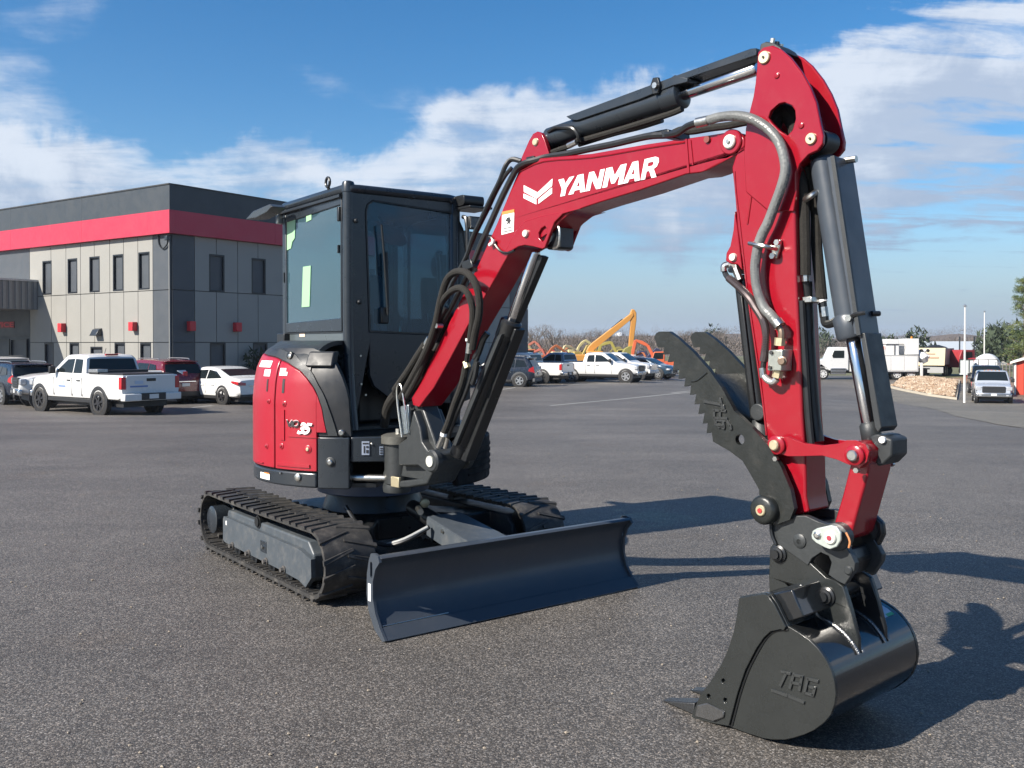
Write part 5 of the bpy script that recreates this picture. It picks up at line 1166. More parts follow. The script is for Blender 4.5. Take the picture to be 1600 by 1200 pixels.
lowL = [(tl(x1), tl(x0), GZ + .3, zlow1) for x0, x1 in ((212, 256), (330, 375), (541, 590), (661, 712))]
doorL = (tl(484), tl(428), GZ + .3, zpx(BLF, 456, 815))
holesL = winL + lowL + [doorL]
colsL = [tl(x) for x in (722, 652, 585, 520, 448, 383, 315, 245, 145)]
for a, b in zip(colsL, colsL[1:]):
    for z0, z1 in ((GZ, ZJ0), (ZJ0, ZJ1), (ZJ1, ZR0)):
        hs = [h for h in holesL if h[0] < b - .1 and h[1] > a + .1 and (h[2] + h[3]) / 2 > z0 - .2 and (h[2] + h[3]) / 2 < z1 + .2]
        panel(BLF, SL, a, b, z0, z1, PANEL, [(max(h[0], a + .0181), min(h[1], b - .0181), h[2], h[3]) for h in hs])
for h in winL: window(BLF, SL, *h)
for h in lowL: window(BLF, SL, *h)
dq = window(BLF, SL, *doorL); dq.name = 'door'
# dark corner bay
tk = tl(722); trk = tr_(910)
for z0, z1 in ((GZ, ZJ0), (ZJ0, ZJ1), (ZJ1, ZR0)):
    panel(BLF, SL, 0.0, tk, z0, z1, DPAN)
    panel(BRF, SR, 0.02, trk, z0, z1, DPAN)
# right face
winR = [(tr_(978), tr_(1050), zpx(BRF, 978, 556), zpx(BRF, 978, 380)), (tr_(1177), tr_(1243), zpx(BRF, 978, 556), zpx(BRF, 978, 380))]
lowR = [(tr_(980), tr_(1054), GZ + .3, zlow1), (tr_(1182), tr_(1250), GZ + .3, zlow1)]
cw_ = tr_(1012) - trk; colsR = [trk, tr_(1012), tr_(1112), tr_(1207)]
while colsR[-1] < LEN_R - 1: colsR.append(min(LEN_R, colsR[-1] + 2.45))
x = 18.0
for t0 in (tr_(1182) + (tr_(1182) - tr_(980)), tr_(1182) + 2 * (tr_(1182) - tr_(980)), tr_(1182) + 3 * (tr_(1182) - tr_(980))):
    if t0 + 2 < LEN_R: winR.append((t0, t0 + 1.9, winR[0][2], winR[0][3])); lowR.append((t0, t0 + 1.9, GZ + .3, zlow1))
holesR = winR + lowR
for a, b in zip(colsR, colsR[1:]):
    for z0, z1 in ((GZ, ZJ0), (ZJ0, ZJ1), (ZJ1, ZR0)):
        hs = [h for h in holesR if h[0] < b - .1 and h[1] > a + .1 and (h[2] + h[3]) / 2 > z0 - .2 and (h[2] + h[3]) / 2 < z1 + .2]
        panel(BRF, SR, a, b, z0, z1, DPAN if a > LEN_R - 3 else PANEL, [(max(h[0], a + .0181), min(h[1], b - .0181), h[2], h[3]) for h in hs])
for h in winR + lowR: window(BRF, SR, *h)
# red band and parapet, in lengths
for fr, S, L in ((BLF, SL, LEN_L), (BRF, SR, LEN_R)):
    n = 6 if fr is BLF else 5; o0 = .30 if fr is BLF else -.0
    for k in range(n):
        a, b = L * k / n, L * (k + 1) / n
        if k == 0: a = -.30 if fr is BLF else .0
        put('red_band', face_box(fr, S, a + .004, b - .004, ZR0, ZR1, -.05, .30), REDB, BL_, smooth=0)
        put('parapet', face_box(fr, S, a + .004, b - .004, ZR1 + .004, ZP, -.05, .285), PARA, BL_, smooth=0)
    put('parapet_cap', face_box(fr, S, (-.30 if fr is BLF else 0), L, ZP + .002, ZP + .06, -.3, .32), DECK, BL_, smooth=0)
put('roof', M().hexa([p(.3, .3, ZP - .5), p(LEN_R, .3, ZP - .5), p(LEN_R, LEN_L, ZP - .5), p(.3, LEN_L, ZP - .5), p(.3, .3, ZP - .35), p(LEN_R, .3, ZP - .35), p(LEN_R, LEN_L, ZP - .35), p(.3, LEN_L, ZP - .35)], True), ROOFM, BL_, smooth=0)
# dark entrance bay on the left, glazing, lettering, canopy
te = tl(145)
colsE = [te, te + 3.2, te + 6.4, te + 9.6, te + 13]
for a, b in zip(colsE, colsE[1:]):
    panel(BLF, SL, a, b, ZJ0 + .35, ZR0, DPAN)
zg = zpx(BLF, 100, 778)
for k in range(6):
    t0 = te + .35 + k * 1.75
    window(BLF, SL, t0, t0 + 1.66, GZ + .2, zg)
lettering('service_sign_lettering', 'SERVICE', ((-26, 512), (21, 511), (21, 503.5), (-26, 503)), lambda u, v: BLF.w((BLF.px(u, v, SL * .09)[0], SL * .09, BLF.px(u, v, SL * .09)[1])), mat('sign_red', (.55, .03, .05), .5), BL_, .03)
put('service_sign_back', face_box(BLF, SL, *sorted((BLF.px(-27, 508, SL * .08)[0], BLF.px(22, 508, SL * .08)[0])), BLF.px(0, 513, SL * .08)[1], BLF.px(0, 502.5, SL * .08)[1], .05, .08), mat('sign_dark_red', (.16, .03, .035), .5), BL_, smooth=0)
# canopy: stands five metres out from the wall; its ribbed end face is turned to us
ctx, cz1 = BLF.px(60, 440.5, 0); cz0 = BLF.px(60, 484, 0)[1]
cn = put('canopy', M(BLF).box(ctx, ctx + 9, SL * .05, SL * 5.2, cz0, cz1), mat('canopy_metal', (.15, .155, .155), .5), BL_, smooth=0)
RIBM = mat('canopy_rib', (.20, .205, .20), .45)
rib0 = put('fascia_rib', M(BLF).box(ctx - .04, ctx - .001, SL * .10, SL * .26, cz0 + .01, cz1 - .01), RIBM, cn, smooth=0); r0loc = rib0.location.copy()
for k in range(1, 16): copy_child(rib0, cn, r0loc + Vector(BLF.L) * (SL * k * .32))
put('canopy_cap', M(BLF).box(ctx - .08, ctx + 9, SL * .05, SL * 5.3, cz1, cz1 + .10), mat('canopy_cap', (.45, .45, .43), .5), cn, smooth=0)
put('canopy_post', M(BLF).box(ctx + 1.2, ctx + 1.6, SL * 4.6, SL * 5.0, GZ, cz0), DPAN, cn, smooth=0)
# wall lights
RSC = mat('red_sconce', (.5, .02, .03), .45)
for fr, S, u0, u1, v0, v1 in ((BLF, SL, 89, 97, 505, 519), (BLF, SL, 200, 208, 503, 517), (BRF, SR, 297, 306, 502, 517), (BRF, SR, 369, 378, 504, 518), (BRF, SR, 806, 812, 534, 543)):
    a0, z0 = fr.px(u0, v1, S * .3); a1, z1 = fr.px(u1, v0, S * .3); a0, a1 = sorted((a0, a1)); w_ = min(.34, a1 - a0); mid_ = (a0 + a1) / 2
    put('wall_light', face_box(fr, S, mid_ - w_ / 2, mid_ + w_ / 2, z0, z1, .05, .32), RSC, BL_, bevel=.02)
a0, z0 = BLF.px(150, 521, SL * .2); put('door_lamp', M(BLF).prism([(SL * .05, z0 - .1), (SL * .4, z0 - .12), (SL * .22, z0 + .2), (SL * .05, z0 + .26)], a0 - .28, a0 + .28, ax='a'), GREY, BL_, bevel=.02)
cz_ = ZR0 - .05
put('cable_loop', M(BLF).tube([(tl(752), SL * .10, ZR0), (tl(756), SL * .10, zpx(BLF, 756, 335)), (tl(775), SL * .12, zpx(BLF, 775, 356)), (tl(796), SL * .12, zpx(BLF, 790, 335)), (tl(798), SL * .12, zpx(BLF, 798, 310))], .035, 6), HOSE, BL_)
put('cable_bracket', face_box(BLF, SL, tl(806), tl(794), zpx(BLF, 800, 318), zpx(BLF, 800, 296), .05, .25), GREY, BL_, bevel=.02)
put('wall_conduit', M(BLF).tube([(tl(803), SL * .09, zpx(BLF, 800, 318)), (tl(804), SL * .09, GZ)], .03, 6, sm=1), PANEL, BL_)

# ==================================================================== VEHICLES
WP = mat('white_car_paint', (.60, .60, .59), .25, 0, .02, 2, coat=.6); BLK = mat('black_trim', (.015, .015, .016), .5); TYRE = mat('tyre_rubber', (.022, .021, .020), .75, 0, .2, 20, dust=.15)
ALLOY = mat('alloy_silver', (.45, .46, .47), .3, .8); DALLOY = mat('dark_alloy', (.05, .05, .055), .3, .6); TAILR = mat('tail_red', (.40, .015, .02), .2, coat=.6); HEADL = mat('headlamp_clear', (.45, .47, .5), .12, .3, coat=.8)
CHR = mat('chrome_trim', (.6, .61, .63), .2, 1); PLATE = mat('plate_white', (.6, .6, .58), .5)
def wheel(fr, a, b, s, r, w, par, rim, spokes=5):
    """s: +1 outboard is +b"""
    b0, b1 = b - s * w, b
    ty = put('wheel', M(fr).lathe((a, b0, r), (a, b1, r), [(0, r * .62), (.015, r * .88), (.04, r * .985), (w * .5, r), (w - .04, r * .985), (w - .012, r * .88), (w, r * .68), (w - .03, r * .60)], 30, False), TYRE, par, smooth=40)
    q = M(fr).lathe((a, b - s * .06, r), (a, b - s * .0, r), [(0, r * .60), (.045, r * .66), (.055, r * .66), (.055, r * .58), (.02, r * .56)], 28, False); put('rim', q, rim if spokes != 6 else DALLOY, ty, smooth=40)
    q = M(fr)
    for k in range(spokes):
        t = 2 * math.pi * k / spokes + .3; c_, s_ = math.cos(t), math.sin(t); ww = r * (.09 if spokes > 5 else .13); rr = r * .58
        pts = [(-ww, r * .08), (ww, r * .08), (ww * .75, rr), (-ww * .75, rr)]
        loc = [(a + x * c_ - y * s_, r + x * s_ + y * c_) for x, y in pts]; q.prism(loc, b - s * .032, b - s * .004)
    q.cyl((a, b - s * .035, r), (a, b + s * .002, r), r * .16, 12); put('spokes', q, rim, ty, smooth=0)
    put('rim_well', M(fr).cyl((a, b - s * .08, r), (a, b - s * .045, r), r * .58, 24), BLK, ty)
    return ty
def archd(x0, r, cz, n=8, zb=0.0):
    """arch points over a wheel from front to back, in (a,c)"""
    return [(x0 + r * math.cos(t), cz + r * math.sin(t)) for t in np.linspace(math.asin(max(-1, min(1, (zb - cz) / r))), math.pi - math.asin(max(-1, min(1, (zb - cz) / r))), n)]
def vehicle(kind, at, yaw, label, paint, group='parked cars and pickups', rim=None, spokes=5, name=None, L=None, hgt=None, lower=None, cat=None, decals=False, grille_dark=True, cabtype='double', railc=None):
    rim = rim or ALLOY
    fr = Frame((at[0], at[1], at[2]), yaw)
    t = thing(name or {'pickup': 'pickup_truck', 'suv': 'suv', 'sedan': 'sedan_car'}[kind], label, cat or {'pickup': 'pickup truck', 'suv': 'car', 'sedan': 'car'}[kind], tuple(at), group)
    if kind == 'pickup':
        L = L or 5.8; W = 2.0; wb = 3.70; r = .41; H = hgt or 1.93; fo = L / 2; rw = -1.58; fw = rw + wb; hood = 1.20; belt = 1.27; bed = 1.30; zb = .45
        ar = r + .10
        prof = [(-L / 2 + .05, bed)] + [(-L / 2, 1.2), (-L / 2 + .02, .72), (-L / 2 + .12, .55), (rw - ar, .5)] + archd(rw, ar, r + .02, 9, .5)[::-1] + [(rw + ar, zb), (fw - ar, zb)] + archd(fw, ar, r + .02, 9, .5)[::-1] + [(fw + ar, .5), (L / 2 - .10, .52), (L / 2 - .02, .62), (L / 2, .95), (L / 2 - .06, 1.12), (L / 2 - .5, 1.19), (L / 2 - 1.35, 1.26), (-.72, belt + .02), (-.76, bed)]
        rf0, rf1, br0, br1 = -.60, .62, -.75, 1.55       # roof ends, base ends (rear, front)
    elif kind == 'suv':
        L = L or 4.7; W = 1.86; wb = 2.72; r = .36; H = hgt or 1.70; rw = -1.38; fw = rw + wb; belt = 1.05; zb = .36; ar = r + .08
        prof = [(-L / 2 + .10, belt + .03), (-L / 2 + .02, .95), (-L / 2, .60), (-L / 2 + .10, .42), (rw - ar, .40)] + archd(rw, ar, r + .02, 9, .4)[::-1] + [(rw + ar, zb), (fw - ar, zb)] + archd(fw, ar, r + .02, 9, .4)[::-1] + [(fw + ar, .38), (L / 2 - .1, .38), (L / 2, .6), (L / 2 - .03, .82), (L / 2 - .2, .95), (L / 2 - .9, 1.04), (.9, belt + .04)]
        rf0, rf1, br0, br1 = -1.95, .28, -L / 2 + .14, 1.28
    else:
        L = L or 4.85; W = 1.85; wb = 2.82; r = .34; H = hgt or 1.44; rw = -1.42; fw = rw + wb; belt = .93; zb = .30; ar = r + .06
        prof = [(-L / 2 + .05, .98), (-L / 2, .9), (-L / 2 + .02, .55), (-L / 2 + .12, .36), (rw - ar, .34)] + archd(rw, ar, r + .01, 9, .34)[::-1] + [(rw + ar, zb), (fw - ar, zb)] + archd(fw, ar, r + .01, 9, .34)[::-1] + [(fw + ar, .32), (L / 2 - .12, .30), (L / 2, .5), (L / 2 - .05, .68), (L / 2 - .5, .82), (1.2, .93), (-1.6, 1.0)]
        rf0, rf1, br0, br1 = -.80, .20, -2.12, 1.55
    hw = W / 2; L2 = L / 2
    if kind == 'pickup':
        TOP = [(-L2, 1.24), (-L2 + .04, bed), (-.82, bed), (-.76, bed + .03), (-.64, H - .10), (-.52, H - .03), (0, H), (.55, H - .02), (.72, H - .10), (1.45, 1.31), (1.60, 1.25), (2.3, 1.19), (L2 - .18, 1.10), (L2 - .03, .98), (L2, .75)]
        WX = [(-L2, .985), (-L2 + .15, 1), (1.9, 1), (L2 - .35, .97), (L2, .86)]; ZB = [(-L2, .62), (-L2 + .2, .50), (2.3, .48), (L2, .56)]
        swin = [[(-.52, belt + .05), (-.45, H - .17), (.0, H - .15), (.0, belt + .05)], [(.06, belt + .05), (.06, H - .15), (.48, H - .17), (1.12, belt + .07)]]
        wsc, rwc = (.70, 1.36), (-.745, -.655)
    elif kind == 'suv':
        TOP = [(-L2, .70), (-L2 + .03, 1.02), (-L2 + .10, 1.12), (-L2 + .38, H - .12), (-L2 + .50, H - .05), (-1.2, H - .01), (-.3, H), (.25, H - .04), (.42, H - .10), (1.18, 1.12), (1.35, 1.06), (1.9, .99), (L2 - .18, .86), (L2 - .03, .72), (L2, .55)]
        WX = [(-L2, .90), (-L2 + .25, .98), (-1.2, 1), (1.6, 1), (L2 - .3, .93), (L2, .78)]; ZB = [(-L2, .46), (-L2 + .25, .36), (1.9, .32), (L2, .36)]
        swin = [[(-1.80, belt + .12), (-1.62, H - .20), (-1.15, H - .15), (-1.12, belt + .06)], [(-1.06, belt + .06), (-1.10, H - .15), (-.25, H - .13), (-.18, belt + .05)], [(-.12, belt + .05), (-.18, H - .13), (.28, H - .18), (.92, belt + .06)]]
        wsc, rwc = (.46, 1.12), (-L2 + .13, -L2 + .34)
    else:
        TOP = [(-L2, .62), (-L2 + .04, .94), (-L2 + .14, 1.00), (-1.90, 1.05), (-1.70, 1.10), (-.95, H - .09), (-.50, H - .01), (0, H), (.40, H - .04), (1.28, 1.00), (1.45, .95), (2.0, .84), (L2 - .15, .70), (L2 - .03, .58), (L2, .45)]
        WX = [(-L2, .86), (-L2 + .35, .97), (-1.2, 1), (1.5, 1), (L2 - .4, .92), (L2, .74)]; ZB = [(-L2, .40), (-L2 + .25, .30), (2, .24), (L2, .26)]
        swin = [[(-1.35, belt + .09), (-.90, H - .17), (-.40, H - .11), (-.36, belt + .05)], [(-.30, belt + .05), (-.34, H - .11), (.28, H - .14), (1.00, belt + .05)]]
        wsc, rwc = (.48, 1.24), (-1.68, -1.0)
    tumble = (W1 := hw * .965, W2 := hw * (.80 if kind != 'pickup' else .83))
    def ys(z): return W1 + (W2 - W1) * (z - belt) / (H - .05 - belt)
    xs_ = sorted(set([round(x, 3) for x, _ in TOP] + [round(-L2 + L * k / 44, 3) for k in range(45)]))
    rows = []
    for x in xs_:
        zt_ = pl(x, TOP); wx = pl(x, WX); zb_ = min(pl(x, ZB), zt_ - .08); sh = min(belt, zt_ - .045); w = hw * wx
        S_ = [(0, zb_), (w * .86, zb_), (w * .955, zb_ + .05), (w * .99, zb_ + .18 * (sh - zb_) + .04), (w, zb_ + .50 * (sh - zb_)), (w * .992, zb_ + .80 * (sh - zb_)), (w * .965, sh)]
        if zt_ > belt + .10:
            ye = ys(zt_ - .06) * wx; S_ += [(ys(belt + (zt_ - .06 - belt) * .5) * wx, belt + (zt_ - .06 - belt) * .5), (ye, zt_ - .06), (ye - .035, zt_ - .022), (ye - .12, zt_), (ye * .5, zt_ + .012), (0, zt_ + .018)]
        else:
            ye = w * .965; S_ += [(ye - .008, sh + (zt_ - sh) * .35), (ye - .02, sh + (zt_ - sh) * .65), (ye - .045, zt_ - .008), (ye - .14, zt_ + .004), (ye * .5, zt_ + (.022 if x > 0 or kind != 'pickup' else .004)), (0, zt_ + (.03 if x > 0 or kind != 'pickup' else .004))]
        rows.append([(x, y, z) for y, z in S_] + [(x, -y, z) for y, z in S_[-2:0:-1]])
    q = M(fr); n_ = len(rows[0]); vs = [p for r_ in rows for p in r_]
    fs = [(i * n_ + j, i * n_ + (j + 1) % n_, (i + 1) * n_ + (j + 1) % n_, (i + 1) * n_ + j) for i in range(len(rows) - 1) for j in range(n_)]
    fs += [tuple(range(n_)), tuple((len(rows) - 1) * n_ + j for j in range(n_))]; q.add(vs, fs); body = put('body', q, paint, t, smooth=38); gh = body
    for s in (-1, 1):
        for pl_ in swin:
            pp = pl_; tri = tessellate_polygon([[Vector((a, c, 0)) for a, c in pp]]); m_ = len(pp)
            o3 = [(a, s * (ys(c) + .007), c + .002) for a, c in pp]; i3 = [(a, s * (ys(c) - .03), c) for a, c in pp]
            q = M(fr).add(o3 + i3, [tuple(x) for x in tri] + [tuple(i + m_ for i in x) for x in tri] + [(i, (i + 1) % m_, (i + 1) % m_ + m_, i + m_) for i in range(m_)]); put('side_window', q, VGL, body, smooth=0)
    for nm, (xa, xb), e in (('windscreen', wsc, 1), ('rear_window', rwc, -1)):
        def srf(u, v, d):
            x = xa + (xb - xa) * u; z = pl(x, TOP); yy = (ys(min(z, H) - .05) - .11) * (v * 2 - 1); sl_ = math.atan2(pl(xb, TOP) - pl(xa, TOP), xb - xa); return (x - d * math.sin(sl_), yy, z + .012 + .006 * (1 - (v * 2 - 1) ** 2) + d * math.cos(sl_))
        put(nm, M(fr).shell(lambda u, v: srf(u, v, .010), lambda u, v: srf(u, v, -.03), 6, 6), VGL, body)
    sp_ = [(0, 0)]
    def gp(u, v, s): return (0, 0, 0)
    seams = {'pickup': (-.58, .03, 1.18), 'suv': (-1.09, -.15, .95), 'sedan': (-1.0, -.33, .98)}[kind]
    # wheels
    for s in (-1, 1):
        for x in (rw, fw):
            wheel(fr, x, s * (hw + .012), s, r, .25 if kind == 'pickup' else .21, t, rim, spokes)
            put('wheel_well', M(fr).lathe((x, s * (hw - .20), r + .02), (x, s * (hw + .006), r + .02), [(.04, .02), (.04, ar), (.200, ar), (.206, ar - .012), (.206, r * .93), (.06, r * .90)], 28, False), BLK, t)
        mz = belt + .02; put('side_mirror', M(fr).box(seams[2] - .16, seams[2] - .02, s * (hw + .0), s * (hw + .20), mz, mz + (.24 if kind == 'pickup' else .15)), BLK if kind == 'pickup' else paint, t, bevel=.035, seg=3)
        put('sill', M(fr).box(rw + ar + .02, fw - ar - .02, s * (hw - .10), s * (hw - .012), zb - .06, zb + .06), BLK, t, bevel=.01)
        for k, a in enumerate(seams):
            put('door_gap', M(fr).box(a - .006, a + .006, s * (hw - .05), s * (hw + .002), zb + .14, belt - .10), BLK, t, smooth=0)
            if k < 2: put('door_handle', M(fr).box(a + .10, a + .30, s * (hw - .02), s * (hw + .025), belt - .20, belt - .165), BLK if kind == 'pickup' else paint, t, bevel=.008)
    # chassis shadow body
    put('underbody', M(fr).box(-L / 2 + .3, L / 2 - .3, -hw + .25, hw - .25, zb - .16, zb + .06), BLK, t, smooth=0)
    # rear
    if kind == 'pickup':
        put('tailgate', M(fr).prism(rrect(-hw + .16, hw - .16, .74, bed - .02, .04), -L / 2 - .015, -L / 2 + .05, ax='a'), paint, t, bevel=.012)
        put('tailgate_handle', M(fr).box(-L / 2 - .028, -L / 2 - .01, -.16, .16, 1.10, 1.19), BLK, t, bevel=.01)
        for s in (-1, 1): put('tail_light', M(fr).box(-L / 2 - .012, -L / 2 + .16, s * (hw - .155), s * (hw + .006), .86, bed - .06), TAILR, t, bevel=.02)
        bmp = put('rear_bumper', M(fr).box(-L / 2 - .16, -L / 2 + .1, -hw + .02, hw - .02, .50, .73), WP if railc else CHR, t, bevel=.03)
        put('bumper_step', M(fr).box(-L / 2 - .17, -L / 2 - .1, -.42, .42, .52, .735), BLK, bmp, bevel=.01)
        put('licence_plate', M(fr).box(-L / 2 - .18, -L / 2 - .165, -.16, .16, .56, .70), PLATE, t)
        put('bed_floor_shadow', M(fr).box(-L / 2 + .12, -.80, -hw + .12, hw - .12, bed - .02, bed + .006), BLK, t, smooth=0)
        put('high_brake_light', M(fr).box(-.66, -.60, -.22, .22, H - .05, H + .012), TAILR, t, bevel=.01)
        # nose
        put('grille', M(fr).prism(rrect(-.62, .62, .72, 1.10, .06), L / 2 - .08, L / 2 + .012, ax='a'), BLK if grille_dark else CHR, t, bevel=.01)
        for k in range(3): put('grille_bar', M(fr).box(L / 2 + .012, L / 2 + .025, -.56, .56, .80 + k * .09, .825 + k * .09), CHR if not grille_dark else GREY, t, smooth=0)
        for s in (-1, 1):
            put('headlight', M(fr).box(L / 2 - .22, L / 2 - .004, s * (hw - .34), s * (hw - .03), .86, 1.08), HEADL, t, bevel=.03)
            put('fog_light', M(fr).box(L / 2 - .02, L / 2 + .045, s * (hw - .36), s * (hw - .22), .54, .62), HEADL, t, bevel=.01)
        put('front_bumper', M(fr).box(L / 2 - .1, L / 2 + .04, -hw + .06, hw - .06, .48, .70), CHR if grille_dark else WP, t, bevel=.04)
        put('front_plate', M(fr).box(L / 2 + .04, L / 2 + .05, -.15, .15, .56, .68), PLATE, t)
    else:
        z0, z1 = (.92, 1.16) if kind == 'suv' else (.78, .90)
        for s in (-1, 1):
            if kind == 'suv': put('tail_light', M(fr).hexa([(-L / 2 - .01, s * (hw - .10), .78), (-L / 2 + .35, s * (hw + .004), .90), (-L / 2 + .35, s * (hw - .06), .90), (-L / 2 + .05, s * (hw - .36), .80), (-L / 2 + .06, s * (hw - .09), 1.18), (-L / 2 + .30, s * (hw + .004), 1.03), (-L / 2 + .3, s * (hw - .06), 1.03), (-L / 2 + .10, s * (hw - .30), .95)]), TAILR, t, bevel=.01)
            else: put('tail_light', M(fr).hexa([(-L / 2 - .012, s * (hw - .38), .76), (-L / 2 - .012, s * (hw - .03), .78), (-L / 2 + .42, s * (hw + .005), .86), (-L / 2 + .1, s * (hw - .4), .8), (-L / 2 + .002, s * (hw - .38), .85), (-L / 2 - .004, s * (hw - .03), .90), (-L / 2 + .38, s * (hw + .005), .93), (-L / 2 + .1, s * (hw - .4), .9)]), TAILR, t, bevel=.008)
            put('headlight', M(fr).box(L / 2 - .38, L / 2 - .06, s * (hw - .40), s * (hw - .01), .66, .80), HEADL, t, bevel=.04)
        put('rear_bumper', M(fr).box(-L / 2 - .03, -L / 2 + .12, -hw + .10, hw - .10, .30, .50 if kind == 'suv' else .42), lower or BLK, t, bevel=.03)
        put('licence_plate', M(fr).box(-L / 2 - .022, -L / 2 - .005, -.16, .16, .70 if kind == 'suv' else .62, .82 if kind == 'suv' else .73), PLATE, t)
        put('chrome_strip', M(fr).box(-L / 2 - .02, -L / 2 + .03, -.42, .42, z0 - .05, z0 - .02), CHR, t)
        put('grille', M(fr).box(L / 2 - .06, L / 2 + .006, -.45, .45, .46, .70), BLK, t, bevel=.02)
        if kind == 'suv':
            for s in (-1, 1): put('roof_rail', M(fr).tube([(-1.6, s * hw * .68, H - .01), (-1.45, s * hw * .68, H + .04), (-.15, s * hw * .68, H + .045), (.05, s * hw * .68, H)], .018, 6), ALLOY if paint is not WP else BLK, t)
            put('rear_spoiler', M(fr).box(-L / 2 + .26, -L / 2 + .50, -hw * .72, hw * .72, H - .085, H - .05), paint, t, bevel=.015)
            for s in (-1, 1):
                put('arch_trim', M(fr).prism(archd(rw, ar + .05, r + .02, 9, .4) + archd(rw, ar, r + .02, 9, .4)[::-1], s * (hw - .05), s * (hw + .010)), lower or BLK, t); put('arch_trim', M(fr).prism(archd(fw, ar + .05, r + .02, 9, .4) + archd(fw, ar, r + .02, 9, .4)[::-1], s * (hw - .05), s * (hw + .010)), lower or BLK, t)
    return t, fr
def at(u, v): p = gground(u, v); return (p[0], p[1], gz(p[0], p[1]))
def vplace(kind, rearcorner_px, yaw, dist, *a, **k): pass
def car_at(x, y): return (x, y, gz(x, y))
DARKB = mat('dark_navy_paint', (.008, .012, .022), .25, 0, .05, 3, coat=.25); REDC = mat('dark_red_car_paint', (.13, .009, .014), .25, 0, .05, 3, coat=.7); DBLUE = mat('steel_blue_paint', (.03, .055, .085), .22, .2, .05, 3, coat=.7); SILV = mat('silver_blue_paint', (.28, .33, .40), .25, .3, .05, 3, coat=.6)
# white pickup nearest the building (its left flank and tailgate face us)
fx, fy = -12.96, 29.7                        # left rear wheel contact
yw = 143.0; Fv = np.array([math.cos(R(yw)), math.sin(R(yw))]); Lv = np.array([-math.sin(R(yw)), math.cos(R(yw))])
cx_, cy_ = np.array([fx, fy]) + Fv * 1.58 - Lv * .95
tp_, tf = vehicle('pickup', car_at(cx_, cy_), yw, 'white pickup with decals on door and tailgate, nearest the two storey building', WP, rim=DALLOY, spokes=6, railc=True)
put('tool_box', M(tf).box(-1.35, -.82, -.88, .88, 1.25, 1.42), BLK, tp_, bevel=.015); put('tool_box_lid', M(tf).box(-1.36, -.81, .55, .90, 1.36, 1.46), ALLOY, tp_, bevel=.01)
dk_ = mat('blue_decal', (.12, .20, .42), .5); dl_ = mat('pale_decal', (.42, .50, .62), .5)
put('tailgate_decal', M(tf).box(-2.925, -2.916, .12, .72, .92, .97), dk_, tp_); put('tailgate_decal', M(tf).box(-2.925, -2.916, .28, .56, 1.02, 1.12), dl_, tp_)
put('door_decal', M(tf).box(.42, .86, .999, 1.006, .86, .91), dk_, tp_); put('door_decal', M(tf).box(.52, .76, .999, 1.006, .96, 1.08), dl_, tp_)
put('roof_antenna', M(tf).tube([(-.2, 0, 1.92), (-.3, 0, 2.12)], .01, 5, sm=1), BLK, tp_)
put('bed_cover', M(tf).box(-2.75, -1.38, -.86, .86, 1.30, 1.345), BLK, tp_, bevel=.01)
def lin(u, Y): return ((u - 800) / FPX * Y, Y)
def vv(kind, u, Y, yaw, label, paint, **k):
    x, y = lin(u, Y); return vehicle(kind, car_at(x, y), yaw, label, paint, **k)
vv('pickup', 158, 35.6, 216, 'white pickup facing left, mostly hidden behind the white pickup with decals', WP, grille_dark=True)
vv('suv', 22, 37.5, 136, 'dark navy suv at the far left edge beside a white pickup', DARKB, lower=BLK, L=4.9, hgt=1.6)
vv('suv', -8, 44, 140, 'white car partly cut off at the left edge behind the navy suv', WP, hgt=1.78)
vv('suv', 240, 38.0, 139, 'dark red suv parked between the white pickup and the white sedan', REDC, lower=BLK, L=4.9, hgt=1.72)
vv('sedan', 345, 37.5, 141, 'white sedan with slim red tail lights beside the dark red suv', WP, rim=DALLOY)
# middle group behind the machine
vv('suv', 782, 54.5, 164, 'black suv with silver wheels just right of the excavator cab', DARKB, lower=mat('grey_cladding', (.07, .075, .08), .6), L=4.5)
vv('pickup', 822, 60, 153, 'white pickup with red tail lights beside the black suv', WP, rim=DALLOY, spokes=6)
vv('pickup', 878, 70, 145, 'silver blue pickup seen tail first behind the white pickup', SILV)
vv('pickup', 936, 62, -24, 'white pickup facing right, nearest of the row behind the thumb', WP)
vv('pickup', 962, 68, -28, 'white pickup with pale headlights, second in the row facing right', WP, grille_dark=False)
vv('suv', 988, 75, -30, 'silver car between the white pickups and the steel blue car', SILV)
vv('suv', 1010, 72, -32, 'steel blue car at the right end of the parked row', DBLUE, hgt=1.6)
t_, f_ = vv('pickup', 1549, 58, -114, 'silver white pickup facing the camera near the rock island', mat('ice_white_paint', (.34, .37, .42), .25, 0, .02, 2, coat=.6), grille_dark=True, hgt=1.98)
for k in range(5): put('roof_marker', M(f_).box(.52, .60, -.40 + k * .2 - .03, -.40 + k * .2 + .03, 1.97, 2.0), mat('amber', (.5, .2, .03), .4), t_)
vv('pickup', 1540, 66, -112, 'dark pickup mostly hidden behind the silver white pickup', DARKB, hgt=2.05)
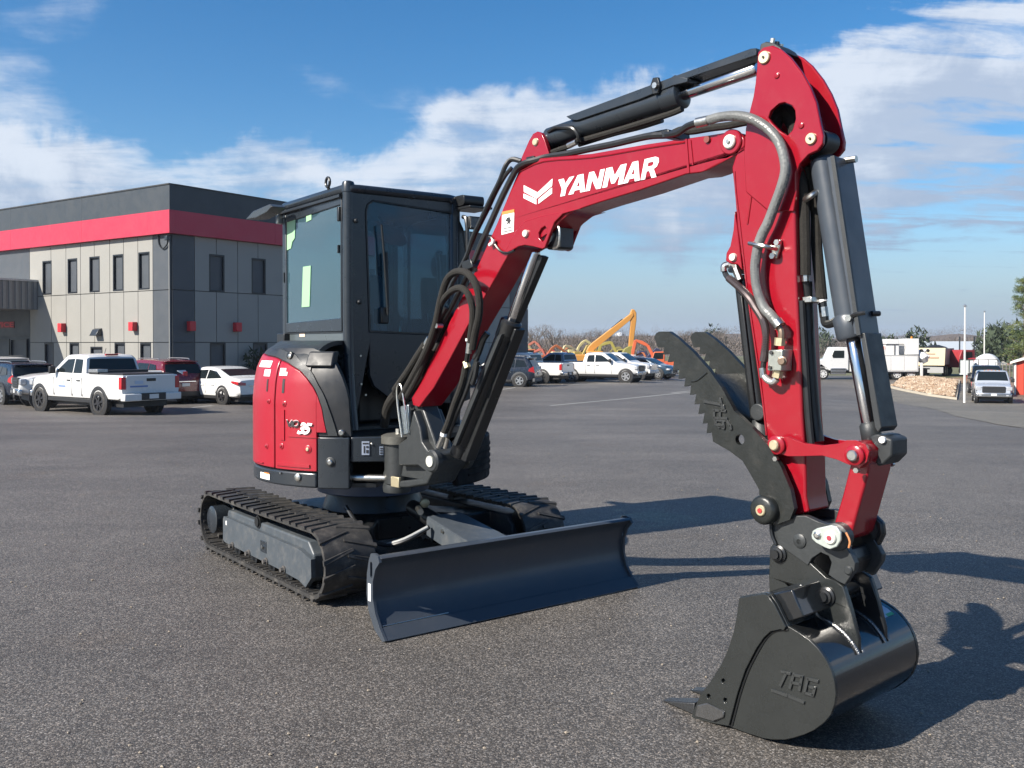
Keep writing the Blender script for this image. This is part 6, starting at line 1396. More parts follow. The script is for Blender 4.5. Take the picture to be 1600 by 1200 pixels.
# parked bay lines on the lot
def strip(x0, y0, x1, y1, w, n, name='painted_line', m=None):
    q = M(); d = np.array([x1 - x0, y1 - y0]); L = np.linalg.norm(d); d /= L; nn = np.array([-d[1], d[0]])
    for k in range(n + 1):
        p = np.array([x0, y0]) + d * L * k / n
        for s in (-1, 1): z = p + nn * s * w / 2; q.v.append((z[0], z[1], gz(z[0], z[1]) + .006))
    for k in range(n): q.f.append((2 * k, 2 * k + 1, 2 * k + 3, 2 * k + 2))
    o = put(name, q, m or PAINT, None, smooth=60); o['kind'] = 'structure'; return o
PAINT = mat('road_paint', (.42, .42, .40), .7, 0, .25, 3)
for (u0, v0, u1, v1) in ((805, 606, 770, 611), (860, 604, 905, 601), (1050, 614, 1120, 609), (1268, 616, 1340, 618), (1345, 618, 1372, 619), (300, 637, 332, 634), (930, 600, 985, 599), (860, 634, 1080, 613)):
    a, b = gground(u0, v0), gground(u1, v1); strip(a[0], a[1], b[0], b[1], .11, 12)

# ==================================================================== RIGHT HAND SIDE
# pale old drive that leaves the lot on the right
def dpt(u, v): p = gground(u, v); return (p[0], p[1])
drive = [dpt(*q) for q in ((1330, 606), (1385, 618), (1440, 636), (1500, 652), (1560, 664), (1640, 676), (1800, 676), (1800, 612), (1640, 604), (1500, 600), (1420, 597), (1340, 598))]
def inside(x, y, P_):
    c = False; n = len(P_)
    for i in range(n):
        x0, y0 = P_[i]; x1, y1 = P_[(i + 1) % n]
        if (y0 > y) != (y1 > y) and x < (x1 - x0) * (y - y0) / (y1 - y0) + x0: c = not c
    return c
def terrain_poly(name, poly, dz, m, kind='structure', step=1.5):
    xs_ = [p[0] for p in poly]; ys_ = [p[1] for p in poly]; bm = bmesh.new()
    vs = [bm.verts.new((x, y, 0)) for x, y in poly]; f = bm.faces.new(vs); bmesh.ops.triangulate(bm, faces=[f])
    for ax, lo, hi in ((0, min(xs_), max(xs_)), (1, min(ys_), max(ys_))):
        k = lo + step
        while k < hi:
            co = [0, 0, 0]; no = [0, 0, 0]; co[ax] = k; no[ax] = 1
            bmesh.ops.bisect_plane(bm, geom=bm.verts[:] + bm.edges[:] + bm.faces[:], plane_co=co, plane_no=no); k += step
    for v in bm.verts: v.co.z = gz(v.co.x, v.co.y) + dz
    me = bpy.data.meshes.new(name); bm.to_mesh(me); bm.free(); me.materials.append(m); me.polygons.foreach_set('use_smooth', [True] * len(me.polygons))
    o = bpy.data.objects.new(name, me); COL.objects.link(o); o['kind'] = kind; return o
terrain_poly('gravel_drive', drive, .010, ASPH2)
DIRT = mat('bare_dirt', (.20, .13, .085), .95, 0, .25, 1.2, bump=.4, bscale=15)
terrain_poly('dirt_verge', [dpt(*q) for q in ((1430, 596), (1520, 600), (1600, 606), (1700, 612), (1900, 612), (1900, 592), (1600, 592), (1430, 590))], .022, DIRT)
# rock island with kerb
isl = [dpt(*q) for q in ((1389, 606), (1420, 592), (1432, 590), (1500, 596), (1495, 625), (1450, 619))]
cxi = sum(p[0] for p in isl) / 6; cyi = sum(p[1] for p in isl) / 6
KERB = mat('kerb_concrete', (.40, .36, .29), .8, 0, .12, 3, bump=.2)
kb = M()
for i in range(6):
    a, b = np.array(isl[i]), np.array(isl[(i + 1) % 6]); ca = np.array([cxi, cyi]); a2 = a + (ca - a) / np.linalg.norm(ca - a) * .28; b2 = b + (ca - b) / np.linalg.norm(ca - b) * .28
    n = 6
    for k in range(n):
        P0, P1, Q1, Q0 = a + (b - a) * k / n, a + (b - a) * (k + 1) / n, a2 + (b2 - a2) * (k + 1) / n, a2 + (b2 - a2) * k / n
        kb.hexa([(p_[0], p_[1], gz(*p_) - .1) for p_ in (P0, P1, Q1, Q0)] + [(p_[0], p_[1], gz(*p_) + .15) for p_ in (P0, P1, Q1, Q0)], True)
tag(put('concrete_kerb', kb, KERB, None, smooth=0), 'pale concrete kerb round the rock filled island', 'kerb')
def rockmat():
    m = bpy.data.materials.new('river_rock'); m.use_nodes = True; t = NT(m.node_tree); b = m.node_tree.nodes['Principled BSDF']
    p = t.n('ShaderNodeNewGeometry').outputs['Position']; v = t.n('ShaderNodeTexVoronoi'); v.inputs['Scale'].default_value = 3.2; t.l(p, v.inputs['Vector'])
    s = t.n('ShaderNodeSeparateColor'); t.l(v.outputs['Color'], s.inputs[0]); c = t.mix(s.outputs[0], (.26, .17, .10), (.44, .36, .27)); c = t.mix(t.mr(s.outputs[1], .6, 1, 0, .7), c, (.18, .10, .06)); t.l(c, b.inputs['Base Color']); b.inputs['Roughness'].default_value = .8; return m
rk = M(); rr = random.Random(3)
inner = [(p[0] + (cxi - p[0]) * .08, p[1] + (cyi - p[1]) * .08) for p in isl]
x0, x1, y0, y1 = min(p[0] for p in inner), max(p[0] for p in inner), min(p[1] for p in inner), max(p[1] for p in inner)
ct_ = 0
while ct_ < 2600:
    x, y = rr.uniform(x0, x1), rr.uniform(y0, y1)
    if not inside(x, y, inner): continue
    ct_ += 1; dd_ = min(1, .25 * min(abs(x - x0), abs(x1 - x), abs(y - y0) * .5, abs(y1 - y) * .5)); z = gz(x, y) + .12 + .35 * dd_; s = rr.uniform(.09, .20)
    oct_ = [(1, 0, 0), (0, 1, 0), (-1, 0, 0), (0, -1, 0), (0, 0, 1), (0, 0, -1)]; th = rr.uniform(0, 6.28); cz, sz = math.cos(th), math.sin(th)
    V_ = [((ox * cz - oy * sz) * s * rr.uniform(.7, 1.2) + x, (ox * sz + oy * cz) * s * rr.uniform(.7, 1.2) + y, oz * s * rr.uniform(.5, .8) + z) for ox, oy, oz in oct_]
    rk.add(V_, [(0, 1, 4), (1, 2, 4), (2, 3, 4), (3, 0, 4), (1, 0, 5), (2, 1, 5), (3, 2, 5), (0, 3, 5)], True)
o = put('river_rocks', rk, rockmat(), None, smooth=0); o['kind'] = 'stuff'; o['label'] = 'tan and brown river rocks heaped inside the kerbed island'; o['category'] = 'rocks'
# red barn at the right edge
by_ = 66.0; x_, y_ = lin(1586, by_); bz = gz(x_, y_); bf = Frame((x_, y_, bz), -30)
RB = mat('red_siding', (.42, .045, .022), .7, 0, .08, 2)
bn = thing('red_shed', 'bright red metal sided shed with a low white edged roof at the right edge', 'shed', (x_, y_, bz))
put('wall', M(bf).prism([(0, 0), (7, 0), (7, 2.3), (3.5, 3.35), (0, 2.25)], 0, 9), RB, bn, smooth=0)
rb0 = None
for k in range(17):
    if k == 0: rb0 = put('siding_rib', M(bf).box(.1, .14, -.03, 0, 0, 2.2), RB, bn, smooth=0)
    else: copy_child(rb0, bn, rb0.location + Vector(bf.F) * (.4 * k))
put('roof_edge', M(bf).prism([(-.3, 2.15), (3.5, 3.42), (7.3, 2.2), (7.3, 2.32), (3.5, 3.55), (-.3, 2.30)], -.25, 9.2), mat('white_trim', (.6, .58, .54), .6), bn, smooth=0)
put('corner_trim', M(bf).box(-.04, .08, -.05, .1, 0, 2.2), mat('white_trim2', (.6, .58, .54), .6), bn, smooth=0)
# flagpoles and fence posts
def pole(u, vb, vt, Y, r, label, nm='flag_pole', cat='pole'):
    x, y = lin(u, Y); z0 = gz(x, y); z1 = CAMH + (536 - vt) / FPX * Y
    o = put(nm, M().tube([(x, y, z0), (x, y, (z0 + z1) / 2), (x, y, z1)], lambda t: r * (1 - .45 * t), 8, raw=True, sm=1), mat('pole_white', (.62, .62, .60), .5), None); tag(o, label, cat)
    put('finial', M().lathe((x, y, z1), (x, y, z1 + .2), [(0, .02), (.05, .09), (.12, .09), (.18, .02)], 10), ALLOY, o); return o
pole(1507.5, 622, 480, 57, .075, 'slim white flagpole rising beside the rock island, the nearer and taller one')
pole(1538, 560, 488, 92, .075, 'slim white flagpole farther back, above the tank trailer')
fn = thing('chain_link_fence', 'thin chain link fence with pale posts left of the red shed', 'fence', (*lin(1568, 70), gz(*lin(1568, 70))))
for k in range(7):
    x, y = lin(1556 + k * 5.5, 74 - k * 1.2); put('fence_post', M().cyl((x, y, gz(x, y)), (x, y, gz(x, y) + 2.0), .03, 6), ALLOY, fn)
xa, ya = lin(1556, 74); xb, yb = lin(1589, 66.8)
for zz in (1.98, 1.0, .1): put('fence_rail', M().cyl((xa, ya, gz(xa, ya) + zz), (xb, yb, gz(xb, yb) + zz), .02, 5), ALLOY, fn)

# service truck behind the boom
def svc():
    Y = 84; x, y = lin(1352, Y); z = gz(x, y) - .02; f = Frame((x, y, z), 176); t = thing('service_truck', 'white heavy service truck with crane parts, seen between arm and bucket cylinder', 'truck', (x, y, z))
    q = lambda nm, m, mt, **k: put(nm, m, mt, t, **k)
    q('chassis', M(f).box(-5.2, 4.3, -.5, .5, .55, .95), BLK)
    q('cab', M(f).prism([(1.75, .8), (1.75, 2.75), (1.95, 2.85), (3.0, 2.85), (3.35, 2.05), (3.45, 1.9), (3.45, .8)], -1.15, 1.15), WP, bevel=.06)
    q('engine_hood', M(f).prism([(3.4, .85), (3.4, 1.85), (4.5, 1.65), (4.8, 1.4), (4.85, .75), (4.6, .7), (4.55, 1.05), (3.75, 1.05), (3.7, .85)], -1.0, 1.0), WP, bevel=.06)
    q('side_window', M(f).prism([(2.15, 1.9), (2.15, 2.55), (3.0, 2.55), (3.18, 2.1), (3.1, 1.9)], 1.14, 1.17), VGL, smooth=0)
    q('cab_step', M(f).box(2.0, 3.3, .85, 1.2, .45, 1.0), CHR, bevel=.03)
    for k in range(2): q('step_rail', M(f).box(1.95, 3.35, 1.2, 1.24, .62 + k * .28, .68 + k * .28), BLK)
    q('service_body', M(f).box(-4.2, 1.65, -1.2, 1.2, .7, 2.15), WP, bevel=.03)
    for k in range(5): q('locker_door', M(f).box(-4.1 + k * 1.13, -3.05 + k * 1.13, 1.2, 1.225, .8, 2.05), mat('locker_white', (.62, .62, .60), .4), bevel=.01)
    q('deck_box', M(f).box(-2.6, -1.5, -1.1, 1.0, 2.15, 3.55), WP, bevel=.03); q('deck_box', M(f).box(-4.3, -3.2, -1.1, 1.0, 2.2, 3.6), WP, bevel=.03)
    q('crane_base', M(f).lathe((1.1, .3, 2.15), (1.1, .3, 3.1), [(0, .35), (.3, .3), (.9, .12)], 12), WP); q('crane_boom', M(f).hexa([(1.2, .2, 2.5), (-2.2, .2, 2.7), (-2.2, .5, 2.7), (1.2, .5, 2.5), (1.2, .2, 2.85), (-2.2, .2, 2.95), (-2.2, .5, 2.95), (1.2, .5, 2.85)]), mat('crane_red', (.35, .1, .07), .6))
    q('hose_reel', M(f).cyl((.1, .6, 2.5), (.1, .9, 2.5), .38, 18), BLK)
    q('pump_unit', M(f).lathe((-5.0, .5, 1.5), (-4.4, .5, 2.6), [(0, .3), (.5, .55), (.9, .4), (1.2, .2)], 12), WP); q('outrigger', M(f).box(-4.55, -4.35, 1.1, 1.3, .1, 1.5), WP, bevel=.02)
    for s in (-1, 1):
        for k in range(3): q('rack_post', M(f).cyl((-.2 - k * 1.0, s * 1.05, 2.15), (-.2 - k * 1.0, s * 1.05, 3.1), .03, 6), BLK)
        q('rack_rail', M(f).cyl((.2, s * 1.05, 3.1), (-3.0, s * 1.05, 3.1), .035, 6), BLK)
    for k in range(4): q('hose_coil', M(f).lathe((-4.45 - .06 * k, -.2 + k * .3, 2.0), (-4.45 - .06 * k, .0 + k * .3, 2.0), [(0, .22), (.05, .3), (.12, .3), (.17, .22)], 12), BLK if k % 2 == 0 else GREY)
    q('beacon', M(f).lathe((-3.7, .9, 3.6), (-3.7, .9, 3.85), [(0, .1), (.15, .1), (.2, .04)], 8), mat('amber_beacon', (.5, .2, .03), .3)); q('work_platform', M(f).prism([(-5.2, .9), (-4.25, .9), (-4.25, 1.05), (-5.2, 1.02)], -1.1, 1.1), GREYM)
    q('body_step', M(f).box(-4.2, 1.65, 1.14, 1.26, .62, .70), BLK); q('drain_stripe', M(f).box(-4.2, 1.65, 1.2, 1.206, 2.07, 2.13), mat('stripe_grey', (.2, .2, .2), .5))
    for k in range(6): q('valve', M(f).lathe((-4.6 - (k % 3) * .28, .6, 2.0 + (k // 3) * .5), (-4.6 - (k % 3) * .28, .9, 2.1 + (k // 3) * .5), [(0, .1), (.15, .16), (.3, .08)], 8), BLK if k % 2 else WP)
    for s in (-1, 1):
        for xw in (3.95, -2.4, -3.6): wheel(f, xw, s * 1.15, s, .50, .28, t, WP, 8)
svc()
# flatbed / chassis and trailers behind
def trailer():
    Y = 92; x, y = lin(1462, Y); z = gz(x, y); f = Frame((x, y, z), 58); t = thing('dump_trailer', 'cream dump trailer with a dark load, parked right of the white service truck', 'trailer', (x, y, z))
    q = lambda nm, m, mt, **k: put(nm, m, mt, t, **k)
    q('tub', M(f).hexa([(-3.0, -1.15, 1.1), (3.0, -1.15, 1.1), (3.0, 1.15, 1.1), (-3.0, 1.15, 1.1), (-3.2, -1.25, 2.65), (3.2, -1.25, 2.65), (3.2, 1.25, 2.65), (-3.2, 1.25, 2.65)]), mat('tub_grey', (.26, .24, .22), .6), bevel=.02)
    q('tailboard', M(f).hexa([(-3.12, -1.2, 1.05), (-3.03, -1.2, 1.05), (-3.03, 1.2, 1.05), (-3.12, 1.2, 1.05), (-3.32, -1.3, 2.7), (-3.21, -1.3, 2.7), (-3.21, 1.3, 2.7), (-3.32, 1.3, 2.7)]), mat('cream_board', (.62, .54, .38), .6))
    q('board_lettering', M(f).box(-3.26, -3.22, -.7, .7, 1.75, 1.87), mat('faded_print', (.45, .28, .2), .6)); q('board_lettering', M(f).box(-3.29, -3.25, -.4, .4, 2.1, 2.2), mat('faded_print2', (.45, .28, .2), .6))
    q('dark_load', M(f).lathe((0, 0, 2.6), (0, 0, 3.0), [(0, 1.2), (.2, .9), (.38, .3)], 10), BLK)
    q('frame_rails', M(f).box(-3, 3.6, -.5, .5, .7, 1.08), BLK); q('rear_bumper', M(f).box(-3.2, -3.05, -1.1, 1.1, .35, .9), mat('worn_grey', (.3, .3, .3), .6))
    for s in (-1, 1):
        for xw in (-1.6, -.4, 1.8): wheel(f, xw, s * 1.1, s, .48, .3, t, GREY, 8)
trailer()
Y = 94; x, y = lin(1416, Y); z = gz(x, y); f = Frame((x, y, z), 180); t = thing('yellow_frame_machine', 'small yellow framed machine between the service truck and the cream trailer', 'machine', (x, y, z)); YEL = mat('dull_yellow', (.45, .33, .06), .6)
put('yellow_frame', M(f).prism([(-1.1, .9), (-1.1, 2.5), (1.1, 2.5), (1.1, .9), (.95, .9), (.95, 2.25), (-.95, 2.25), (-.95, .9)], -.6, .6), YEL, t); put('engine_block', M(f).box(-.8, .8, -.5, .5, .6, 1.9), GREYM, t, bevel=.05); put('counter_box', M(f).box(-1.6, 1.6, -.7, .7, .35, .8), BLK, t, bevel=.05)
for s in (-1, 1):
    for xw in (-1.1, 1.1): wheel(f, xw, s * .9, s, .45, .25, t, WP, 8)
Y = 92; x, y = lin(1497, Y); z = gz(x, y); f = Frame((x, y, z), 200); t = thing('red_truck_cab', 'red truck cab and tank just right of the cream dump trailer', 'truck', (x, y, z)); RT_ = mat('faded_red', (.26, .02, .025), .5)
put('cab', M(f).prism([(-1, .8), (-1, 2.5), (.6, 2.5), (.9, 1.8), (.9, .8)], -1.1, 1.1), RT_, t, bevel=.06); put('tank', M(f).lathe((-.2, 1.3, .9), (-.2, 3.2, .9), [(0, .5), (.1, .85), (1.8, .85), (1.9, .5)], 16), RT_, t); put('window', M(f).box(-.6, .5, 1.1, 1.13, 1.7, 2.3), VGL, t)
for s in (-1, 1): put('exhaust_stack', M(f).cyl((-1.1, s * .9, .8), (-1.1, s * .9, 3.8), .07, 8), GREY, t); wheel(f, .3, s * 1.1, s, .48, .3, t, WP, 8)
Y = 84; x, y = lin(1542, Y); z = gz(x, y); f = Frame((x, y, z), -118); t = thing('tank_trailer', 'white rounded tank trailer with a dark railing behind the silver white pickup', 'trailer', (x, y, z))
put('tank', M(f).lathe((-3.5, 0, 1.15), (1.2, 0, 1.15), [(0, .5), (.15, .9), (.5, 1.08), (4.3, 1.08), (4.55, .95), (4.7, .5)], 26), mat('tank_white', (.60, .62, .62), .4), t, smooth=40); put('tank_frame', M(f).box(-3.2, 1.6, -1.2, 1.2, .5, .9), BLK, t)
put('front_bin', M(f).box(1.4, 1.9, -2.1, -1.0, .4, 1.75), mat('bin_grey', (.42, .46, .46), .6), t)
for k in range(5): put('rail_post', M(f).cyl((1.95, -2.1 + k * .75, .6), (1.95, -2.1 + k * .75, 1.75), .035, 6), BLK, t)
put('rail', M(f).cyl((1.95, -2.1, 1.75), (1.95, .9, 1.75), .035, 6), BLK, t); 
for s in (-1, 1): wheel(f, -1.5, s * 1.1, s, .48, .3, t, WP, 8)
# low warehouse far behind
Y = 150; x, y = lin(1440, Y); f = Frame((x, y, gz(x, y)), 0); t = thing('low_warehouse', 'long low warehouse with a pale metal roof beyond the trailers', 'building', (x, y, gz(x, y)))
put('wall', M(f).box(-2, 26, 0, 14, -1, 2.3), mat('wh_wall', (.40, .38, .34), .7), t, smooth=0); put('roof', M(f).prism([(-.6, 2.2), (7, 3.6), (14.6, 2.2), (14.6, 2.35), (7, 3.75), (-.6, 2.35)], -2.5, 26.5, ax='a'), mat('wh_roof', (.42, .45, .47), .5), t, smooth=0)
for k in range(6): put('door', M(f).box(1 + k * 4.2, 3.6 + k * 4.2, -.04, 0, -.5, 1.9), mat('wh_door', (.45, .22, .12) if k % 2 else (.5, .42, .15), .7), t, smooth=0)

# ==================================================================== EQUIPMENT YARD
def yard_machine(at_, yaw, label, colr, k=1.0, seg=((0, 1.4, 0), (2.6, 4.6), (4.3, 3.4), (4.5, 1.4)), w=.35, cab=True, house=True, name='yard_excavator', grp='machines in the equipment yard'):
    f = Frame(at_, yaw); t = thing(name, label, 'excavator', at_, grp); c = mat(name + '_paint', colr, .6, 0, .1, 2)
    if house:
        for s in (-1, 1): put('track', M(f).prism(rrect(-1.7 * k, 1.7 * k, 0, .75 * k, .34 * k, 5), s * .75 * k, s * 1.2 * k), BLK, t, bevel=.02)
        put('house', M(f).prism([(-1.7 * k, .85 * k), (1.1 * k, .85 * k), (1.1 * k, 1.45 * k), (.2 * k, 1.6 * k), (-1.7 * k, 1.7 * k)], -1.1 * k, 1.1 * k), c, t, bevel=.06)
        if cab: cb_ = put('cab', M(f).prism([(-.4 * k, 1.5 * k), (1.1 * k, 1.4 * k), (1.05 * k, 2.0 * k), (.8 * k, 2.7 * k), (-.4 * k, 2.75 * k)], .2 * k, 1.1 * k), c, t, bevel=.05); put('window', M(f).prism([(-.2 * k, 1.9 * k), (.95 * k, 1.9 * k), (.75 * k, 2.6 * k), (-.2 * k, 2.6 * k)], 1.1 * k, 1.12 * k), VGL, cb_)
    P0 = [np.array((a * k, c_ * k)) for a, c_ in [s_[:2] for s_ in seg]]
    names = ['boom', 'boom_tip', 'stick', 'stick_end'] if len(P0) > 4 else ['boom', 'stick', 'bucket']
    for i in range(len(P0) - 1):
        a, b = P0[i], P0[i + 1]; d = (b - a) / np.linalg.norm(b - a); n = np.array((-d[1], d[0])); w0, w1 = (w * k * (1.0 if i else .9), w * k * (.75 if i else 1.0)); m0 = (a + b) / 2
        put(names[min(i, len(names) - 1)], M(f).prism([tuple(a + n * w0 * .5), tuple(m0 + n * w0 * .75), tuple(b + n * w1 * .5), tuple(b + d * w1 * .3), tuple(b - n * w1 * .5), tuple(m0 - n * w0 * .4), tuple(a - n * w0 * .5)], -.18 * k, .18 * k), c, t, bevel=.03)
    b = P0[-1]
    put('bucket', M(f).prism([(b[0] - .1 * k, b[1]), (b[0] + .3 * k, b[1] - .1 * k), (b[0] + .35 * k, b[1] - .6 * k), (b[0] - .1 * k, b[1] - .95 * k), (b[0] - .6 * k, b[1] - .8 * k), (b[0] - .35 * k, b[1] - .5 * k)], -.4 * k, .4 * k), BLK if house else c, t, bevel=.03)
    return t
# long reach machine: place its boom from the picture on a plane 95 m away
YL = 96; o_ = lin(925, YL); lf = Frame((o_[0], o_[1], gz(*o_)), 0)
lr = thing('long_reach_excavator', 'orange yellow long reach excavator arm folded high above the parked white pickups', 'excavator', tuple(lf.o))
LY = mat('long_reach_yellow', (.50, .23, .045), .5, 0, .08, 1)
lpx = lambda s: [lf.px(*map(float, q.split(',')), 0) for q in s.split()]
put('boom', M(lf).prism(lpx('916,549 919,542 926,535 985,490 988,488 990,493 986,499 930,545 926,552 918,556'), -.35, .35), LY, lr, bevel=.05)
put('boom_cylinder', M(lf).prism(lpx('955,512 972,498 974,500 957,514'), -.1, .1), GREY, lr)
put('stick', M(lf).prism(lpx('984,490 987,483 991,484 994,489 994,500 989,540 984,545 982,540 985,505'), -.3, .3), LY, lr, bevel=.05)
put('house', M(lf).box(-4.5, 1.0, -1.6, 1.6, .8, 1.75), LY, lr, bevel=.1); put('cab', M(lf).box(-.6, 1.0, -1.5, -.2, 1.6, 2.1), LY, lr, bevel=.1)
for s in (-1, 1): put('track', M(lf).prism(rrect(-5, 1.6, 0, .9, .42, 5), s * 1.0, s * 1.6), BLK, lr)
put('bucket', M(lf).prism(lpx('970,555 975,545 982,541 990,540 988,553 980,560'), -.5, .5), mat('olive_bucket', (.22, .20, .05), .6), lr, bevel=.05)
OR = (.36, .11, .04); YE = (.36, .27, .08)
def ym(u, Y, yaw, label, col, k, seg=None, **kk):
    x, y = lin(u, Y); yard_machine((x, y, gz(x, y)), yaw, label, col, k, **({'seg': seg} if seg else {}), **kk)
S1 = ((.6, 1.5), (1.6, 3.6), (2.9, 3.2), (3.2, 1.6)); S2 = ((.6, 1.5), (1.2, 3.2), (2.2, 4.2), (3.6, 3.2)); S3 = ((.5, 1.4), (2.2, 3.0), (3.3, 2.0), (2.9, 1.0))
ym(1033, 84, 172, 'orange red excavator with raised arm just left of the black thumb tip', (.50, .10, .035), .78, ((.6, 1.4), (1.5, 3.4), (2.9, 4.0), (3.3, 1.6)))
ym(1041, 80, 170, 'small red machine on the ground beside the black thumb', (.5, .02, .03), .42, S3)
ym(846, 88, 10, 'orange excavator with its bucket up behind the white pickup tailgate', OR, .62, S2)
ym(834, 104, 170, 'orange excavator with a pale bucket near the building corner', OR, .85, ((.5, 1.5), (1.0, 2.6), (2.0, 3.3), (3.0, 2.6)))
ym(868, 108, 20, 'cream mini excavator in the middle of the yard row', (.5, .42, .25), .75, S1)
ym(884, 112, 165, 'dark red mini excavator in the yard row', (.30, .04, .03), .75, S3)
ym(902, 106, 15, 'yellow mini excavator nearest the long reach boom foot', YE, .75, S1)
ym(856, 120, 160, 'brown red mini excavator far back in the yard', (.28, .08, .05), .8, S2)
ym(975, 100, 175, 'olive yellow excavator under the long reach stick', (.30, .26, .06), .85, S1)
ym(1003, 108, 10, 'navy mini excavator beyond the steel blue car', (.05, .05, .10), .8, S3)
ym(1019, 96, 165, 'orange mini excavator half hidden by the steel blue car', OR, .55, S1)
ym(893, 126, 10, 'pale yellow excavator at the back of the yard', (.5, .42, .2), .85, S2)
rq = random.Random(5)
for k, (u, col, lb) in enumerate(((829, (.16, .09, .06), 'dull brown digger tucked against the building edge'), (841, (.30, .24, .12), 'sand coloured digger behind the first orange one'), (852, (.10, .10, .11), 'charcoal digger behind the lone bare tree base'),
        (861, (.28, .06, .04), 'brick red digger left of the cream mini excavator'), (874, (.34, .30, .20), 'pale tan digger right of the cream mini excavator'), (880, (.10, .08, .07), 'very dark digger beside the dark red mini excavator'),
        (897, (.16, .10, .07), 'rusty brown digger just left of the yellow mini excavator'), (908, (.30, .12, .05), 'muted orange digger under the long reach boom foot'), (965, (.30, .25, .08), 'mustard digger showing above the second white pickup'), (985, (.20, .17, .06), 'dark olive digger right of the long reach stick'), (1014, (.28, .06, .04), 'brick red digger above the steel blue car'))):
    ym(u, rq.uniform(94, 126), (8, 172, 30, 150)[k % 4], lb, col, rq.uniform(.55, .72), (S1, S2, S3)[k % 3])
# water tower
x, y = lin(968, 620); z = gz(x, y); wt = thing('water_tower', 'tiny white water tower under the long reach boom', 'water tower', (x, y, z)); wm = mat('tower_white', (.6, .62, .65), .6)
zt_ = CAMH + (536 - 524) / FPX * 620
put('tank', M().lathe((x, y, zt_ - 2.5), (x, y, zt_ + 2.2), [(0, .8), (1, 2.4), (2.4, 3.0), (3.8, 2.4), (4.7, .6)], 18), wm, wt); put('stem', M().cyl((x, y, z), (x, y, zt_ - 2), .9, 10), wm, wt)

# ==================================================================== TREES AND HILLS
rt = random.Random(11)
BARK = mat('bare_bark', (.135, .105, .090), .9, 0, .2, 1); TWIG = mat('bare_twigs', (.135, .112, .098), .95, 0, .25, .15)
def bare_tree_mesh(h, seed, depth=5, spread=.62, col=BARK):
    r_ = random.Random(seed); q = M()
    def br(p, d, L, rad, k):
        e = p + d * L; q.tube([tuple(p), tuple(e)], rad, 4 if k < depth - 2 else 3, cap=False, raw=True, sm=1, r1=rad * .6)
        if k >= depth: return
        n = 3 if k < 2 else r_.choice((2, 3, 3))
        for i in range(n):
            v = np.array([r_.uniform(-1, 1), r_.uniform(-1, 1), r_.uniform(-.15, .8)]); v /= np.linalg.norm(v) + 1e-6
            nd = d * (1 - spread) + v * spread + np.array((0, 0, .12)); nd /= np.linalg.norm(nd); br(e - d * L * r_.uniform(0, .3), nd, L * r_.uniform(.62, .82), rad * .58, k + 1)
    br(np.array((0., 0, 0)), np.array((r_.uniform(-.05, .05), 0, 1.)), h * .28, h * .026, 0); return q
btm = []
for k in range(3):
    o = put('t', bare_tree_mesh(10, 40 + k, 6), TWIG, None, smooth=0, recalc=False); me = o.data; ctr = o.location.copy()
    me.transform(Matrix.Translation(ctr)); bpy.data.objects.remove(o); btm.append(me)
def bare_tree(u, Y, h, k, label, grp='bare winter trees beyond the yard'):
    x, y = lin(u, Y); o = bpy.data.objects.new('bare_tree', btm[k % 3]); COL.objects.link(o); o.location = (x, y, gz(x, y) - .1); s = h / 10; o.scale = (s * 1.1, s * 1.1, s); o.rotation_euler = (0, 0, k * 1.3)
    tag(o, label, 'tree', grp)
for k, (u, Y, h, lb) in enumerate(((858, 150, 8.5, 'lone bare tree standing above the orange excavators'), (833, 140, 8, 'bare tree close to the right edge of the building'), (925, 210, 9.5, 'bare tree crown left of the long reach boom'), (905, 190, 8, 'bare tree left of the water tower'), (944, 220, 10, 'bare tree right beneath the long reach boom'), (1075, 180, 8.5, 'bare tree beyond the raised thumb tip'), (1112, 190, 9, 'bare tree between the two thumb plates'), (1128, 200, 9.5, 'bare tree just left of the thumb cylinder'), (1010, 200, 8.5, 'bare tree right of the long reach stick'), (1060, 220, 9.5, 'bare tree between the orange excavator and the thumb'))):
    bare_tree(u, Y, h, k, lb)
# wooded slopes: ridges as terrain, covered by a mass of bare crowns
def ridge(name, Y, prof, depth, m):
    """prof: (u, v) skyline; a ridge of real depth at distance Y"""
    q = M(); n = 120; us = np.linspace(-200, 1800, n + 1); T = sorted(prof)
    for r_i, (dy, hf) in enumerate(((-depth, 0), (-depth * .6, .45), (-depth * .25, .85), (0, 1), (depth * .6, .5))):
        for u in us:
            v = pl(u, T); x = (u - 800) / FPX * Y; hz = CAMH + (536 - v) / FPX * Y; zb = -16; z = zb + (hz - zb) * hf + (2 * math.sin(x * .02 + r_i) if 0 < hf < 1 else 0)
            q.v.append((x * (Y + dy) / Y, Y + dy, z))
    for r_i in range(4):
        for i in range(n): a = r_i * (n + 1) + i; q.f.append((a, a + 1, a + n + 2, a + n + 1))
    o = put(name, q, m, None, smooth=80); o['kind'] = 'structure'; return q
HILLM = mat('hill_leaf_litter', (.105, .080, .062), .95, 0, .3, .03)
ridge('far_ridge', 2600, ((-200, 528), (700, 530), (800, 529), (900, 528), (960, 530), (1300, 527), (1420, 524), (1560, 525), (1800, 522)), 500, HILLM)
ridge('wooded_hill', 620, ((-200, 533), (820, 533), (860, 531), (900, 528), (960, 525), (1010, 524), (1060, 525), (1100, 523), (1150, 521), (1260, 528), (1330, 530), (1400, 529), (1450, 526), (1480, 522), (1506, 521), (1530, 525), (1560, 527), (1700, 521), (1800, 520)), 260, HILLM)
cr = M(); V_, F_ = [], []
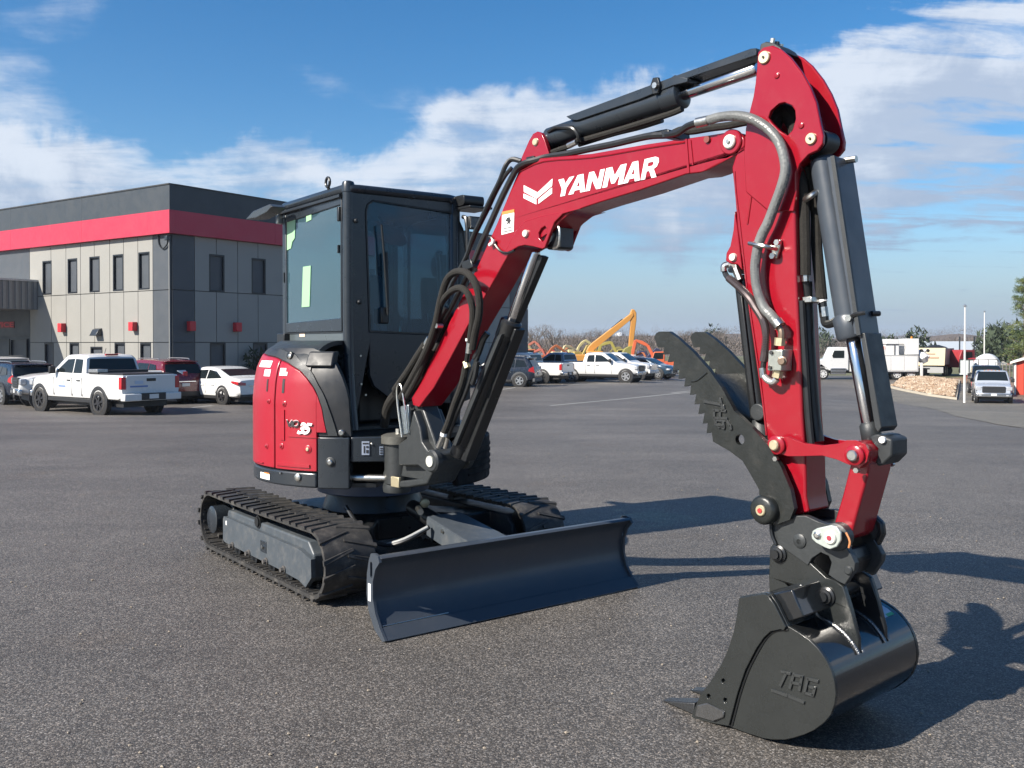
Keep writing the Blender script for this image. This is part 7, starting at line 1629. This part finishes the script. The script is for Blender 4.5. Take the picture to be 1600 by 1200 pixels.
def crown(x, y, z, h, n, r_, thin=1.0):
    for i in range(n):
        th = r_.uniform(0, 6.283); rr_ = h * .36 * math.sqrt(r_.random()); zz = z + h * (.25 + .75 * r_.random() ** .8 * (1 - .6 * (rr_ / (h * .36)) ** 2)); px_, py_ = x + rr_ * math.cos(th), y + rr_ * math.sin(th)
        a = r_.uniform(0, 6.283); s = h * r_.uniform(.05, .15); w = s * (.16 if thin < 1 else .5) ; o = len(V_)
        V_.extend([(px_, py_, zz), (px_ + s * math.cos(a) * .7, py_ + s * math.sin(a) * .7, zz + s * r_.uniform(.3, 1.1)), (px_ + w * math.cos(a + 1.4), py_ + w * math.sin(a + 1.4), zz + w * r_.uniform(-.2, .5))]); F_.append((o, o + 1, o + 2))
for i in range(1900):
    u = rt.uniform(810, 1720); Y = rt.uniform(170, 620); w_ = .5
    f_ = (Y - 360) / 260
    z = gz(0, Y)
    hillz = {True: 0}
    x = (u - 800) / FPX * Y
    vsk = pl(u, ((820, 533), (860, 531), (900, 528), (960, 525), (1010, 524), (1060, 525), (1100, 523), (1150, 521), (1260, 528), (1330, 530), (1400, 529), (1450, 526), (1480, 522), (1506, 521), (1530, 525), (1560, 527), (1700, 521)))
    hz = CAMH + (536 - vsk) / FPX * 620
    if Y > 360: hf = pl(f_, ((0, 0), (.4, .45), (.75, .85), (1, 1))); z = -16 + (hz + 16) * hf; z = max(z, gz(0, Y))
    vt = pl(u, ((810, 523), (900, 522), (950, 520), (1010, 521), (1100, 520), (1200, 521), (1300, 526), (1400, 526), (1440, 527), (1600, 523), (1720, 520))) - 1.5 + rt.gauss(0, 2.2) + 1.5
    ht = CAMH + (536 - vt) / FPX * Y - z if Y < 400 else rt.uniform(5, 9)
    crown(x, Y, z - .5, max(3.0, ht), 150 if Y < 400 else 60, rt, .5)
me = bpy.data.meshes.new('bare_wood'); me.from_pydata(V_, [], F_); me.materials.append(TWIG); ob = bpy.data.objects.new('bare_wood', me); COL.objects.link(ob); ob['kind'] = 'stuff'; ob['label'] = 'grey brown bare winter wood covering the hills behind the yard'; ob['category'] = 'wood'
# evergreen clumps on the hill
EVG = mat('dark_evergreen', (.035, .050, .025), .9, 0, .3, .5)
V_, F_ = [], []
for u, Y, h in ((1114, 300, 12), (1118, 305, 10), (1068, 380, 9), (1390, 130, 5.5), (1432, 140, 7), (1425, 150, 6), (1568, 110, 7), (1575, 105, 6.5), (1560, 120, 6.5), (1550, 130, 7), (1275, 200, 9), (1288, 220, 8)):
    x, y = lin(u, Y); crown(x, y, gz(x, y) - 1, h, 420, rt)
me = bpy.data.meshes.new('evergreen_scrub'); me.from_pydata(V_, [], F_); me.materials.append(EVG); ob = bpy.data.objects.new('evergreen_scrub', me); COL.objects.link(ob); ob['kind'] = 'stuff'; ob['label'] = 'scattered dark evergreen scrub among the bare trees'; ob['category'] = 'shrubs'
# pine at the right edge
def pine(u, Y, top_v, wpx, label, seed):
    r_ = random.Random(seed); x, y = lin(u, Y); z = gz(x, y); h = CAMH + (536 - top_v) / FPX * Y - z; W_ = wpx / FPX * Y
    t = thing('pine_tree', label, 'tree', (x, y, z)); put('trunk', M().tube([(x, y, z), (x + .05, y, z + h * .5), (x, y, z + h * .97)], lambda k: .17 * (1 - .85 * k), 8, raw=True, sm=1), mat('pine_bark', (.16, .12, .09), .9, 0, .3, 4), t)
    lq = M(); V, F, F2 = [], [], []
    for i in range(95):
        zz = z + h * (.20 + .78 * (i / 95)); k = 1 - (i / 95); ln = W_ * (.25 + .80 * k ** .8) * r_.uniform(.55, 1.12); th = r_.uniform(0, 6.283); d = np.array((math.cos(th), math.sin(th), r_.uniform(.05, .45))); a = np.array((x, y, zz)); e = a + d * ln
        lq.tube([tuple(a), tuple(e)], .035, 3, cap=False, raw=True, sm=1, r1=.01)
        for c in range(int(7 + 9 * k)):
            f = r_.uniform(.25, 1.05); p_ = a + (e - a) * f + np.array([r_.gauss(0, .16) for _ in range(3)]); cl = r_.uniform(.12, .26)
            for n_ in range(17):
                v1 = np.array([r_.gauss(0, 1), r_.gauss(0, 1), r_.gauss(.5, .8)]); v1 /= np.linalg.norm(v1); v2 = np.array([r_.gauss(0, 1) for _ in range(3)]); v2 /= np.linalg.norm(v2); o = len(V)
                b_ = p_ + v1 * cl * .2; V.extend([tuple(b_), tuple(b_ + v1 * cl + v2 * .02), tuple(b_ + v1 * cl * .6 + v2 * .055)]); F.append((o, o + 1, o + 2))
    put('limbs', lq, BARK, t, smooth=0, recalc=False); me = bpy.data.meshes.new('crown'); me.from_pydata(V, [], F); nm = foliage; me.materials.append(nm); ob = bpy.data.objects.new('crown', me); COL.objects.link(ob); ob.parent = t; ob.location = (-x, -y, -z); return t
def folmat():
    m = bpy.data.materials.new('pine_needles'); m.use_nodes = True; t = NT(m.node_tree); b = m.node_tree.nodes['Principled BSDF']; p = t.n('ShaderNodeNewGeometry').outputs['Position']
    c = t.mix(t.mr(t.noise(p, 1.1, 3, .6), .35, .65), (.040, .075, .025), (.13, .155, .040)); t.l(c, b.inputs['Base Color']); b.inputs['Roughness'].default_value = .7; return m
foliage = folmat()
pine(1600, 82, 432, 36, 'tall light green pine at the right edge above the red shed', 5)
pine(1640, 86, 420, 36, 'second pine mostly outside the right edge of the frame', 9)
shrb = thing('small_shrub', 'small dark shrub against the building behind the white sedan', 'shrub', (*lin(396, 47), gz(*lin(396, 47)))); V_, F_ = [], []
x, y = lin(396, 46.5); crown(x, y, gz(x, y) - .5, 2.6, 600, rt); me = bpy.data.meshes.new('foliage'); me.from_pydata(V_, [], F_); me.materials.append(EVG); ob = bpy.data.objects.new('foliage', me); COL.objects.link(ob); ob.parent = shrb; ob.location = -shrb.location

gm = M(); rg = random.Random(21)
for i in range(420):
    y = 2.6 + 11 * rg.random() ** 1.3; x = rg.uniform(-.62, .62) * y; s = rg.uniform(.003, .009); z = gz(x, y) + s * .4; th = rg.uniform(0, 6.28)
    V4 = [(x + s * math.cos(th + k * 1.57) * rg.uniform(.7, 1.3), y + s * math.sin(th + k * 1.57) * rg.uniform(.7, 1.3), z) for k in range(4)] + [(x, y, z + s * .7), (x, y, z - s * .5)]
    gm.add(V4, [(0, 1, 4), (1, 2, 4), (2, 3, 4), (3, 0, 4), (1, 0, 5), (2, 1, 5), (3, 2, 5), (0, 3, 5)], True)
o = put('loose_grit', gm, mat('grit_tan', (.26, .22, .17), .8, 0, .4, 30), None, smooth=0); o['kind'] = 'stuff'; o['label'] = 'loose tan grit scattered over the asphalt'; o['category'] = 'grit'
# ==================================================================== HAZE
hz_ = M().box(-2500, 2500, -80, 3300, -18, 60)
hm = bpy.data.materials.new('haze_air'); hm.use_nodes = True; hm.node_tree.nodes.clear(); t = NT(hm.node_tree); o_ = t.n('ShaderNodeOutputMaterial'); v_ = t.n('ShaderNodeVolumePrincipled')
v_.inputs['Color'].default_value = (.72, .82, .95, 1); v_.inputs['Density'].default_value = .00026; v_.inputs['Anisotropy'].default_value = .2; t.l(v_.outputs[0], o_.inputs['Volume'])
hz_o = put('haze', hz_, hm, None, smooth=0); hz_o['kind'] = 'stuff'; hz_o['label'] = 'thin pale haze over the far hills'; hz_o['category'] = 'haze'
